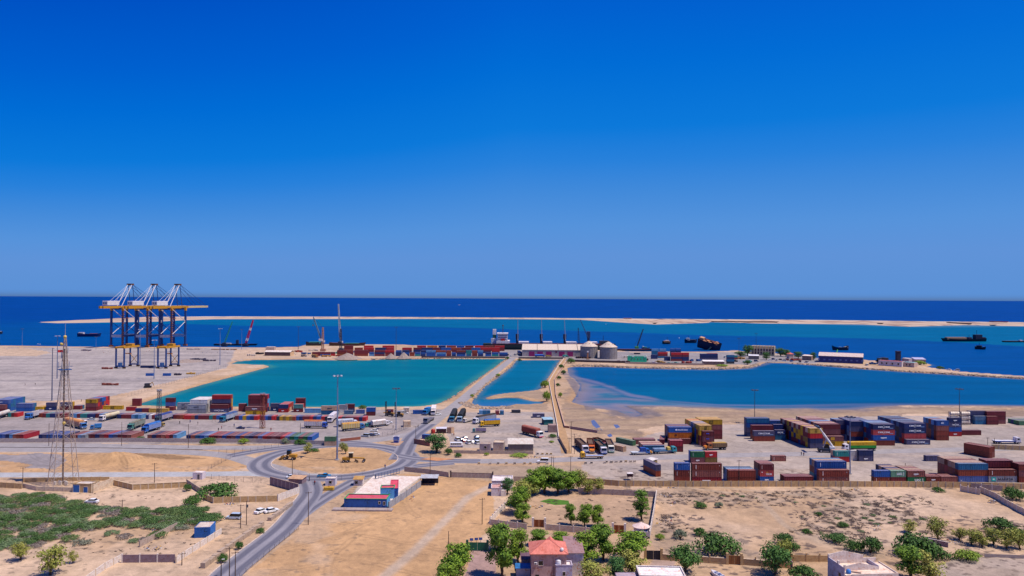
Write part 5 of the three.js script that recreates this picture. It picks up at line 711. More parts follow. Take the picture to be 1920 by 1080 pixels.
for (const [px, yb, yt, l] of [[298, 802, 729, 'lattice light tower with round head above the long yellow container'], [492, 803, 736, 'reddish lattice light tower before the great maroon stack']]) { const h = hOf(px, yb, yt), t = thing('light_tower', l, 'light tower', G(px, yb)), m = px < 400 ? M(0x585664, 0.7) : M(0x9a4a3c, 0.7); lattice(t, 1.1, 0.7, h - 1.5, 8, 0.14, m, 0, 0.3); new B().cyl(1.5, 1.5, 0.3, 0, h - 1.3, 0, 12).to('platform', m, t); for (let i = 0; i < 4; i++) new B().box(0.8, 0.5, 0.5, Math.cos(i * 1.57) * 1.1, h - 0.6, Math.sin(i * 1.57) * 1.1).to('floodlight', M(0xb8c0c8, 0.4), t); new B().base(2.4, 0.6, 2.4, 0, 0, 0).to('footing', M(0xa0907c, 0.9), t); }
{ const p = G(110, 660), t = thing('flag', 'red flag on a thin pole beside the lattice tower', 'flag', G(108, 690)); const h = hOf(108, 690, 656); new B().cyl(0.12, 0.08, h, 0, h / 2, 0, 6).to('pole', M(0xdadada, 0.5), t); const g = new THREE.PlaneGeometry(7, 2.6, 10, 2), a = g.attributes.position; for (let i = 0; i < a.count; i++) a.setZ(i, 0.35 * Math.sin(a.getX(i) * 1.4)); g.computeVertexNormals(); const f = part('cloth', uvm(g.toNonIndexed()), new THREE.MeshStandardMaterial({ color: 0xd02828, roughness: 0.8, side: THREE.DoubleSide }), t); f.position.set(3.6, h - 1.4, 0); }

// ---------- vehicles ----------
function wheelGeo(r, w) { return new B().cyl(r, r, w, 0, 0, 0, 16, Math.PI / 2).build(); }
const WG = { tyre: wheelGeo(0.52, 0.34), rim: wheelGeo(0.27, 0.37), ctyre: wheelGeo(0.33, 0.22), crim: wheelGeo(0.19, 0.25) };
function wheels(t, spots, big = true) { for (const [x, z] of spots) { const w = part('wheel', big ? WG.tyre : WG.ctyre, rubber, t); w.position.set(x, big ? 0.52 : 0.33, z); part('rim', big ? WG.rim : WG.crim, chrome, w); } }
// a lorry: front towards local +x. kind: slat, box, flat, tank, dump, cont, tractor
function truck(label, front, back, kind, cab, load, o = {}) {
  const Fp = G(...front), Bp = G(...back), L0 = { slat: 10.5, box: 9, flat: 10.5, tank: 11.5, dump: 8.8, cont: 14.2, tractor: 6.2, van: 6.2 }[kind], d = Fp.distanceTo(Bp), sc = o.scale ?? Math.max(0.8, Math.min(1.25, d / L0)), L = Math.max(d / sc, L0 * 0.8);
  const t = thing('truck', label, 'truck', Fp.clone().add(Bp).multiplyScalar(0.5), yawTo(Bp, Fp)); t.scale.setScalar(sc); const x1 = L / 2, x0 = -L / 2, cm_ = M(cab, 0.45), nose = o.nose ? 1.3 : 0, cl = 2.0;
  new B().base(L - 0.6, 0.28, 0.95, -0.1, 0.72, 0).base(L - 2.6 - nose, 0.2, 2.2, -1.2 - nose / 2, 1.0, 0).to('chassis', steelDark, t);
  const cb = part('cab', new B().prism([[-cl, 0], [0.05, 0], [0.1, 0.9], [-0.22, 1.95], [-0.5, 2.15], [-cl, 2.15]], 2.4, x1 - nose, 0.75, 0, 0, 0.08).build(), cm_, t);
  new B().prism([[0.06, 1.0], [0.13, 1.0], [-0.15, 1.86], [-0.22, 1.86]], 2.1, x1 - nose + 0.02, 0.75, 0).to('windscreen', glass, cb); for (const s of [-1, 1]) new B().box(0.9, 0.65, 0.04, x1 - nose - 1.0, 2.12, s * 1.2).to('side_window', glass, cb);
  if (nose) new B().prism([[-0.05, 0], [1.25, 0], [1.3, 0.7], [1.1, 0.95], [-0.05, 1.15]], 1.9, x1 - nose, 0.7, 0, 0, 0.1).to('bonnet', M(o.noseCol ?? cab, 0.45), t);
  new B().base(0.22, 0.35, 2.4, x1 + 0.06, 0.45, 0).to('bumper', M(o.bumper ?? 0x8a8a90, 0.5), t); for (const s of [-1, 1]) new B().box(0.1, 0.2, 0.34, x1 + 0.1, 1.0, s * 0.9).to('headlight', headlampM, t);
  const bx0 = x0, bx1 = x1 - nose - cl - 0.25, bl = bx1 - bx0, bc = (bx0 + bx1) / 2, lm = M(load, 0.7), ac = M(o.accent ?? load, 0.7);
  if (kind === 'slat') { new B().base(bl, 0.14, 2.45, bc, 1.2, 0).to('bed', steelDark, t); const n = Math.max(5, Math.round(bl / 0.85)), h = o.h ?? 2.0; for (const s of [-1, 1]) new B().base(bl, h, 0.08, bc, 1.34, s * 1.2).to('side_panel', lm, t); for (const x of [bx0 + 0.05, bx1 - 0.05]) new B().base(0.08, h, 2.3, x, 1.34, 0).to('end_panel', lm, t); for (const s of [-1, 1]) for (let i = 0; i <= n; i++) { const q = part('stake', UNIT, ac, t); q.scale.set(0.14, h + 0.1, 0.12); q.position.set(bx0 + 0.07 + i * (bl - 0.14) / n, 1.3, s * 1.29); }
    if (o.tarp) { const tr = new B(); tr.prism([[-1.25, 0], [1.25, 0], [0.9, 0.5], [0.1, 0.62], [-0.9, 0.45]], bl + 0.06, bc, 1.34 + h, 0, Math.PI / 2); tr.to('tarpaulin', M(o.tarp, 0.85), t); } else new B().base(bl - 0.2, h * 0.7, 2.25, bc, 1.34, 0).to('cargo', M(0x6a5648, 0.95), t); }
  if (kind === 'box' || kind === 'van') { new B().round(bl, 2.3, 2.45, bc, 2.4, 0, 0.06).to('cargo_box', lm, t); new B().box(bl * 0.9, 0.5, 2.5, bc, 2.0, 0).to('side_band', ac, t); new B().box(0.05, 2.1, 2.2, bx0 - 0.01, 2.4, 0).to('rear_door', ac, t); }
  if (kind === 'flat') { new B().base(bl, 0.2, 2.5, bc, 1.2, 0).to('bed', lm, t); if (o.head) new B().base(0.15, 1.3, 2.4, bx1, 1.4, 0).to('headboard', lm, t); if (o.cargo) for (const [x, w, h, hex] of o.cargo) new B().round(w, h, 2.2, bx0 + x * bl, 1.4 + h / 2, 0, 0.08).to('cargo', M(hex, 0.8), t); for (const s of [-1, 1]) new B().base(bl, 0.45, 0.06, bc, 0.95, s * 1.25).to('side_rail', ac, t); }
  if (kind === 'tank') { new B().cyl(1.15, 1.15, bl, bc, 2.35, 0, 20, 0, Math.PI / 2).to('tank', lm, t); for (let i = 0; i < 4; i++) new B().cyl(1.2, 1.2, 0.1, bx0 + (i + 0.5) * bl / 4, 2.35, 0, 20, 0, Math.PI / 2).to('tank_ring', ac, t); new B().base(bl * 0.8, 0.1, 0.5, bc, 3.48, 0).to('walkway', steelDark, t); }
  if (kind === 'dump') { new B().prism([[bx0, 1.3], [bx1, 1.25], [bx1 + 0.35, 2.9], [bx0 - 0.1, 2.75]], 2.5, 0, 0, 0).to('dump_body', lm, t); const n = 7; for (const s of [-1, 1]) for (let i = 0; i <= n; i++) new B().base(0.12, 1.45, 0.1, bx0 + i * bl / n, 1.32, s * 1.29).to('rib', ac, t); new B().base(bl - 0.3, 0.2, 2.2, bc, 2.78, 0).to('load', M(0xb89a50, 0.95), t); }
  if (kind === 'cont') { new B().base(bl, 0.25, 2.4, bc, 1.05, 0).to('trailer_frame', steelDark, t); const k = M(o.accent, 0.6); new B().base(bl - 0.1, 1.15, 2.44, bc, 1.32, 0).to('lower_load', k, t); new B().base(bl - 0.1, 1.35, 2.44, bc, 2.48, 0).to('upper_load', lm, t); const sg = part('emblem', new THREE.PlaneGeometry(1.1, 1.0), textMat('crest'), t); sg.position.set(bc, 3.15, -1.24); sg.rotation.y = Math.PI; const s2 = part('emblem', new THREE.PlaneGeometry(4.2, 1.1), textMat('crest'), t); s2.position.set(bc, 3.15, 1.24); }
  const ax = kind === 'tractor' ? [x0 + 1.0] : [x0 + 0.9, x0 + 2.1]; if (L > 12) ax.push(x1 - nose - 3.4); const sp = []; for (const s of [-1, 1]) { sp.push([x1 - 1.1, s * 1.05]); for (const x of ax) sp.push([x, s * 1.05]); } wheels(t, sp); if (o.roofBall) new B().add(new THREE.SphereGeometry(1.25, 18, 12), mat4(x1 - nose - 1.0, 2.2, 0)).to('cab_tank', M(o.roofBall, 0.5), t); return t;
}
function car(label, px, py, yaw, hex, kind = 'sedan', o = {}) {
  const t = thing(kind === 'bus' ? 'minibus' : 'car', label, kind === 'bus' ? 'minibus' : 'car', G(px, py), yaw * D2R, o.group); const m = M(hex, 0.3, 0.1, true), L = { sedan: 4.5, suv: 4.8, van: 4.8, pickup: 5.2, bus: 6.8 }[kind], w = kind === 'bus' ? 2.1 : 1.8, tall = kind === 'bus' ? 2.6 : kind === 'van' || kind === 'suv' ? 1.95 : 1.5, hl = L / 2;
  const low = 0.28, belt = kind === 'bus' ? 1.45 : 0.95, prof = kind === 'bus' ? [[-hl, low], [hl, low], [hl, 1.2], [hl - 0.5, tall - 0.15], [hl - 0.8, tall], [-hl + 0.1, tall], [-hl, tall - 0.2]] : [[-hl, low], [hl, low], [hl, 0.68], [hl - 0.35, 0.86], [hl - 1.15, belt], [-hl + (kind === 'sedan' ? 0.7 : 0.05), belt], [-hl, 0.85]];
  new B().prism(prof, w, 0, 0, 0, 0, 0.07).to('body', m, t);
  if (kind !== 'bus') { const c0 = kind === 'sedan' ? -hl + 0.6 : kind === 'pickup' ? -0.5 : -hl + 0.1; new B().prism([[c0, belt - 0.04], [hl - 1.1, belt - 0.04], [hl - 1.75, tall - 0.06], [c0 + (kind === 'sedan' ? 0.5 : 0.12), tall - 0.06]], w - 0.16, 0, 0, 0, 0, 0.04).to('window_band', glass, t); new B().prism([[c0 + (kind === 'sedan' ? 0.5 : 0.12), tall - 0.07], [hl - 1.74, tall - 0.07], [hl - 1.85, tall], [c0 + (kind === 'sedan' ? 0.62 : 0.2), tall]], w - 0.2, 0, 0, 0, 0, 0.02).to('roof', m, t); if (kind === 'pickup') new B().base(2.0, 0.1, w - 0.3, -hl + 1.15, belt, 0).to('load_bed', M(0x3a3e44, 0.8), t); }
  else { for (const s of [-1, 1]) for (let i = 0; i < 5; i++) new B().box(0.9, 0.7, 0.05, -hl + 0.9 + i * 1.08, 1.9, s * (w / 2)).to('window', glass, t); new B().box(0.05, 0.9, w - 0.3, hl - 0.28, 1.8, 0, 0, 0, 0.4).to('windscreen', glass, t); new B().base(L - 0.1, 0.4, w + 0.02, 0, 0.5, 0).to('stripe', M(0x2440a0, 0.5), t); }
  for (const s of [-1, 1]) { new B().box(0.08, 0.16, 0.35, hl, 0.66, s * (w / 2 - 0.3)).to('headlight', headlampM, t); new B().box(0.08, 0.16, 0.3, -hl, 0.72, s * (w / 2 - 0.25)).to('tail_light', M(0x9a1414, 0.4, 0, true), t); }
  wheels(t, [[hl - 0.85, w / 2 - 0.1], [hl - 0.85, -w / 2 + 0.1], [-hl + 0.85, w / 2 - 0.1], [-hl + 0.85, -w / 2 + 0.1]], false); if (o.trim) new B().box(L - 0.3, 0.18, w + 0.03, 0, 0.62, 0).to('side_stripe', M(o.trim, 0.5), t); t.scale.setScalar(o.scale ?? 1); return t;
}
// left yard
truck('white tank truck cut by the western frame edge', [-12, 788], [15, 780], 'tank', 0xd8dce4, 0xd8d4cc);
truck('long white truck with blue nose cab left of the tower', [49, 787.5], [78, 780], 'slat', 0x2f6cb8, 0xe0e0e4, { nose: 1, accent: 0x8a96b4 });
truck('long cream tank truck with white cab', [189, 790.5], [221, 783], 'tank', 0xe8e6e6, 0xd8d0b0);
truck('orange lorry with pale load behind the lattice tower', [158, 805], [126, 797], 'slat', 0x3c78c0, 0xd8c8b4, { accent: 0xd87828, tarp: 0xd89858 });
truck('white and blue lorry beside the orange lorry', [159, 800], [138, 794], 'flat', 0xe2e6ee, 0x86a0c4, { cargo: [[0.5, 3, 1.4, 0xd8cfc4]] });
truck('blue box van alone in the left yard', [169, 806], [190.5, 804.5], 'van', 0x2a70b4, 0x2a78bc, { accent: 0x3a88c8 });
truck('green and white open truck loading in the left yard', [243, 807.5], [267, 798], 'slat', 0x4a8a80, 0xb8c4b0, { accent: 0x30506a });
truck('blue covered truck with white panels beside the green truck', [269, 813], [297, 804.5], 'slat', 0x2a6ac0, 0x3c78c8, { accent: 0xe0e6ee, tarp: 0x2c70c4 });
truck('multicoloured truck under the lattice light tower', [294, 793], [319, 785.5], 'slat', 0x486c74, 0xc4bcc8, { accent: 0x7088b0, tarp: 0x24428c });
truck('flat yellow trailer by the lattice light tower', [306, 799.5], [290, 799], 'flat', 0xb49a40, 0xb49a40, { scale: 0.8 });
truck('teal cab truck with white and blue body', [415, 792.5], [441, 784.5], 'slat', 0x2a7c9c, 0xc8d4dc, { accent: 0x3a78b4, tarp: 0x3a5890 });
truck('white slatted truck with blue cab and orange load', [613, 803], [571, 802.5], 'slat', 0x3a5cb8, 0xd8d4d4, { accent: 0xf0ece8, tarp: 0xc07848 });
truck('white lorry seen from the front by the tall mast', [618, 793.5], [630, 784], 'box', 0xf0eef0, 0xd8d8e0);
truck('white truck with blue barred sides right of the tall mast', [670, 798], [631, 800.5], 'slat', 0xdce2f0, 0xd8dcE4, { accent: 0x4a6ab0, tarp: 0xb8c8d8 });
truck('yellow slatted truck with blue cab', [682, 805], [641, 808.5], 'slat', 0x2a6aa8, 0xc8b060, { accent: 0xe8e2d0, tarp: 0xc89c50 });
truck('blue truck behind the long white truck', [686, 801], [703, 799], 'slat', 0x2c8a84, 0x2c6c9c, { accent: 0x2c4c7c });
truck('long white tarpaulin truck near the lot entrance', [728, 797.5], [697, 801.5], 'slat', 0xe4e4ea, 0xd4d4d0, { accent: 0xc8b8b0, tarp: 0xf0f0ee });
truck('grey tractor unit driving in at the gate', [797.5, 795], [810, 787], 'flat', 0x7c8494, 0x6a6a74);
truck('bright blue truck at the causeway entrance', [796, 779], [806, 775], 'van', 0x2a86cc, 0x2a7cc4);
truck('white truck facing out on the causeway entrance', [812, 779.5], [814, 771], 'box', 0xf2f0ee, 0xeceae6);
car('white taxi in the lot, nearest the yellow truck', 701.5, 809, 175, 0xf0eee8); car('silver hatchback in the lot', 685, 819, 160, 0xb8c0c8, 'van'); car('dark blue hatchback in the lot', 697, 817.5, 10, 0x30406c, 'sedan'); car('white hatchback partly behind the dark blue one', 705, 816, 10, 0xe0e0e8); car('white car behind the long white truck', 729, 793.5, 10, 0xe8e8ea); car('white van on the pond shore', 759, 776, 5, 0xeceae8, 'van'); car('white pickup turning onto the causeway', 820, 778.5, 25, 0xf0f0f0, 'pickup'); car('dark pickup crossing the left yard', 451, 804, 170, 0x28386c, 'pickup'); car('white and teal pickup in the left yard', 172, 787.5, 175, 0xdfe8ea, 'pickup');
// truck park
truck('teal cab truck with black load facing out', [847, 792.5], [853, 779], 'slat', 0x3c88b0, 0x24282c, { tarp: 0x1c2024 });
truck('pale blue cab truck with dark load facing out', [861.5, 792.5], [869, 779], 'slat', 0x9cc0dc, 0x24282c, { tarp: 0x1c2024 });
truck('small white flatbed behind the facing trucks', [870, 793], [887, 789], 'flat', 0xe0dcd4, 0xa8a49c);
truck('white and blue cab truck with dark load', [889, 795.5], [927, 788.5], 'slat', 0xe4ecf6, 0xa8b4c0, { tarp: 0x3c3430, accent: 0x3f62b0 });
truck('bright yellow slatted truck with blue tarpaulin', [900, 800.5], [936.5, 798.5], 'slat', 0xe8b818, 0xd8a808, { accent: 0xf0c830, tarp: 0x2f6cc0 });
truck('mauve box truck with teal cab in the truck park', [886, 811], [911.5, 811], 'slat', 0x4c8c94, 0x9a8ca8, { accent: 0xb8acc0, h: 1.7 });
truck('red and white cargo truck with white cab and pink bumper', [1015, 821.5], [982, 813], 'slat', 0xe6eef2, 0xa4483c, { accent: 0x8c3a30, tarp: 0xb06a58, bumper: 0xd84878, h: 2.2 });
car('white minibus with blue skirt parked in the truck park', 856, 838.5, 4, 0xf2f2f4, 'bus');
[[857, 826, 0xe8ecf0, 'van', 'nearest the minibus roof'], [866, 826.5, 0x3c5c90, 'sedan', 'dark blue, left of the red one'], [870, 828, 0xb82838, 'sedan', 'red, among white ones'], [877.5, 832, 0xf0f2f4, 'van', 'white, behind the minibus'], [872, 823, 0x405880, 'sedan', 'slate, rear of the cluster'], [886, 831, 0xe8e8ea, 'sedan', 'white, in the middle of the cluster'], [893, 826, 0x9cb4cc, 'van', 'pale blue, at the rear by the store'], [893.5, 832, 0xe4e8ec, 'van', 'white, beside the concrete store'], [894, 821, 0x3a4c6a, 'sedan', 'dark, farthest by the store']].forEach(([x, y, c, k, l]) => car('parked car, ' + l, x, y, 115, c, k));
car('white off-roader driving on the east road', 1018, 867.5, 178, 0xf0f0f2, 'suv', { scale: 1.15 });
// by the east road
truck('yellow round-tanked flatbed on the east road', [1088, 860], [1131, 859.5], 'flat', 0xd0a030, 0x98a8cc, { roofBall: 0xe8b820, head: 1, accent: 0xb08a58 });
truck('white and blue cab truck, leftmost of the parked row', [1098.5, 850], [1083, 836], 'slat', 0xe4e8f2, 0x8a7468, { accent: 0x6c5850, bumper: 0x3a5cb0 });
truck('orange cab truck in the parked row', [1110, 851], [1106, 836], 'slat', 0xd86820, 0x8a4a30, { nose: 1, noseCol: 0xe88a1c });
truck('white and blue cab truck with teal body in the parked row', [1133, 853], [1118, 839], 'slat', 0xdce2f0, 0x3c6a68, { accent: 0x4c4844, bumper: 0x2c4c9c });
truck('dark red truck at the rear of the parked row', [1137, 843], [1116, 834], 'slat', 0x6a2430, 0x5a2028, { accent: 0x4a2028 });
truck('pale cab truck, rightmost of the parked row', [1146.5, 850], [1140, 837], 'slat', 0xe8ece0, 0x988878, { bumper: 0x9ac0b0 });
truck('long flatbed with blue box and orange bonnet', [1222, 851.5], [1183, 852.5], 'flat', 0x2c6ab8, 0xc8d4dc, { nose: 1, noseCol: 0xe09a1c, cargo: [[0.86, 2.6, 2.0, 0x2450a8]] });
truck('teal flatbed with mixed load behind the orange-nosed one', [1267, 849], [1224, 850.5], 'flat', 0x3ca0b0, 0x3c80b0, { cargo: [[0.2, 3, 0.9, 0x7894b4], [0.5, 2.4, 0.9, 0x88a8c4], [0.85, 1.4, 1.3, 0xd8c060]], accent: 0x2c5c88 });
truck('brown dump truck with orange bonnet before the maroon stack', [1320, 843.5], [1361, 842.5], 'dump', 0xa86838, 0x8a7050, { nose: 1, noseCol: 0xe0882c, accent: 0x705a40 });
truck('white cab truck carrying a yellow and green container', [1581, 845], [1640.5, 844.5], 'cont', 0xf0f0f4, 0xd0a818, { accent: 0x1c9830 });
truck('long white flat trailer by the eastern wall', [1911, 832], [1863, 831.5], 'flat', 0xdcdce4, 0xdde2ee, { accent: 0x2c489c });
// foreground cars
car('white and blue taxi alone on the sand by the scrub', 172, 943, 180, 0xf2f2f2, 'sedan', { trim: 0x2f62c4, scale: 1.1 }); car('silver hatchback parked by the poles', 438, 973, 175, 0xb8c8d8, 'van', { scale: 1.1 }); car('white sedan, left of two parked by the road', 489.5, 961.5, 60, 0xf4f4f4, 'sedan', { scale: 1.15 }); car('white sedan, right of two parked by the road', 509, 960.5, 40, 0xf4f4f4, 'sedan', { scale: 1.15 }); car('teal pickup on the roundabout beside the guard hut', 608, 894.5, 2, 0x2e88b8, 'pickup', { scale: 1.1 }); car('white car half hidden at the tan sheet roof', 547, 896, 20, 0xe8e8ec, 'sedan');
{ // container lift trucks
  for (const [px, yb, yt, l] of [[724, 780, 753, 'left of the two'], [742, 781.5, 754, 'right of the two']]) { const h = hOf(px, yb, yt), t = thing('container_lifter', `dark container lift truck with a tall mast, ${l} by the pond`, 'lift truck', G(px, yb), 2.9, 'lift trucks by the pond'); const y = M(0xb0862c, 0.6); new B().base(4.6, 1.2, 2.4, -2.6, 0.7, 0).to('body', M(0x3a3a40, 0.7), t); new B().round(1.8, 1.7, 1.9, -2.2, 2.7, 0, 0.1).to('cab', glass, t); new B().round(1.6, 1.1, 2.3, -4.3, 1.9, 0, 0.1).to('counterweight', y, t); for (const s of [-1, 1]) new B().base(0.35, h, 0.35, 0.2, 0.2, s * 0.85).to('mast', M(0x20222a, 0.7), t); for (let i = 0; i < 5; i++) new B().box(0.2, 0.25, 1.9, 0.2, h * (0.2 + 0.19 * i), 0).to('mast_crossbar', M(0x20222a, 0.7), t); new B().base(0.4, 0.5, 6, 0.6, 2.2, 0).to('spreader', y, t); wheels(t, [[-0.6, 1.1], [-0.6, -1.1], [-4.4, 1.0], [-4.4, -1.0]]); }
  { const t = thing('reach_stacker', 'reach stacker with a long white boom raised over the yellow stack', 'reach stacker', G(1548, 848), Math.PI - 0.12); const dk = M(0x26324a, 0.6); new B().base(7.2, 1.3, 3.2, 0, 0.8, 0).to('chassis', dk, t); new B().round(2.2, 1.9, 1.8, -0.6, 3.0, 0.6, 0.15).to('cab', glass, t); new B().round(2.6, 1.4, 3.2, -2.9, 2.4, 0, 0.2).to('counterweight', M(0xd4dce4, 0.6), t); const wh = M(0xe4e8f0, 0.45); new B().bar([-3.4, 3.0, 0], [1.2, 9.6, 0], 0.55, 4).to('boom', wh, t); new B().bar([0.9, 9.2, 0], [3.6, 13.2, 0], 0.38, 4).to('boom_section', wh, t); new B().box(1.4, 0.6, 6.4, 4.0, 13.0, 0).to('spreader', dk, t); for (const s of [-1, 1]) new B().bar([1.6, 1.8, s * 0.9], [-0.6, 7.0, s * 0.4], 0.16, 6).to('lift_cylinder', chrome, t); wheels(t, [[2.6, 1.5], [2.6, -1.5], [-2.6, 1.4], [-2.6, -1.4]]); t.children.filter((c) => c.name === 'wheel').forEach((w) => { w.scale.setScalar(1.7); w.position.y = 0.88; }); }
  { // machines on the roundabout island
    const ye = M(0xc09028, 0.6), t = thing('motor_grader', 'yellow grader at work on the roundabout sand', 'grader', G(662, 866.5), 0.05); new B().prism([[-4, 0.9], [-1.2, 0.9], [-1.2, 2.0], [-4, 1.9]], 1.5, 0, 0, 0, 0, 0.1).to('engine_hood', ye, t); new B().bar([-1.4, 1.7, 0], [4.2, 1.5, 0], 0.28, 6).to('frame_beam', ye, t); new B().round(1.5, 1.7, 1.6, -0.8, 2.7, 0, 0.1).to('cab', glass, t); new B().box(1.8, 0.14, 1.9, -0.8, 3.6, 0).to('cab_roof', M(0xe0d8b8, 0.6), t); new B().box(0.2, 0.7, 3.6, 1.3, 0.55, 0, 0.5).to('blade', M(0x7a6a4a, 0.6), t); wheels(t, [[4.0, 1.0], [4.0, -1.0], [-1.9, 1.0], [-1.9, -1.0], [-3.4, 1.0], [-3.4, -1.0]]); t.scale.setScalar(1.25);
    const u = thing('wheel_loader', 'yellow loader on the western side of the roundabout sand', 'loader', G(543, 861.5), Math.PI - 0.1); new B().prism([[-2.6, 0.9], [0, 0.9], [0, 2.0], [-2.6, 1.9]], 1.7, 0, 0, 0, 0, 0.1).to('engine_hood', ye, u); new B().round(1.3, 1.6, 1.5, 0.2, 2.5, 0, 0.1).to('cab', glass, u); for (const s of [-1, 1]) new B().bar([0.4, 1.7, s * 0.7], [2.6, 0.8, s * 0.7], 0.16, 5).to('lift_arm', ye, u); new B().prism([[2.5, 0.3], [3.6, 0.2], [3.5, 0.45], [2.8, 0.6], [2.8, 1.3], [2.5, 1.3]], 2.5).to('bucket', M(0x7a6238, 0.7), u); wheels(u, [[1.3, 1.0], [1.3, -1.0], [-1.5, 1.0], [-1.5, -1.0]]); u.scale.setScalar(1.35); }
  { const t = thing('excavator', 'small loader beside rubble on the apron edge', 'excavator', G(277, 727), 0.3), ye = M(0xa8883c, 0.6); new B().base(4, 0.9, 2.4, 0, 0.2, 0).to('tracks', steelDark, t); new B().round(2.8, 1.6, 2.2, -0.3, 1.9, 0, 0.15).to('house', M(0x2a2e3c, 0.6), t); new B().bar([0.9, 2, 0.4], [2.6, 3.4, 0.4], 0.22).bar([2.6, 3.4, 0.4], [3.4, 1.2, 0.4], 0.18).to('arm', ye, t); t.scale.setScalar(1.4); }
}
// concrete road blocks painted black, white or yellow
{ const bg = new B().prism([[-0.45, 0], [0.45, 0], [0.3, 0.95], [-0.3, 0.95]], 1.1, 0, 0, 0, Math.PI / 2, 0.05).build(), band = new B().box(1.12, 0.26, 0.84, 0, 0.72, 0).build(); const cols = [0x2a2c3c, 0xc8a22c, 0xe2dccf];
  const list = [...[898, 919, 934, 949.5, 965, 983.5, 994.5, 1010, 1026].map((x, i) => [x, 870.5, 'south road verge, west group', i]), ...[1098, 1109, 1134, 1146].map((x, i) => [x, 870 - i * 0.6, 'south road verge, middle group', i]), ...[1137, 1147, 1155.5, 1164.5, 1173.5, 1182.5, 1190].map((x, i) => [x, 867.5 - i * 0.2, 'south road verge, east group', i]), ...[1008, 1017, 1025.6, 1033].map((x, i) => [x, 852.5, 'gap at the truck park wall', i])];
  list.forEach(([x, y, w, i]) => { const c = cols[(i * 7 + Math.floor(x)) % 3], cn = ['dark', 'yellow', 'white'][(i * 7 + Math.floor(x)) % 3], t = thing('concrete_block', `${cn} concrete block, ${ord(i)} from the left on the ${w}`, 'road block', G(x, y), 0, 'painted concrete road blocks'); part('block', bg, M(0xb4a898, 0.9), t); part('painted_band', band, M(c, 0.8), t); }); }
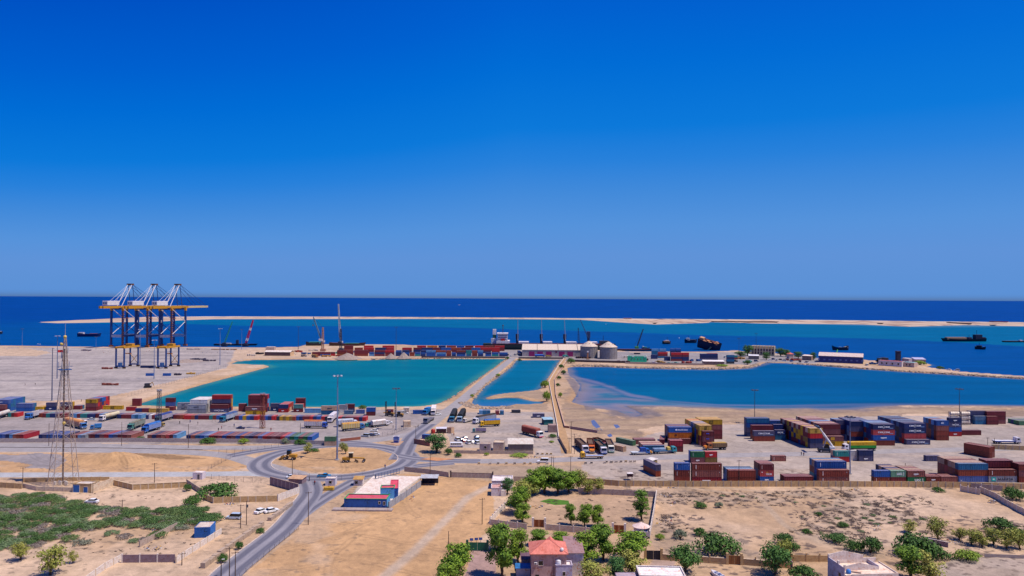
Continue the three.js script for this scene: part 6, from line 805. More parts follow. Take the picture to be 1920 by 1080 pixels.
// people, standing or walking, each one continuous figure
{ const res = 34, mc = new MarchingCubes(res, rubber, false, false, 40000), J = { hip: [0, 0.94, 0], ch: [0, 1.36, 0], nk: [0, 1.5, 0], hd: [0, 1.64, 0.01] };
  const bones = [[[0, 0.98, 0], [0, 1.36, 0], 0.15, 0.17], [[-0.17, 1.42, 0], [0.17, 1.42, 0], 0.07, 0.07], [[0, 1.45, 0], [0, 1.56, 0], 0.06, 0.06], [[0, 1.64, 0], [0, 1.7, 0.01], 0.1, 0.095], [[0.1, 0.95, 0], [0.12, 0.5, 0.07], 0.1, 0.07], [[0.12, 0.5, 0.07], [0.12, 0.08, -0.02], 0.07, 0.05], [[0.12, 0.06, -0.02], [0.12, 0.05, 0.14], 0.05, 0.04], [[-0.1, 0.95, 0], [-0.12, 0.5, 0.0], 0.1, 0.07], [[-0.12, 0.5, 0], [-0.12, 0.08, -0.12], 0.07, 0.05], [[-0.12, 0.06, -0.12], [-0.12, 0.05, 0.03], 0.05, 0.04], [[0.2, 1.41, 0], [0.27, 1.12, -0.03], 0.06, 0.045], [[0.27, 1.12, -0.03], [0.28, 0.86, 0.08], 0.045, 0.035], [[-0.2, 1.41, 0], [-0.27, 1.12, 0.02], 0.06, 0.045], [[-0.27, 1.12, 0.02], [-0.28, 0.88, 0.12], 0.045, 0.035], [[0.28, 0.86, 0.08], [0.28, 0.78, 0.1], 0.035, 0.02], [[-0.28, 0.88, 0.12], [-0.28, 0.8, 0.14], 0.035, 0.02]];
  const map = (i) => (i - res / 2) / (res / 2) * 0.95; mc.isolation = 0;
  for (let z = 0; z < res; z++) for (let y = 0; y < res; y++) for (let x = 0; x < res; x++) { const p = [map(x) * 0.45, map(y) + 0.9, map(z) * 0.35]; let s = 0; for (const [a, b, r0, r1] of bones) { const d = [b[0] - a[0], b[1] - a[1], b[2] - a[2]], l = d[0] ** 2 + d[1] ** 2 + d[2] ** 2, t = Math.max(0, Math.min(1, ((p[0] - a[0]) * d[0] + (p[1] - a[1]) * d[1] + (p[2] - a[2]) * d[2]) / l)), q = Math.hypot(p[0] - a[0] - t * d[0], p[1] - a[1] - t * d[1], p[2] - a[2] - t * d[2]) - (r0 + (r1 - r0) * t); s += Math.exp(-q * 40); } mc.field[z * res * res + y * res + x] = Math.log(s) / 40; }
  mc.update(); const n = mc.count, g0 = new THREE.BufferGeometry(), P = new Float32Array(n * 3), N = new Float32Array(n * 3); for (let i = 0; i < n; i++) { const q = mc.positionArray, m = mc.normalArray; P[3 * i] = q[3 * i] * 0.95 * 0.45; P[3 * i + 1] = q[3 * i + 1] * 0.95 + 0.9; P[3 * i + 2] = q[3 * i + 2] * 0.95 * 0.35; for (let k = 0; k < 3; k++) N[3 * i + k] = m[3 * i + k]; } g0.setAttribute('position', new THREE.BufferAttribute(P, 3)); g0.computeVertexNormals();
  const pm = new THREE.MeshStandardMaterial({ vertexColors: true, roughness: 0.9 }), dress = (shirt, legs) => { const g = g0.clone(), c = new Float32Array(n * 3), sk = new THREE.Color(0x5a3a28), a = new THREE.Color(shirt), b = new THREE.Color(legs), hr = new THREE.Color(0x14100e); for (let i = 0; i < n; i++) { const y = P[3 * i + 1], x = Math.abs(P[3 * i]), q = y > 1.68 ? hr : y > 1.5 ? sk : (x > 0.22 && y < 1.2) || y < 0.1 ? sk : y > 0.95 ? a : b; c[3 * i] = q.r; c[3 * i + 1] = q.g; c[3 * i + 2] = q.b; } g.setAttribute('color', new THREE.BufferAttribute(c, 3)); return g; };
  const W = { blue: [0x2c4a90, 0x24243a], red: [0x9c2a2a, 0x2a2a3a], white: [0xd8d8dc, 0x343844], dark: [0x2a2630, 0x1c1c26] }, gg = {};
  [['dark', 1502.5, 854, 'walking left of two on the open eastern yard'], ['red', 1507, 855, 'walking right of two on the open eastern yard'], ['dark', 337, 795, 'standing in the left yard by the light tower'], ['blue', 356.5, 793, 'walking before the red-ended container row'], ['dark', 371, 796, 'standing east of the red-ended container row'], ['blue', 439, 800, 'walking behind the dark pickup'], ['red', 415.5, 804, 'walking before the striped row of roofs'], ['dark', 409.5, 808, 'walking close to the striped row of roofs'], ['dark', 580, 902, 'standing at the road left of the guard hut'], ['red', 590, 909, 'standing at the fork before the guard hut'], ['dark', 704, 898, 'standing at the barred gate'], ['white', 847.5, 818, 'standing at the truck park huts'], ['red', 851, 818, 'standing beside the person in white at the huts'], ['dark', 737, 803, 'left of the lamp mast at the lot entrance'], ['dark', 784, 802, 'walking on the entrance road'], ['red', 508, 808, 'standing by the reddish light tower'], ['dark', 47, 723, 'left of two far off on the apron'], ['dark', 66, 722, 'right of two far off on the apron'], ['dark', 152.5, 753, 'standing at the apron edge by the tower'], ['blue', 722, 878, 'walking on the road east of the roundabout']].forEach(([w, x, y, l]) => { const q = gg[w] ??= dress(...W[w]); const m = single('person', `person in ${w === 'dark' ? 'dark clothes' : w + ' top and dark trousers'} ${l}`, 'person', q, pm); m.position.copy(G(x, y)); m.rotation.y = rr(0, 6.28); m.scale.setScalar(1.08); });
}
// ---------- harbour: cranes, ships, sheds ----------
const craneBlue = M(0x264c8e, 0.6), craneYel = M(0xd09a1c, 0.6), craneWht = M(0xe8eaee, 0.6), craneOr = M(0xb06a24, 0.7), navyM = M(0x18203c, 0.7), shipRed = M(0x6a2028, 0.7);
{ // three ship-to-shore gantry cranes; local +z is the land side, boom runs to -z
  function sts() {
    const t = thing('quay_crane', 'quay gantry crane', 'crane', V(0, 0, 0), 0, 'three quay gantry cranes'), bh = 60, W = 10.5;
    for (const z of [0, -30]) for (const x of [-W, W]) { new B().box(2.6, bh - 4, 2.2, x, (bh - 4) / 2 + 3, z).to('leg', craneBlue, t); new B().box(6.5, 2.2, 2.4, x, 1.6, z).to('bogie', craneOr, t); new B().box(3, 5, 2.6, x, bh - 3, z).to('leg_head', craneYel, t); }
    for (const z of [0, -30]) { new B().box(2 * W - 2.6, 4, 2.2, 0, 16.5, z).to('portal_beam', M(0xb4c0d4, 0.6), t); new B().box(2 * W - 2.6, 3, 2, 0, bh - 2.5, z).to('portal_beam', craneBlue, t); } for (const x of [-W, W]) { new B().box(1.8, 2.6, 27.8, x, 16.5, -15).to('portal_beam', craneBlue, t); new B().bar([x, 18, 0], [x, 38, -30], 0.45, 6).bar([x, 58, 0], [x, 38, -30], 0.6, 6).to('brace', craneWht, t); new B().bar([x, 38, 0], [x, 18, -30], 0.5, 6).to('brace', craneBlue, t); }
    new B().box(2.4, 3.6, 74, -3, bh, -15 + 8).box(2.4, 3.6, 74, 3, bh, -15 + 8).to('girder', craneYel, t); for (let i = 0; i < 12; i++) new B().box(3.6, 1, 1, 0, bh, 26 - i * 6).to('girder_tie', craneOr, t);
    new B().box(2, 3, 46, -3, bh, -67).box(2, 3, 46, 3, bh, -67).to('boom', M(0xdcc88c, 0.6), t); for (let i = 0; i < 8; i++) new B().box(4, 0.8, 0.8, 0, bh, -47 - i * 6).to('boom_tie', craneYel, t);
    const h = new B().round(9.5, 6.5, 22, 0, bh + 6, 12, 0.4).to('machinery_house', craneWht, t); for (let i = 0; i < 3; i++) new B().box(0.1, 3.4, 3.6, -4.8, bh + 6, 5 + i * 6.5).to('louvre', M(0x6a82a8, 0.7), h); for (let i = 0; i < 2; i++) new B().box(2.6, 3, 0.12, -2 + 4 * i, bh + 6, 23.05).to('louvre', M(0x6a82a8, 0.7), h);
    for (const x of [-4, 4]) { new B().bar([x, bh + 1, -4], [x, 94, -24], 0.55, 6).to('apex_leg', craneWht, t); new B().bar([x, bh + 1, -30], [x, 94, -25], 0.5, 6).to('apex_post', craneBlue, t); new B().bar([x, 94, -25], [x * 0.9, bh + 2, 20], 0.18, 4).bar([x, 94, -25], [x * 0.9, bh + 2, 6], 0.16, 4).to('back_stay', craneWht, t); new B().bar([x, 94, -26], [x * 0.8, bh + 2, -62], 0.3, 4).bar([x, 94, -26], [x * 0.8, bh + 2, -86], 0.3, 4).to('fore_stay', craneBlue, t); }
    new B().box(11, 2.4, 3, 0, 94.5, -25).to('apex_beam', M(0x7a4a2c, 0.7), t);
    const st = new B(); for (let i = 0; i < 17; i++) { const y = 3 + i * 3.3, s = i % 2 ? 1 : -1; st.bar([W + 1.8 - s * 1.2, y, 1.6], [W + 1.8 + s * 1.2, y + 3.3, 1.6], 0.5, 4); st.box(3.8, 0.4, 1.8, W + 1.8, y, 1.6); } st.to('stair_tower', craneOr, t); new B().round(3, 2.6, 3, 2, bh - 3.6, -40, 0.2).to('cabin', M(0xc4683c, 0.6), t); new B().box(5, 1, 3, 0, 43, -18).to('spreader', craneOr, t); new B().bar([-1.5, 43.5, -18], [-1.5, bh, -18], 0.08, 4).bar([1.5, 43.5, -18], [1.5, bh, -18], 0.08, 4).to('hoist_rope', navyM, t);
    return t;
  }
  const c0 = sts(), yaw = -15 * D2R, spots = [[219, 650.8, 'leftmost of the three blue and yellow quay gantry cranes'], [265, 651, 'middle one of the three blue and yellow quay gantry cranes'], [310, 651.2, 'rightmost of the three blue and yellow quay gantry cranes, boom over water']];
  spots.forEach(([x, y, l], i) => { const p = G(x, y); p.y = 0.2; if (!i) { c0.position.copy(p); c0.rotation.y = yaw; c0.userData.label = l; } else dup(c0, p, yaw, l); });
  function rtg(l, px, py) { const t = thing('yard_gantry', l, 'gantry crane', G(px, py), -0.1, 'two yard gantries'), h = 22, W = 4.6; for (const z of [0, -24]) { for (const x of [-W, W]) { new B().box(1.3, h - 1, 1.3, x, h / 2 + 0.6, z).to('leg', craneBlue, t); new B().box(3, 1.8, 1.6, x, 0.95, z).to('wheel_bogie', M(0x4a3a30, 0.8), t); } new B().box(2 * W - 1.3, 1.4, 1.4, 0, 2.6, z).to('sill_beam', craneBlue, t); } new B().bar([-W, 3, -24], [W, 14, -24], 0.3).bar([W, 3, -24], [-W, 14, -24], 0.3).to('brace', craneYel, t); for (const x of [-W, W]) new B().box(1.6, 1.8, 27, x, h + 0.4, -12).to('girder', craneYel, t); new B().box(2 * W - 1.6, 1.2, 1.2, 0, h + 0.4, 0).box(2 * W - 1.6, 1.2, 1.2, 0, h + 0.4, -24).to('end_tie', craneYel, t); new B().box(7, 2.4, 5, 0, h + 2.4, -17).to('trolley', craneYel, t); new B().round(3.4, 4.6, 3, 0.4, 4, 0.4, 0.2).to('engine_house', M(0x3a6aa8, 0.6), t); new B().box(6, 0.8, 2.4, 0, h - 7, -14).to('spreader', craneOr, t); return t; }
  rtg('blue legged yard gantry on the apron, left of two', 225, 691); rtg('blue legged yard gantry on the apron, right of two', 303.5, 691);
}
function boomCrane(label, px, py, base, tip, col, o = {}) { // lattice boom: pivot and tip in photo points over the foot's distance
  const p = G(px, py), s = S(px, py), t = thing(o.name ?? 'crawler_crane', label, 'crane', p, 0), m = M(col, 0.6), X = (x) => (x - px) / s, Y = (y) => (py - y) / s, a = [X(base[0]), Y(base[1]), 0], b = [X(tip[0]), Y(tip[1]), -4], w = o.w ?? 1.2, len = Math.hypot(b[0] - a[0], b[1] - a[1]), n = Math.max(6, Math.round(len / 4)), ux = (b[0] - a[0]) / len, uy = (b[1] - a[1]) / len;
  const at = (f, k) => { const q = w * (1 - 0.6 * f) * (f < 0.08 ? 0.4 : 1), d = [[-uy, ux, 1], [uy, -ux, 1], [uy, -ux, -1], [-uy, ux, -1]][k]; return [a[0] + (b[0] - a[0]) * f + d[0] * q * 0.7, a[1] + (b[1] - a[1]) * f + d[1] * q * 0.7, a[2] + (b[2] - a[2]) * f + d[2] * q * 0.7]; };
  const seg = [[], []]; for (let i = 0; i < n; i++) { const q = new B(); for (let k = 0; k < 4; k++) q.bar(at(i / n, k), at((i + 1) / n, k), o.r ?? 0.32, 4).bar(at(i / n, k), at((i + 1) / n, (k + 1) % 4), 0.2, 3); seg[o.stripe && i % 4 === 1 ? 1 : 0].push(...q.g); } for (let j = 0; j < 2; j++) if (seg[j].length) { const q = new B(); q.g = seg[j]; q.to('boom', j ? M(0xe8e4e4, 0.6) : m, t); }
  new B().round(5, 3.2, 4.4, a[0] - 0.5, Math.max(2.6, a[1] - 1), 0, 0.3).to('house', o.house ? M(o.house, 0.6) : m, t); new B().base(8, 1.6, 6, a[0], 0, 0).to(o.track ?? 'tracks', navyM, t); if (o.mast) { lattice(t, 1.5, 0.8, Y(o.mast) - 4, 8, 0.28, o.mastCol ? M(o.mastCol, 0.6) : m, 4); new B().round(3, 2.4, 2.6, 1.2, Y(o.mast) * 0.45, 0, 0.2).to('cab', M(0xd8d4d0, 0.5), t); new B().round(7, 3.4, 5, 0.5, 4.2, 0, 0.3).to('machinery_house', o.mastCol ? M(o.mastCol, 0.6) : m, t); new B().bar([0, Y(o.mast), 0], [b[0] * 0.98, b[1] * 0.98, b[2]], 0.14, 3).to('pendant', navyM, t); } else new B().bar([a[0] - 3, a[1] + 3, 0], b, 0.12, 3).to('pendant', navyM, t);
  if (o.hook) new B().bar(b, [b[0] - 0.3, Y(o.hook), b[2]], 0.1, 3).box(1.4, 1.6, 1.2, b[0] - 0.3, Y(o.hook), b[2]).to('hook_block', M(0xb05c3c, 0.6), t); return t; }
boomCrane('crane with a magenta and white striped lattice boom', 461, 649, [461, 644], [472.5, 600], 0xc01c5c, { stripe: 1, w: 1.9, r: 0.5, house: 0x2a3450 });
boomCrane('crane with a thin green lattice boom', 421, 649, [421, 643], [433.5, 603], 0x2f9c84, { w: 1.1, r: 0.25, house: 0x2a3450 });
boomCrane('harbour crane with its boom raised to the left above the quay', 605, 662, [602, 636], [585.5, 594.5], 0x5c7c94, { name: 'harbour_crane', mast: 614, mastCol: 0xb88a70, hook: 610, w: 1.2, track: 'carriage', house: 0xd8d8dc });
boomCrane('harbour crane with a tall near vertical boom', 639, 661, [638, 641], [632.5, 570], 0xa9b4c4, { name: 'harbour_crane', mast: 617, mastCol: 0x2c3450, w: 1.6, r: 0.4, track: 'carriage', house: 0x2c3450 });
boomCrane('mobile crane with a dark straight boom right of the silos', 1195, 664, [1194.5, 650], [1207, 617], 0x223454, { name: 'mobile_crane', w: 0.8, r: 0.4, house: 0x3a8c4c, track: 'carrier' });
boomCrane('small lattice crane standing behind the warehouse', 1086, 656, [1086, 650], [1084.5, 615], 0x2a3c68, { w: 1.6, r: 0.22, house: 0x2a3450 });
boomCrane('green crane jib behind the long blue shed', 1569, 668, [1568, 664], [1573, 656], 0x3cc04c, { w: 0.7, r: 0.3, house: 0x3cc04c });
boomCrane('dark excavating crane with bent arm behind the blue-roofed hut', 1652, 678, [1650, 672], [1663, 671], 0x1c2440, { w: 0.8, r: 0.4 });
// ships and boats
function hullGeo(L, W, h, sheer = 0.1, bow = 0.28) { // boat shape along x, bow at +x
  const n = 22, m = 8, P = [], idx = []; for (let i = 0; i <= n; i++) { const f = i / n, x = (f - 0.5) * L, k = f > 1 - bow ? Math.cos((f - 1 + bow) / bow * Math.PI / 2 * 0.98) : f < 0.12 ? 0.72 + 0.28 * f / 0.12 : 1, top = h * (1 + sheer * Math.pow(Math.abs(2 * f - 1), 2.4) * 4); for (let j = 0; j <= m; j++) { const a = j / m, yy = top * (1 - Math.abs(2 * a - 1) * 0 - 0), s = 2 * a - 1; const prof = Math.sign(s) * Math.pow(Math.abs(s), 0.55) * W / 2 * k, y = -1.2 + (top + 1.2) * Math.pow(Math.abs(s), 1.9); P.push([x + (f > 1 - bow ? (y / top) * 0.05 * L * (f - 1 + bow) / bow : 0), y, prof]); } }
  for (let i = 0; i < n; i++) for (let j = 0; j < m; j++) { const a = i * (m + 1) + j, b = a + m + 1; idx.push(a, b, a + 1, b, b + 1, a + 1); }
  const t = []; for (const k of idx) t.push(...P[k]); for (let i = 0; i < n; i++) { const a = P[i * (m + 1)], b = P[(i + 1) * (m + 1)], c = P[(i + 1) * (m + 1) + m], d = P[i * (m + 1) + m], q = (v) => [v[0], v[1] - h * 0.12, v[2]]; t.push(...q(a), ...q(d), ...q(b), ...q(b), ...q(d), ...q(c)); }
  return new B().tris(t).build(); }
function boat(name, label, cat, xa, xb, yb, hex, o = {}) { // between photo points xa and xb on the waterline yb
  const A = G(xa, yb, WL), C = G(xb, yb, WL), L = A.distanceTo(C), t = thing(name, label, cat, A.clone().add(C).multiplyScalar(0.5), o.left ? yawTo(C, A) : yawTo(A, C)), s = S(xa, yb), h = (o.h ?? 3) / s; t.rotation.y += (o.turn ?? 0);
  part('hull', hullGeo(L, L * (o.beam ?? 0.24), h, o.sheer ?? 0.12), M(hex, 0.6), t); if (o.rail) new B().box(L * 0.7, h * 0.16, L * 0.2, -L * 0.05, h * 0.98, 0).to('gunwale', M(o.rail, 0.7), t);
  for (const [f, w, hh, d, hx, nm] of o.blocks ?? []) { const q = new B().round(w * L, hh / s, d * L, f * L, h * 0.86 + hh / s / 2, 0, 0.15).to(nm ?? 'deckhouse', M(hx, 0.6), t); if ((nm ?? 'deckhouse') === 'deckhouse') new B().box(w * L * 0.8, hh / s * 0.25, d * L + 0.1, f * L, h * 0.86 + hh / s * 0.65, 0).to('window_band', glass, q); }
  for (const [f, hh] of o.masts ?? []) new B().bar([f * L, h * 0.8, 0], [f * L, h + hh / s, 0], 0.3, 5).to('mast', navyM, t); if (o.tilt) t.rotation.x = o.tilt; return t; }
boat('dhow', 'dark blue wooden dhow moored left of the quay cranes', 'boat', 146, 188, 631, 0x22306c, { h: 5, blocks: [[-0.34, 0.22, 3.6, 0.17, 0xd8d4dc], [0.2, 0.3, 1.6, 0.16, 0x8a4a40, 'cargo']], sheer: 0.08 });
boat('dhow', 'small dark boat cut by the western frame edge', 'boat', -10, 4.5, 626, 0x2a3044, { h: 3.5, blocks: [[0.2, 0.3, 2, 0.18, 0xd8d4d0]] });
boat('barge', 'dark barge with a tower under the coloured crane booms', 'barge', 402, 480, 647.5, 0x30283a, { h: 2.6, beam: 0.16, sheer: 0.05, blocks: [[0.05, 0.06, 8, 0.05, 0x2a3450, 'tower'], [-0.2, 0.2, 2, 0.1, 0xb8b8bc]] });
boat('dhow', 'wooden dhow with teal deckhouse behind the harbour crane', 'boat', 574, 604, 649, 0x2a2c34, { h: 6, blocks: [[0.05, 0.7, 3.4, 0.2, 0x3c9c94], [0, 0.3, 2.2, 0.14, 0xdcd4c8]] });
boat('dhow', 'long brown dhow with high bow behind the quay stacks', 'boat', 618, 683, 649, 0x4a2c30, { h: 5, sheer: 0.12, blocks: [[0.15, 0.4, 1.6, 0.12, 0x4c9c80], [-0.3, 0.3, 2.4, 0.13, 0x6a4a40, 'cargo']] });
boat('dhow', 'dark dhow with curved ends and pale stern beyond the blue shed', 'boat', 1561, 1590, 656.5, 0x22283c, { left: 1, h: 5, sheer: 0.2, blocks: [[-0.36, 0.2, 2.4, 0.2, 0xd8c8ac], [0.02, 0.14, 2, 0.14, 0x86b4dc]] });
boat('tugboat', 'white-topped brown tugboat on the open bay', 'boat', 1242, 1257, 645, 0x3c2428, { h: 4, blocks: [[0, 0.7, 2.6, 0.34, 0xc89a70], [0.05, 0.4, 3.8, 0.24, 0xe4e0dc]], masts: [[0.1, 9]] });
boat('tugboat', 'dark tugboat left of the listing wreck', 'boat', 1284, 1306, 643, 0x1c2438, { h: 5, blocks: [[-0.25, 0.3, 5, 0.2, 0xc8ccd4], [0.15, 0.5, 2.4, 0.2, 0x3c4c6c]], masts: [[-0.2, 9]] });
boat('tugboat', 'small black tugboat facing the viewer beyond the causeway', 'boat', 1830, 1846, 655, 0x18182c, { h: 4, beam: 0.5, turn: -0.9, blocks: [[-0.1, 0.5, 4, 0.3, 0x201c34], [0.4, 0.14, 1.6, 0.14, 0xd8c8d4, 'fender']], masts: [[-0.1, 9]] });
boat('wrecked_ship', 'half sunk wreck with sandy deck and dark stern tower', 'shipwreck', 1768, 1847, 640, 0x241a30, { left: 1, h: 4.5, sheer: 0.1, beam: 0.15, blocks: [[0.2, 0.46, 4, 0.1, 0xb08a68, 'rubble'], [-0.32, 0.16, 9, 0.1, 0x18183a, 'superstructure'], [-0.12, 0.08, 4, 0.08, 0x2a2448, 'winch_house'], [-0.42, 0.14, 4, 0.08, 0x241e3c, 'stern_house']], masts: [[-0.3, 17], [-0.12, 8]] });
boat('barge', 'low black barge at the eastern frame edge', 'barge', 1882, 1960, 641.3, 0x14122c, { h: 2, beam: 0.18, sheer: 0.02, blocks: [[0.25, 0.4, 3, 0.12, 0x1c2044, 'deck_load'], [-0.1, 0.06, 2.2, 0.06, 0xd4d4dc, 'tank']] });
boat('small_boat', 'tiny white boat far out at sea', 'boat', 859, 862.5, 572.3, 0xe8ecf0, { h: 1 });
boat('small_boat', 'tiny white launch left of the dark mast on the bay', 'boat', 70, 76, 646, 0xdce4f0, { h: 1.2 });
for (const [x, l] of [[1273.5, 'tiny white buoy between tugboats'], [1136, 'tiny white buoy in front of the sand spit']]) { const b = single('buoy', l, 'buoy', new B().lathe([[0, -0.4], [1.1, 0], [1.0, 0.7], [0.3, 1.2], [0.2, 2.4], [0, 2.4]], 0, 0, 0, 14).build(), M(0xf0f0f0, 0.5)); const p = G(x, x > 1200 ? 634.3 : 608.3, WL); b.position.copy(p); }
{ const A = G(1302, 655, WL), t = thing('wrecked_ship', 'rusty listing ship aground beside the quay, deck tilted to the viewer', 'shipwreck', G(1328, 655.5, WL), -0.6), s = S(1328, 655); const L = 42 / s; part('hull', hullGeo(L, L * 0.42, 17 / s, 0.02), M(0x2a2a48, 0.75), t); new B().box(L * 0.85, 1.4, L * 0.36, -1, 15.4 / s, 0).to('deck', M(0xa87a5c, 0.9), t); new B().round(L * 0.2, 5 / s, L * 0.22, -L * 0.36, 18 / s, 0, 0.3).to('deckhouse', M(0xc49a74, 0.85), t); for (let i = 0; i < 5; i++) new B().round(L * 0.1, 3 / s, L * 0.16, -L * 0.18 + i * L * 0.12, 16.6 / s, (i % 2 - 0.5) * 4, 0.2).to('deck_wreckage', M([0x6a3438, 0xb08058, 0x3a2a3c][i % 3], 0.9), t); new B().bar([L * 0.05, 1, L * 0.22], [L * 0.16, 9 / s, L * 0.2], 1.0).to('gangway', M(0xcab48c, 0.8), t); t.rotation.x = 0.2; t.rotation.z = -0.12; }
{ // bulk carrier behind the warehouse
  const A = G(906, 655.5, WL), C = G(1143, 656.5, WL), L = A.distanceTo(C), t = thing('cargo_ship', 'bulk carrier with white stern house and four upright deck cranes', 'ship', A.clone().add(C).multiplyScalar(0.5), yawTo(A, C)), s = S(930, 655.5), X = (px) => (px - 1024.5) / s, Y = (py) => (655.5 - py) / s;
  part('hull', hullGeo(L, 26, 9, 0.012, 0.12), M(0x22404c, 0.7), t); new B().box(L * 0.86, 1.2, 25.4, 0, 8.6, 0).to('deck', M(0x5a2434, 0.8), t); new B().box(L * 0.84, 0.9, 0.3, 0, 9.6, 12.6).to('bulwark', M(0x6a2a34, 0.7), t);
  const ac = new B(); ac.base(X(951) - X(932), Y(625) - 9, 20, (X(932) + X(951)) / 2, 9, 0).base(X(955) - X(930), 5, 22, (X(955) + X(930)) / 2, 9, 0).base(X(951) - X(932) + 1.5, 1.0, 23, (X(932) + X(951)) / 2, Y(625), 0); const acm = ac.to('accommodation', M(0xe6e6ea, 0.6), t); for (let i = 0; i < 4; i++) new B().box(X(950) - X(933), 0.9, 0.1, (X(932) + X(951)) / 2, Y(640) + i * 3.2, 10.02).to('window_row', M(0x5a6a84, 0.5), acm);
  new B().box(6, 3.6, 0.6, X(942), Y(636), 10.4).to('lifeboat', M(0xc42c2c, 0.6), t); new B().base(5, Y(617) - 9, 9, X(926), 9, 0).to('funnel', M(0xe4e6e6, 0.6), t); new B().box(5.1, 5, 9.1, X(926), Y(630), 0).to('funnel_band', M(0x1c5a50, 0.6), t); new B().base(8, Y(634) - 9, 16, X(925), 9, 0).to('engine_casing', M(0xcfd6dc, 0.6), t); new B().bar([X(942), Y(625), 0], [X(942), Y(612), 0], 0.6, 6).add(new THREE.SphereGeometry(1.3, 12, 8), mat4(X(942), Y(610), 0)).to('radar_mast', M(0x3a4456, 0.6), t);
  for (const [px, i] of [[969, 0], [1014.5, 1], [1059, 2]]) { const c = new B().box(3.4, Y(630) - 9, 3.4, X(px), (Y(630) + 9) / 2, 0).round(4.6, 7, 4.6, X(px), Y(630), 0, 0.4).to('deck_crane', M(0x232c48, 0.6), t); new B().bar([X(px) + 0.8, Y(638), 2.6], [X(px) + (i - 1) * -0.8, Y(598.5), 2.6], 0.6, 4, 0.4).to('jib', M(0x8c9cbc, 0.5), c); }
  const c4 = new B().box(3.6, Y(626) - 9, 3.6, X(1104), (Y(626) + 9) / 2, 0).round(5, 9, 5, X(1104), Y(626), 0, 0.4).to('deck_crane', M(0x1c3868, 0.6), t); new B().bar([X(1103), Y(632), 2.6], [X(1088), Y(598), 2.6], 0.7, 4, 0.45).to('jib', M(0x2a4878, 0.6), c4);
  for (const [a, b] of [[972, 991], [1018, 1035], [1061, 1081], [1107, 1120]]) new B().base(X(b) - X(a), 3.4, 16, (X(a) + X(b)) / 2, 9, 0).to('hatch_cover', M(0xe8e8ea, 0.6), t); new B().base(14, 6, 14, X(1134), 8, 0).to('forecastle', M(0x2a3a54, 0.7), t); new B().bar([X(1132), 10, 0], [X(1132), Y(628), 0], 0.4, 5).to('foremast', navyM, t);
}
// quay buildings
{ const t = building('warehouse', 'long cream-roofed warehouse with magenta doors on the quay', 'warehouse', [979, 668], [1107, 669], 60, 8.6, { wall: M(0xb8b0ac, 0.85), roof: M(0xd8cdbc, 0.85), gable: 5.6 }); const w = 92; for (const u of [0.15, 0.27, 0.395, 0.58, 0.70]) new B().box(7.4, 6.4, 0.3, (u - 0.5) * w, 3.25, 0.1).to('door', M(0x9c1c6c, 0.7), t); for (const u of [-0.27, 0.03, 0.31]) new B().box(0.5, 0.5, 33, u * w, 11.9, -14.6, 0, 0.19).to('roof_seam', M(0x8a8078, 0.9), t); new B().box(2.4, 2.4, 0.24, 0.0 * w, 6, 0.1).to('vent', M(0x7c2c50, 0.7), t); }
function silo(px, yb, l) { const t = thing('grain_silo', l, 'silo', G(px, yb), 0, 'pair of steel grain silos'); t.position.z -= 11; const m = M(0x9c9896, 0.55, 0.1), R = 11; for (let i = 0; i < 8; i++) new B().cyl(R + (i % 2) * 0.08, R + (i % 2) * 0.08, 1.85, 0, 0.95 + i * 1.86, 0, 40).to('shell_ring', m, t); for (let i = 0; i < 20; i++) { const a = i / 20 * 6.283; new B().base(0.22, 14.8, 0.3, Math.cos(a) * (R + 0.16), 0, Math.sin(a) * (R + 0.16), -a).to('stiffener', M(0xa09c9a, 0.6), t); } new B().lathe([[R + 0.5, 14.8], [R + 0.5, 15.1], [1.2, 21.4], [0, 21.6]], 0, 0, 0, 40).to('roof', M(0xd2c6b6, 0.7), t); for (let i = 0; i < 8; i++) { const a = i / 8 * 6.283; new B().round(0.9, 0.9, 0.9, Math.cos(a) * 6, 18.6, Math.sin(a) * 6, 0.1, -a).to('roof_vent', M(0x9c8c80, 0.7), t); } return t; }
silo(1106, 672, 'left of the two grey grain silos beside the warehouse'); silo(1143, 673.5, 'right of the two grey grain silos beside the green building');
{ const t = thing('elevator_leg', 'rust coloured elevator tower at the foot of the left silo', 'tower', G(1102, 674)); new B().base(1.6, 9, 1.6, 0, 0, 0).to('shaft', M(0xb87c54, 0.8), t); new B().base(4, 1.6, 3, 0, 0, 0).to('footing', M(0xb09070, 0.9), t); new B().round(2.4, 1.6, 2, 0, 9.6, 0, 0.2).to('head', M(0xd8d8dc, 0.6), t); }
{ const t = building('green_building', 'bright mint green building with white scalloped parapet by the water', 'building', [1177, 678.5], [1212.5, 679], 9, 7, { wall: M(0x30d49c, 0.7), roof: M(0x8ac8b0, 0.8), parapet: 0.3, trim: M(0xe6f4f0, 0.8), windows: [[0.19, 3.6, 0.8, 1.6], [0.35, 3.6, 0.8, 1.6], [0.52, 3.6, 0.8, 1.6], [0.68, 3.6, 0.8, 1.6], [0.84, 3.6, 0.8, 1.6]] }); for (const x of [-5, 9.4]) new B().add(new THREE.CylinderGeometry(1.3, 1.3, 0.4, 20, 1, false, -Math.PI / 2, Math.PI), mat4(x, 7.1, 0, Math.PI / 2)).to('parapet_arch', M(0xe6f4f0, 0.8), t); }
building('quay_shed', 'long low shed with white roof near the crawler cranes', 'shed', [496, 667], [544, 667.5], 14, 5, { wall: M(0x6c5858, 0.85), right: M(0xd8bc94, 0.85), roof: M(0xe2dcd4, 0.8), gable: 1.6 });
building('quay_shed', 'small pale shed behind the long low shed', 'shed', [498, 656.5], [514, 656.5], 10, 4.5, { wall: M(0xc0b0a4, 0.85), roof: M(0xdcd2c4, 0.8) });
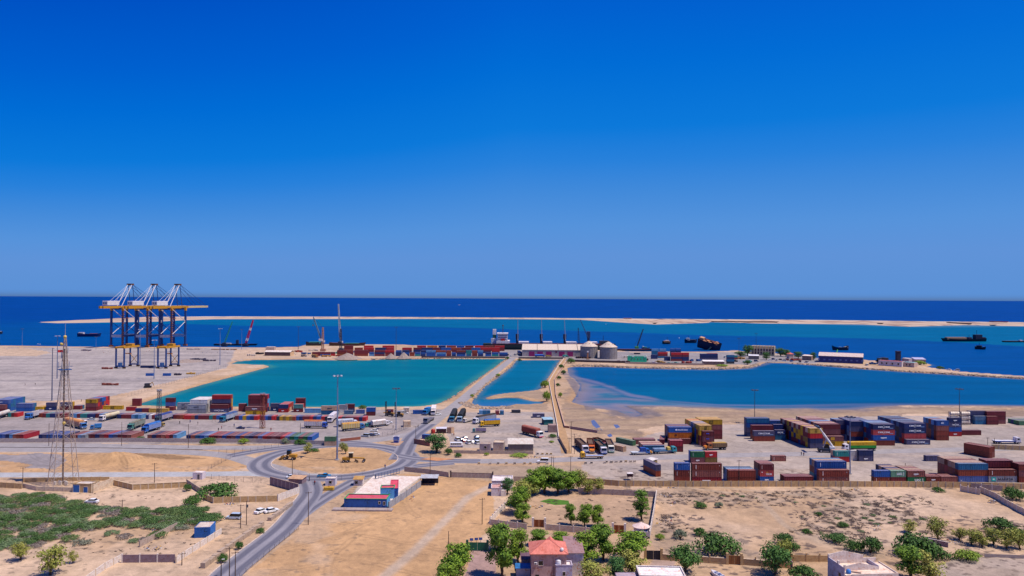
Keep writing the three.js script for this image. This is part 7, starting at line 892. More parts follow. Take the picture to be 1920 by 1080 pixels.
building('quay_shed', 'white-roofed long shed at the waterside east of the silos', 'shed', [1319, 684], [1358, 684.5], 8, 4, { wall: M(0x8a7c78, 0.85), roof: M(0xf0f0f0, 0.8), shed: 1 });
building('quay_shed', 'pale roofed shelter before the white office block', 'shed', [1404, 673.5], [1423, 674], 9, 4.4, { wall: M(0x8c8078, 0.85), roof: M(0xdfe4ec, 0.8), shed: 1 });
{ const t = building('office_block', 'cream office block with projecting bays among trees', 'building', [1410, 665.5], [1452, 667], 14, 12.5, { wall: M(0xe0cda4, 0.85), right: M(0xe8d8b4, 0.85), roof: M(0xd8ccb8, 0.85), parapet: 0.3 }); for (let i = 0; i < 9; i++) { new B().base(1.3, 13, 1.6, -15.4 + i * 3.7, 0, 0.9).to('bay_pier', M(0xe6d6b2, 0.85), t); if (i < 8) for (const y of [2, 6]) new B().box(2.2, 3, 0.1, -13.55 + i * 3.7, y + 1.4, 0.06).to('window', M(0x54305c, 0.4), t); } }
{ const t = building('blue_warehouse', 'long dark blue shed with cream overhanging roof on the peninsula', 'warehouse', [1535, 679], [1618, 682.5], 26, 8, { wall: M(0x2a3a80, 0.75), right: M(0x3a6a50, 0.8), roof: M(0xd6c8c0, 0.85), gable: 3.4 }); for (let i = 0; i < 9; i++) new B().box(2.4, 1.6, 0.2, -24 + i * 6, 3.6, 0.1).to('window', M(0x5a78b8, 0.4), t); }
building('peninsula_hut', 'white hut with red and blue roof at the peninsula road', 'building', [1647, 685], [1691, 688], 9, 6, { wall: M(0xd8d4d8, 0.85), roof: M(0xc86464, 0.8), parapet: 0.2, windows: [[0.15, 3, 1.6, 2], [0.35, 3, 1.6, 2], [0.6, 3, 1.6, 2], [0.85, 3, 1.6, 2]] });
building('peninsula_hut', 'pale two-block house near the tip of the peninsula', 'building', [1694, 687.5], [1714, 689], 9, 5.4, { wall: M(0xc8b4a8, 0.85), roof: M(0x8cc0c8, 0.8), windows: [[0.3, 2.6, 1.4, 2], [0.6, 2.6, 1.4, 2]] });
building('peninsula_hut', 'small white-roofed block behind the two-block house', 'building', [1691, 684], [1704, 685], 8, 8, { wall: M(0xb0a8b4, 0.85), roof: M(0xf0f0ea, 0.8) });
building('peninsula_hut', 'shed with blue and pink sheet roof at the tip of the peninsula', 'building', [1715, 681.5], [1736, 682], 12, 5, { wall: M(0xb8a8a0, 0.85), roof: M(0xb8bce0, 0.8), shed: 1.4 });
building('peninsula_house', 'house with salmon roof beside the office block', 'house', [1480, 672.5], [1488, 672.5], 8, 6, { wall: M(0xd4c0b0, 0.85), roof: M(0xd4705c, 0.8), hip: 1.6 });
building('peninsula_house', 'white-roofed house with salmon end beside the tall palm', 'house', [1504, 675], [1521, 676], 9, 5.5, { wall: M(0x9a8278, 0.85), roof: M(0xe8dcd0, 0.85), shed: 0.8 });
{ const t = thing('chimney_tower', 'dark square tower behind the peninsula huts', 'tower', G(1684, 684)); new B().base(4.4, 15.5, 4.4, 0, 0, 0).to('shaft', M(0x2a2c48, 0.8), t); new B().base(5, 0.8, 5, 0, 15.5, 0).to('cap', M(0x3a3c58, 0.8), t); }
{ const t = thing('work_boat', 'dark workboat with cabin behind the peninsula huts', 'boat', G(1666, 681)); part('hull', hullGeo(26, 7, 3.4, 0.1), M(0x14182c, 0.7), t); new B().round(6, 3, 4, -4, 5, 0, 0.2).to('deckhouse', M(0x24283c, 0.6), t); }
boat('dhow', 'dhow with white cabin on the water behind the mobile crane', 'boat', 1203, 1218, 656, 0x2c5c74, { h: 3.4, blocks: [[-0.1, 0.5, 2.8, 0.2, 0x4ca8a0], [-0.3, 0.2, 4, 0.14, 0xe0e4e4]] });
boat('barge', 'long dark red barge alongside the quay behind the silos', 'barge', 1158, 1222, 657.5, 0x5a2430, { h: 3, beam: 0.2, sheer: 0.02 });
// tank containers
{ const mk = (l, x0, y, tier) => { const p = G(x0 + 8.5, y), t = thing('tank_container', l, 'tank container', p, 0, 'white tank containers'); p.y = 0; t.position.y = tier * 2.7; const fr = M(0x2c3c6c, 0.6); new B().cyl(1.12, 1.12, 5.4, 0, 1.35, 0, 20, 0, Math.PI / 2).to('tank', M(0xe6dcc8, 0.5), t); const f = new B(); for (const x of [-2.95, 2.95]) { for (const z of [-1.15, 1.15]) f.box(0.16, 2.6, 0.16, x, 1.3, z); f.box(0.14, 0.14, 2.3, x, 0.1, 0).box(0.14, 0.14, 2.3, x, 2.5, 0); } f.box(5.8, 0.14, 0.14, 0, 0.1, 1.15).box(5.8, 0.14, 0.14, 0, 0.1, -1.15); f.to('frame', fr, t); for (const x of [-1.5, 0, 1.5]) new B().cyl(1.16, 1.16, 0.12, x, 1.35, 0, 20, 0, Math.PI / 2).to('band', M(0xb8a890, 0.6), t); };
  [['bottom', 0], ['middle', 1], ['top', 2]].forEach(([n, k]) => { mk(`white tank container, ${n} tier of the western pile by the beach`, 1781, 795.5, k); mk(`white tank container, ${n} tier of the eastern pile by the beach`, 1801, 795.5, k); }); }
// remains on the spit
{ const wr = (l, xa, ya, xb, yb, hex) => { const a = G(xa, ya), b = G(xb, yb), m = single('beached_barge', l, 'shipwreck', new B().prism([[-a.distanceTo(b) / 2, 0], [a.distanceTo(b) / 2 - 6, 0], [a.distanceTo(b) / 2, 3], [-a.distanceTo(b) / 2 - 5, 2.4]], 9).build(), M(hex, 0.85)); m.position.copy(a.add(b).multiplyScalar(0.5)); m.position.y = 1.6; m.rotation.y = yawTo(G(xa, ya), G(xb, yb)); };
  wr('long dark beached hull along the edge of the sand spit', 1335, 604.4, 1460, 605.6, 0x3a2030); wr('dark streak of wreck on the spit before the tip', 1778, 606, 1820, 609, 0x4a2a34); wr('short brown hulk on the spit crest', 1170, 598.6, 1186, 598.8, 0xb88a74); wr('red brown hulks on the spit at the east', 1858, 604.2, 1890, 605.4, 0x8c4038); wr('dark hulk at the spit edge near the bend', 1858, 611.4, 1869, 611.7, 0x2a2438); wr('small dark hulk on the lagoon edge of the spit', 1226, 608.2, 1233, 608.3, 0x3a2c34); wr('dark hulk with pale cabin on the spit shore', 1648, 608, 1655, 608.4, 0x3c3034); }
// vehicles and loads on the quay, small in the view
{ const qc = [[1444, 676, 0xe8e8ec, 'white'], [1450, 674.5, 0x2c4488, 'blue'], [1456, 676.5, 0xd8dce4, 'silver'], [1463, 675, 0x30343c, 'black'], [1470, 677, 0xeceae8, 'white'], [1477, 676, 0x8a2a30, 'dark red'], [1484, 678, 0x2a5aa8, 'blue'], [1500, 679, 0x3a3e48, 'grey'], [1512, 680, 0xe6e6ea, 'white'], [1405, 677, 0xe0e2e6, 'white'], [1418, 678, 0x35508c, 'blue'], [1360, 671, 0xd8d8d8, 'pale'], [958, 668, 0xeeeeee, 'white'], [966, 666, 0xdcdcdc, 'white'], [950, 666.5, 0x2c3c5c, 'dark'], [1008, 671.5, 0xd0d0d4, 'silver'], [1060, 672, 0xe8e8e8, 'white'], [1625, 685.5, 0xe4e6ea, 'white'], [1779, 694.2, 0xf0f0f0, 'white'], [1794, 695.6, 0xe8e8ec, 'white']];
  qc.forEach(([x, y, c, n], i) => car(`${n} car on the quay, ${ord(i)} of the small parked cars counted eastward`, x, y, (i * 37) % 180, c, i % 3 ? 'van' : 'sedan', { scale: 1.15 }));
  truck('blue tank truck before the warehouse doors', [1021, 669.5], [1003, 669.5], 'tank', 0x2c68b8, 0x2c68c8); truck('yellow lorry before the warehouse doors', [1032, 669.5], [1024, 669.5], 'slat', 0xc8a040, 0xc8a858); truck('teal lorry at the warehouse corner', [1066, 670], [1055, 670], 'slat', 0x2c8c94, 0x2c9c9c, { tarp: 0x2c9c9c }); truck('dark blue lorry at the head of the causeway', [978, 667], [972, 663], 'box', 0x24386c, 0x2a4480); truck('pale lorry under the harbour cranes', [575, 669], [565, 668.6], 'slat', 0xd8d0c4, 0xb8a890); truck('orange digger truck on the quay under the cranes', [595, 671], [586, 670], 'dump', 0xc87828, 0xb09060); truck('white lorry behind the green building', [1232, 683], [1224, 682.5], 'box', 0xe8e8ea, 0xe0e0e4); truck('yellow lorry east of the green building', [1240, 682.5], [1234, 681], 'dump', 0xc8a030, 0xb89848);
  for (const [a, b, y, c, l] of [[152, 172, 657.5, 0x6a5a78, 'pipes and dark scrap along the quay, west pile'], [395, 445, 656, 0xb08058, 'brown sheet piles stacked on the quay'], [350, 376, 655.5, 0xb8a8a4, 'pale crates on the quay beside the cranes'], [190, 222, 722.3, 0x8c4a3c, 'row of red brown crates lying on the apron'], [190, 211, 692, 0x8a3c34, 'red truck trailer wreck lying on the apron'], [326, 340, 703.5, 0x3a3450, 'dark machine parts on the apron'], [349, 366, 701.5, 0xc89c3c, 'yellow machine parts on the apron'], [356, 386, 674.5, 0x3c3c5c, 'dark row of pipes on the apron, nearer'], [380, 405, 677, 0x4a4258, 'dark row of pipes on the apron, farther east']]) { const A = G(a, y), C = G(b, y), n = 7, L = A.distanceTo(C), q = new B(); seed = Math.round(a * 7); for (let i = 0; i < n; i++) { const w = L / n; q.round(w * rr(0.6, 1), rr(0.8, 2.2), rr(1.6, 3.4), (i + 0.5) * w - L / 2, 0.9, rr(-0.8, 0.8), 0.12, rr(-0.2, 0.2)); } const m = single('scrap_pile', l, 'scrap pile', q.build(), M(c, 0.85)); m.position.copy(A.add(C).multiplyScalar(0.5)); }
  for (const [px, y, l] of [[1093, 671.8, 'dark low wall of crates before the silos'], [1165, 680, 'black scrap heap between silo and green building']]) { const q = new B(); seed = px; for (let i = 0; i < 16; i++) q.round(rr(2, 4), rr(1.5, 3), rr(2, 3), rr(-9, 9), 1, rr(-2, 2), 0.2, rr(0, 3)); const m = single('scrap_pile', l, 'scrap pile', q.build(), M(0x3a2c38, 0.9)); m.position.copy(G(px, y)); }
  wall('dark quay wall below the silos', [[1065, 678], [1110, 679.5], [1172, 681]], 2.6, 'dark', { panel: 8 }); wall('grey quay wall from the green building eastward', [[1172, 682], [1260, 684], [1320, 685]], 2.2, 'grey', { panel: 8 }); wall('dark quay wall before the warehouse', [[972, 672.4], [1010, 672.8], [1056, 673]], 2.0, 'dark', { panel: 8 }); wall('dark quay wall before the container stacks', [[790, 670.6], [870, 671], [948, 671.4]], 1.8, 'dark', { panel: 8 });
}
// ---------- plants ----------
function leafCloud(list, n, size, c1, c2, sd) { // list: clumps [x,y,z,r,squash]; leaves fill each clump's outer part
  seed = sd; const P = new Float32Array(n * 18), C = new Float32Array(n * 18), a = new THREE.Color(c1), b = new THREE.Color(c2), tot = list.reduce((s, q) => s + q[3] ** 2, 0); let o = 0; const u = V(0, 0, 0), w = V(0, 0, 0), nrm = V(0, 0, 0);
  for (const [x, y, z, r, sq = 0.8] of list) { const k = Math.round(n * r * r / tot), tone = rr(-0.12, 0.12); for (let i = 0; i < k && o < n * 18; i++) { const th = rr(0, 6.283), cz = rr(-0.75, 1), q = r * Math.pow(rnd(), 0.35) * (0.8 + 0.4 * rnd()), s = Math.sqrt(1 - cz * cz), px = x + Math.cos(th) * s * q, py = y + cz * q * sq, pz = z + Math.sin(th) * s * q;
    nrm.set(Math.cos(th) * s + rr(-0.7, 0.7), cz + rr(-0.2, 0.9), Math.sin(th) * s + rr(-0.7, 0.7)).normalize(); u.set(rr(-1, 1), rr(-1, 1), rr(-1, 1)).cross(nrm).normalize(); w.crossVectors(nrm, u); const l = size * rr(0.6, 1.3), ww = l * 0.55, f = Math.max(0, Math.min(1, rnd() * 0.8 + tone + 0.1)), cr = a.r + (b.r - a.r) * f, cg = a.g + (b.g - a.g) * f, cb = a.b + (b.b - a.b) * f;
    const v = [[-l, 0], [0, -ww], [l, 0], [-l, 0], [l, 0], [0, ww]]; for (const [p, q2] of v) { P[o] = px + u.x * p + w.x * q2; P[o + 1] = py + u.y * p + w.y * q2; P[o + 2] = pz + u.z * p + w.z * q2; C[o] = cr; C[o + 1] = cg; C[o + 2] = cb; o += 3; } } }
  const g = new THREE.BufferGeometry(); g.setAttribute('position', new THREE.BufferAttribute(P.slice(0, o), 3)); g.setAttribute('color', new THREE.BufferAttribute(C.slice(0, o), 3)); g.computeVertexNormals(); return g; }
const leafM = new THREE.MeshStandardMaterial({ vertexColors: true, roughness: 0.8, side: THREE.DoubleSide }), barkM = M(0x5c4a3e, 0.95);
function treeParts(sd, H, R, kind, c1, c2, n = 3800) { seed = sd; const list = [], br = new B(), th = kind === 'column' ? 0.06 * H : 0.13 * H; const cy = (th + H) / 2 + 0.02 * H, ry = (H - th) / 2;
  const N = kind === 'column' ? 30 : 28; for (let i = 0; i < N; i++) { const a = rr(0, 6.283), e = rr(-1, 1), d = Math.pow(rnd(), 0.5) * 0.78, s = Math.sqrt(Math.max(0, 1 - e * e * 0.8)); const x = Math.cos(a) * s * d * R, z = Math.sin(a) * s * d * R, y = cy + e * ry * (kind === 'column' ? 0.88 : 0.74); list.push([x, y, z, R * rr(0.28, 0.5), 0.85]); if (i % 2 === 0) br.bar([0, th * 0.8 + 0.2 * i / N * H, 0], [x * 0.85, y - 0.1 * R, z * 0.85], 0.035 * R + 0.03, 5, 0.02); }
  br.bar([0, -0.2, 0], [0.06 * R, th, 0.04 * R], 0.06 * R + 0.1, 8, 0.05 * R + 0.06).bar([0.06 * R, th, 0.04 * R], [0, cy + ry * 0.3, 0], 0.05 * R + 0.06, 6, 0.03); return { crown: leafCloud(list, n, 0.14 + 0.03 * R, c1, c2, sd + 5), trunk: br.build() }; }
function bushParts(sd, R, H, c1, c2, n = 1700) { seed = sd; const list = [], br = new B(); for (let i = 0; i < 22; i++) { const a = rr(0, 6.283), d = Math.pow(rnd(), 0.6) * 0.75 * R, x = Math.cos(a) * d, z = Math.sin(a) * d, r = rr(0.2, 0.4) * R; list.push([x, Math.max(0.25 * H, H * (0.75 - 0.5 * (d / R) ** 2) - r * 0.3), z, r, Math.min(0.9, H / R * 0.9)]); br.bar([0, 0, 0], [x * 0.8, H * 0.5, z * 0.8], 0.05, 4, 0.02); } return { crown: leafCloud(list, n, 0.17, c1, c2, sd + 3), trunk: br.build() }; }
const PROTO = { green: [treeParts(11, 8, 3.2, 'round', 0x365c10, 0x82a222), treeParts(12, 8, 3, 'round', 0x3e6412, 0x8ea82a), treeParts(13, 8, 2.8, 'round', 0x32560e, 0x769822)], olive: [treeParts(21, 6, 3, 'round', 0x66742c, 0xa6a648, 1500), treeParts(22, 6, 2.8, 'round', 0x707a30, 0xb0ac50, 1300)], column: [treeParts(31, 9, 2.2, 'column', 0x305810, 0x6f9224, 2600)], acacia: [treeParts(41, 6, 3.8, 'round', 0x28561e, 0x5c8434, 2400)], dark: [treeParts(51, 7, 3, 'round', 0x285226, 0x4c7a34, 2000)],
  bush: [bushParts(61, 3, 2.2, 0x264a18, 0x52782c), bushParts(62, 3, 1.9, 0x2c501a, 0x587e30), bushParts(63, 3, 2.4, 0x244618, 0x4a7228)], grey: [bushParts(71, 3, 1.7, 0x5c6a54, 0x8c9478, 1100), bushParts(72, 3, 1.6, 0x6c645c, 0x9a8e80, 1000)], limy: [bushParts(81, 3, 1.8, 0x5a7c20, 0x9cb03c, 1200)] };
const BASE = {}; let plantN = 0;
function plant(name, cat, kind, label, px, yb, w, h, group) { // w and h in photo pixels
  const list = PROTO[kind], i = plantN++ % list.length, p = list[i], s = S(px, yb), isB = ['bush', 'grey', 'limy'].includes(kind), H0 = { green: 8.6, olive: 6.5, column: 9.6, acacia: 6.5, dark: 7.6, bush: 2.3, grey: 1.8, limy: 1.9 }[kind], R0 = { green: 3.3, olive: 3.2, column: 2.3, acacia: 4, dark: 3.2, bush: 3.1, grey: 3.1, limy: 3.1 }[kind];
  const t = thing(name, label, cat, G(px, yb), plantN * 2.1, group); const fat = isB ? 1 : 1.2; t.scale.set(fat * w / s / 2 / R0, h / s / H0, fat * w / s / 2 / R0); part('crown', p.crown, leafM, t); part(isB ? 'stem' : 'trunk', p.trunk, barkM, t); return t; }
const T = (k, l, x, y, w, h) => plant('tree', 'tree', k, l, x, y, w, h), Bu = (k, l, x, y, w, h) => plant('bush', 'bush', k, l, x, y, w, h);
// trees of the middle compound
T('green', 'tall bright green tree behind the compound, leftmost of the grove', 1000, 926, 48, 52); T('green', 'tallest tree of the grove before the boundary wall', 1022, 925, 52, 56); T('green', 'broad green tree in the middle of the grove', 1045, 926, 48, 50); T('green', 'green tree with open crown, second from the grove\'s east end', 1066, 923, 40, 44); T('olive', 'loose pale tree at the east end of the grove', 1086, 921, 34, 42); T('olive', 'thin pale tree against the boundary wall', 1122, 925, 30, 34); T('olive', 'small thin tree at the compound\'s rear wall', 1101, 926, 26, 30);
T('dark', 'dark green tree beside the white house', 952, 927, 26, 34); T('olive', 'dull green tree in front of the white house', 985, 948, 46, 52); T('green', 'green tree against the west compound wall', 970, 962, 42, 56); T('green', 'rounded tree before the western compound wall', 980, 980, 34, 40);
T('green', 'leftmost of three round trees inside the compound', 1070, 984, 26, 42); T('green', 'middle one of three round trees inside the compound', 1096, 988, 32, 48); T('green', 'rightmost of three round trees inside the compound', 1121, 988, 26, 46); T('column', 'tall narrow tree before the compound\'s rear corner', 1202, 976, 32, 60);
// foreground trees
T('green', 'large green tree at the lower frame edge left of the green gate', 853, 1092, 62, 82); T('green', 'second crown below the large tree at the lower frame edge', 838, 1112, 50, 60); T('green', 'tall dense tree right of the green gate', 940, 1082, 62, 106); T('olive', 'yellowish tree leaning behind the tall dense tree', 928, 1030, 44, 52); T('green', 'tree between the dense tree and the salmon-roofed house', 972, 1056, 44, 70); T('green', 'low leafy tree in the hedge behind the house, western', 1012, 1024, 42, 32); T('green', 'low leafy tree in the hedge behind the house, eastern', 1047, 1022, 36, 28); T('green', 'bushy tree right of the salmon-roofed house', 1098, 1058, 62, 66); T('green', 'dense tree behind the bushy tree right of the house', 1130, 1050, 56, 72); T('green', 'large tree left of the black gate', 1180, 1052, 66, 62); T('olive', 'greyish tree in front of the black gate\'s tree', 1186, 1076, 60, 46); T('olive', 'tree at the lower frame edge under the house wing', 1112, 1094, 56, 46); T('dark', 'dark tree between house wing and white roof', 1154, 1090, 40, 50);
T('acacia', 'bushy tree overhanging the tan wall', 1286, 1072, 54, 54); T('acacia', 'spreading tree with open trunk beside the wall end', 1452, 1078, 58, 64); T('olive', 'thin branched tree above the lane wall', 1468, 1056, 34, 48);
T('olive', 'large pale tree beside the white villa', 1742, 1092, 66, 62); T('green', 'leafy tree below the broad bush by the villa', 1706, 1086, 60, 66);
T('olive', 'yellow green double-stemmed tree on the sand', 1705, 1000, 32, 26); T('olive', 'taller tree standing alone on the eastern sand', 1759, 1013, 36, 46); [[1798, 1012, 28, 26, 'first'], [1822, 1022, 34, 32, 'second'], [1842, 1026, 30, 30, 'third'], [1862, 1022, 34, 36, 'fourth'], [1888, 1030, 34, 40, 'fifth'], [1912, 1030, 34, 40, 'sixth']].forEach(([x, y, w, h, n]) => T('olive', `pale tree on the eastern edge, ${n} from the left of the loose row`, x, y, w, h));
T('olive', 'small yellow tree at the lower left, leftmost', 38, 1050, 40, 38); T('olive', 'scraggly tree at the lower left beside the white wall', 94, 1078, 52, 60); T('olive', 'slim small tree right of the scraggly one', 137, 1056, 20, 26); T('dark', 'spreading dark tree at the truck park corner', 818, 848, 44, 38);
T('olive', 'bare twiggy tree on the roundabout, left', 576, 850, 20, 22); T('olive', 'bare twiggy tree beside the tall lamp mast, left stem', 642, 846, 12, 18); T('olive', 'bare twiggy tree beside the tall lamp mast, right stem', 648, 851, 14, 22);
// bushes
[['broad bush on the eastern sand', 1346, 1034, 96, 40, 'bush'], ['small bush above the broad bush on the eastern sand', 1312, 1004, 30, 20, 'bush'], ['grey green bush left of the broad bush', 1276, 1010, 36, 22, 'grey'], ['low green bush on the upper sand', 1313, 952, 28, 13, 'bush'], ['dull bush right of the low green one', 1348, 952, 24, 13, 'grey'], ['bush above the branched tree', 1468, 1020, 44, 22, 'bush'], ['bush east of the branched tree', 1484, 1030, 34, 18, 'bush'], ['round dense bush at the lower edge before the villa', 1506, 1090, 70, 40, 'bush'], ['dark green bush left of the wide bush', 1632, 1038, 52, 34, 'bush'], ['wide bush behind the white villa', 1716, 1042, 92, 50, 'bush'], ['bush right of the wide bush', 1752, 1046, 60, 32, 'bush'], ['low oval bush by the eastern lane', 1815, 1050, 62, 22, 'limy'], ['rounded bush in the eastern wall corner', 1898, 936, 44, 28, 'bush'], ['small bush at the boundary wall', 1758, 922, 26, 12, 'bush'], ['long bush beside the slanting wall', 1872, 996, 60, 28, 'bush'], ['bush at the eastern frame edge', 1905, 1012, 40, 30, 'bush'], ['small bush east on the sand', 1512, 1000, 22, 12, 'bush'], ['small green bush on the mid sand', 1534, 968, 18, 9, 'bush'], ['bush beside the rubble', 1580, 988, 24, 12, 'bush'], ['yellowish bush by the sandy lane', 1237, 1012, 24, 14, 'limy'], ['low scrub at the lane wall', 1565, 1016, 60, 16, 'bush'], ['bush beside the villa rear', 1600, 1032, 40, 24, 'bush'],
  ['round thicket west of the roundabout road', 408, 930, 92, 32, 'bush'], ['bush at the thicket wall corner', 350, 921, 20, 15, 'bush'], ['bush before the thicket wall', 361, 946, 38, 20, 'bush'], ['bush on the verge of the foreground road, upper', 488, 999, 20, 13, 'dark'], ['bush on the verge of the foreground road, middle', 447, 1030, 20, 16, 'dark'], ['bush on the verge of the foreground road, lower', 418, 1054, 24, 20, 'dark'], ['green bush at the block wall behind the highway', 390, 831, 36, 15, 'bush'], ['rounded bush at the block wall', 457, 832, 24, 13, 'limy'], ['dull bush at the block wall', 534, 832, 22, 14, 'grey'], ['dark green bush at the end of the block wall', 563, 833, 28, 14, 'bush'], ['bush over a white car at the block wall', 262, 827, 20, 10, 'bush'], ['bush on the pond shore behind the stacks', 680, 766, 18, 8, 'bush'], ['flat bush on the roundabout', 588, 846, 26, 7, 'bush'], ['bush at the truck park wall, left', 840, 853, 20, 14, 'bush'], ['bush at the truck park wall, right', 859, 857, 16, 10, 'bush'], ['yellowish bush at the shed wall', 912, 854, 14, 7, 'limy'], ['low grassy bush before the shed wall', 975, 856, 44, 7, 'limy'], ['bush beside the brick shed', 1036, 820, 18, 8, 'bush'], ['bush on the truck park verge', 1034, 830, 14, 5, 'limy'],
  ['thicket beside the causeway track, upper', 1022, 727, 20, 18, 'limy'], ['thicket beside the causeway track, lower', 1025, 752, 20, 24, 'limy'], ['bush on the seaward side of the track, first', 1052, 690, 12, 10, 'bush'], ['bush on the seaward side of the track, second', 1056, 702, 12, 9, 'bush'], ['bush on the seaward side of the track, third', 1048, 711, 10, 8, 'bush'], ['bush on the seaward side of the track, fourth', 1046, 724, 10, 8, 'bush'], ['bush on the seaward side of the track, fifth', 1051, 745, 10, 12, 'limy'], ['green thicket at the head of the track', 1070, 681, 18, 12, 'bush'], ['bush at the far end of the causeway, right', 974, 677, 10, 6, 'dark'], ['bush at the far end of the causeway, left', 951, 674, 10, 6, 'dark'], ['bush midway on the causeway bank', 934, 706, 12, 7, 'limy'], ['bush on the near causeway bank', 885, 745, 10, 8, 'limy'],
  ['bush at the peninsula water edge', 1401, 684, 16, 10, 'bush'], ['bush on the peninsula tip', 1725, 684, 26, 10, 'limy'], ['lone bush on the eastern causeway', 1762, 692, 16, 8, 'dark'], ['grassy patch bush before the office', 1355, 687, 30, 5, 'limy']].forEach(([l, x, y, w, h, k]) => Bu(k === 'dark' ? 'bush' : k, l, x, y, w, h));
[['dark tree at the west end of the office block', 1402, 667, 22, 22], ['bushy tree before the office block', 1437, 675, 17, 16], ['tree at the east end of the office block', 1463, 668, 20, 17], ['second tree at the east end of the office block', 1474, 669, 16, 15], ['olive tree by the salmon house', 1497, 672, 20, 14], ['tall dark tree beside the white-roofed house', 1525, 675, 12, 16], ['tree behind the office roof', 1436, 662, 16, 14], ['tree behind the office roof, right', 1450, 662, 16, 13], ['low tree before the office, west', 1388, 668, 24, 10]].forEach(([l, x, y, w, h]) => T('dark', l, x, y, w, h));
{ // masses nobody could count: desert scrub at the left, dry twigs and litter on the sand
  const SCRUB = [bushParts(81, 3, 1.9, 0x3a5428, 0x70884a, 1000), bushParts(82, 3, 1.6, 0x42603a, 0x84986a, 1000), bushParts(83, 3, 2.1, 0x2c4a22, 0x5a7c3c, 1000), bushParts(84, 3, 1.4, 0x5a5e50, 0x8a8c78, 800), bushParts(85, 3, 1.3, 0x6a605c, 0x968a82, 800), bushParts(86, 3, 1.6, 0x4a3a34, 0x7c6a5e, 500), bushParts(87, 3, 1.5, 0x3c3036, 0x6c5c58, 500)], scrub = [], area = poly([[-60, 935], [60, 926], [100, 930], [150, 945], [200, 952], [280, 955], [330, 952], [400, 958], [412, 975], [380, 990], [300, 995], [215, 985], [160, 1000], [100, 1012], [60, 1030], [-80, 1036]]), spots = []; seed = 404;
  for (let i = 0; i < 4500 && spots.length < 285; i++) { const p = G(rr(-60, 412), rr(926, 1034)); if (inside(area, p.x, p.z) && spots.every((q) => q.distanceTo(p) > 1.6)) spots.push(p); }
  for (const [px, py] of [[270, 1012], [250, 1016], [230, 1008], [295, 1008], [210, 1002], [150, 1020], [130, 1014]]) spots.push(G(px, py));
  spots.forEach((p, i) => { const sc = 0.75 + 0.5 * h2(i, 5), k = h2(i, 9) > 0.72 ? 'grey' : 'bush', q = SCRUB[k === 'grey' ? 3 + i % 2 : i % 3].crown.clone(); q.scale(sc * 1.05, sc, sc * 1.05); q.rotateY(i * 1.7); q.translate(p.x, 0, p.z); scrub.push(q); });
  stuff('desert_scrub', 'mass of green thorny scrub on the sand at the left', mergeGeometries(scrub), leafM);
  const dry = [], c1 = [0x4a3c38, 0x6a5a50, 0x584a5a, 0x7a6a58]; seed = 91;
  const tw = (p, s) => { for (let k = 0; k < 9; k++) { const a = rr(0, 6.28), l = rr(0.3, 1.0) * s, b = new B().bar([p.x, p.y, p.z], [p.x + Math.cos(a) * l, p.y + rr(0.1, 0.5) * s, p.z + Math.sin(a) * l], 0.05, 3); const g = b.g[0], n = g.attributes.position.count, cc = new Float32Array(n * 3), q = new THREE.Color(pick(c1)); for (let i = 0; i < n; i++) { cc[3 * i] = q.r; cc[3 * i + 1] = q.g; cc[3 * i + 2] = q.b; } g.setAttribute('color', new THREE.BufferAttribute(cc, 3)); dry.push(g); } };
  const dryA = poly([[1240, 925], [1540, 920], [1790, 922], [1850, 945], [1925, 990], [1925, 1030], [1780, 1010], [1560, 1012], [1380, 980], [1240, 1000]]); for (let i = 0; i < 1500; i++) { const p = G(rr(1235, 1925), rr(918, 1032)); if (!inside(dryA, p.x, p.z) || fbm(p.x / 22 + 3, p.z / 22, 3) < 0.46) continue; p.y = groundHeight(p.x, p.z); tw(p, rr(0.5, 1.5)); }
  for (let i = 0; i < 160; i++) { const p = G(rr(0, 420), rr(925, 1040)); p.y = 0; tw(p, rr(0.4, 1.2)); }
  { const hb = []; for (let i = 0; i < 2600 && hb.length < 230; i++) { const p = G(rr(1235, 1925), rr(918, 1032)), k = fbm(p.x / 22 + 3, p.z / 22, 3); if (!inside(dryA, p.x, p.z) || k < 0.5) continue; const sc = rr(0.18, 0.5), q = SCRUB[i % 7 ? 5 + i % 2 : i % 3].crown.clone(); q.scale(sc * 1.3, sc * 0.75, sc * 1.3); q.rotateY(i); q.translate(p.x, groundHeight(p.x, p.z), p.z); hb.push(q); }
    for (let i = 0; i < 60; i++) { const p = G(rr(1000, 1215), rr(935, 985)), q = SCRUB[5 + i % 2].crown.clone(), sc = rr(0.15, 0.35); q.scale(sc, sc * 0.7, sc); q.translate(p.x, 0, p.z); hb.push(q); }
    stuff('dry_brush', 'low heaps of dead brush on the sandy ground', mergeGeometries(hb), leafM); }
  stuff('dry_twigs', 'dead twigs and dry brush scattered over the sand', mergeGeometries(dry), new THREE.MeshStandardMaterial({ vertexColors: true, roughness: 1 }));
  // stones of the banks
  const st = []; seed = 23; const stone = (p, s) => { const g = new THREE.IcosahedronGeometry(s, 0).toNonIndexed(), a = g.attributes.position, c = new THREE.Color().setRGB(...pick([[0.36, 0.25, 0.17], [0.29, 0.21, 0.16], [0.42, 0.32, 0.24], [0.22, 0.165, 0.14]])); const n = a.count, cc = new Float32Array(n * 3), k = [rr(0.7, 1.3), rr(0.5, 0.8), rr(0.7, 1.3)]; for (let i = 0; i < n; i++) { a.setXYZ(i, a.getX(i) * k[0], a.getY(i) * k[1], a.getZ(i) * k[2]); cc[3 * i] = c.r; cc[3 * i + 1] = c.g; cc[3 * i + 2] = c.b; } g.deleteAttribute('uv'); g.rotateY(rr(0, 6)); g.computeVertexNormals(); g.setAttribute('color', new THREE.BufferAttribute(cc, 3)); g.translate(p.x, p.y, p.z); st.push(g); };
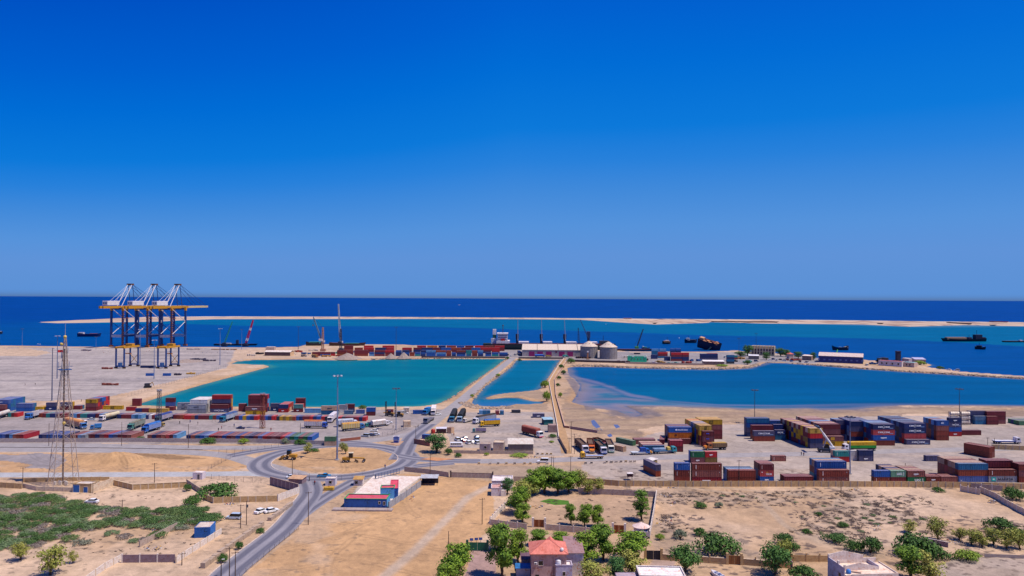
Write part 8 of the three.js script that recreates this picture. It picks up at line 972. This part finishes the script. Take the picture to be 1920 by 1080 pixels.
  const along = (pts, n, s0, s1, spread) => { const c = new THREE.CatmullRomCurve3(pts.map(([a, b]) => G(a, b, WL))); for (let i = 0; i < n; i++) { const p = c.getPointAt(rnd()); p.x += rr(-spread, spread); p.z += rr(-spread, spread); p.y = groundHeight(p.x, p.z) + 0.1; if (p.y > WL - 0.8) stone(p, rr(s0, s1)); } };
  along([[948, 674], [926, 690], [895, 712], [851, 743], [831, 754]], 420, 0.4, 1.0, 1.8); along([[968, 676], [958, 689], [937, 705], [906, 728], [888, 748]], 420, 0.4, 1.1, 2.2); along([[1075, 686.5], [1140, 687], [1171, 689], [1265, 691], [1348, 692], [1400, 690], [1425, 684.5]], 700, 0.6, 1.5, 5); along([[1436, 680], [1540, 685.5], [1624, 692], [1728, 699], [1799, 703], [1920, 710.5]], 700, 0.6, 1.4, 5); along([[700, 674], [800, 673], [948, 674]], 260, 0.6, 1.3, 4); along([[970, 676], [1050, 676]], 160, 0.6, 1.3, 3); along([[870, 757], [890, 765], [930, 768], [955, 766]], 260, 0.5, 1.5, 4); along([[1050, 676], [1029, 708], [1014, 728]], 200, 0.4, 1.0, 2.5);
  stuff('bank_stones', 'rough stones heaped along the pond and causeway banks', mergeGeometries(st), new THREE.MeshStandardMaterial({ vertexColors: true, roughness: 0.95 }));
  const lit = []; seed = 61; const litA = [[1248, 930, 12, 3], [1262, 945, 6, 3], [1245, 978, 16, 6], [1262, 915, 10, 1], [1860, 940, 8, 3], [1640, 990, 16, 4], [1790, 1015, 14, 4], [1602, 918, 12, 1.5], [1005, 950, 12, 2], [285, 1028, 18, 4], [300, 995, 14, 2], [430, 945, 10, 2], [1196, 905, 20, 1.5], [1120, 806, 10, 2], [1010, 857, 20, 2], [1030, 820, 8, 2], [560, 664, 40, 2], [600, 668, 40, 1.5], [640, 667, 30, 1], [1250, 680, 60, 1.5], [1330, 678, 40, 3], [1385, 678, 26, 4], [1180, 668, 20, 3], [1000, 672, 60, 0.8], [210, 659, 120, 2], [420, 661, 60, 1.5], [760, 935, 20, 6]];
  for (const [px, py, w, h] of litA) for (let i = 0; i < 26; i++) { const p = G(px + rr(-w, w), py + rr(-h, h)), s = Math.max(0.25, 0.9 / S(px, py)) * rr(0.5, 1.3); p.y = Math.max(0, groundHeight(p.x, p.z)); const g = new RoundedBoxGeometry(s * rr(0.8, 2), s * rr(0.4, 1), s * rr(0.8, 1.6), 1, s * 0.12).toNonIndexed(); g.rotateY(rr(0, 6)); g.translate(p.x, p.y + s * 0.3, p.z); g.deleteAttribute('uv'); const c = new THREE.Color(pick([0xd8d4d0, 0x2c4c8c, 0x8a3a30, 0x3c6a9c, 0x6a5a50, 0xb8a898, 0x2a2630, 0xc8a040])), n = g.attributes.position.count, cc = new Float32Array(n * 3); for (let k = 0; k < n; k++) { cc[3 * k] = c.r; cc[3 * k + 1] = c.g; cc[3 * k + 2] = c.b; } g.setAttribute('color', new THREE.BufferAttribute(cc, 3)); lit.push(g); }
  stuff('litter', 'rubbish, crates and scrap strewn on sand and quay', mergeGeometries(lit), new THREE.MeshStandardMaterial({ vertexColors: true, roughness: 0.8 }));
  const gr = (px, yb, w, h, l) => { const p = G(px, yb), s = S(px, yb), g = new THREE.ConeGeometry(w / s / 2, h / s, 28, 5), a = g.attributes.position; for (let i = 0; i < a.count; i++) { const x = a.getX(i), z = a.getZ(i), q = 0.75 + 0.5 * vn(x * 0.5 + px, z * 0.5); a.setX(i, x * q); a.setZ(i, z * q); } g.translate(0, h / s / 2 - 0.1, 0); g.computeVertexNormals(); const m = single('gravel_heap', l, 'gravel heap', new B().add(g).build(), M(0x9c9088, 0.95)); m.position.copy(p); };
  gr(652, 672.5, 52, 11, 'wide grey gravel heap on the pond shore under the cranes'); gr(733, 672, 24, 10, 'grey gravel heap, left of two by the quay stacks'); gr(757, 672, 26, 12, 'pointed gravel heap, right of two by the quay stacks'); gr(350, 678, 60, 5, 'low dark gravel heap on the apron');
  { seed = 88; const cl = [['red', 0x9a3430], ['blue', 0x2c548c], ['pale', 0xc8c0b4], ['dark', 0x2c2834], ['ochre', 0xb08440], ['teal', 0x3a8a80]], spots = [[560, 660], [574, 664], [588, 658], [598, 665], [612, 669], [626, 663], [640, 668], [655, 661], [1182, 671], [1206, 676], [1240, 681], [1262, 683], [1290, 681], [1305, 677], [1340, 679], [1372, 678], [1388, 673], [1400, 680], [1492, 676], [1640, 683], [470, 667], [486, 664]];
    spots.forEach(([px, py], i) => { const [n, hex] = cl[i % 6], q = new B(); for (let k = 0; k < 9; k++) q.round(rr(1.6, 4), rr(1.2, 3), rr(1.6, 3), rr(-6, 6), rr(0.6, 1.4), rr(-3, 3), 0.15, rr(0, 3)); const m = single('cargo_pile', `${n} pile of crates on the quay, ${ord(i)} of the piles counted eastward`, 'cargo pile', q.build(), M(hex, 0.85)); m.position.copy(G(px, py)); }); }
  struct('lawn', (() => { const p = [[1012, 940], [1030, 935], [1066, 939], [1068, 946], [1040, 947]].map(([a, b]) => G(a, b)), s = new THREE.Shape(p.map((q) => new THREE.Vector2(q.x, -q.z))), g = new THREE.ShapeGeometry(s); g.rotateX(-Math.PI / 2); g.translate(0, 0.03, 0); return new B().add(g).build(); })(), M(0x4a7c1c, 0.95), 'small bright green lawn inside the tree compound');
}
renderer.render(scene, camera);
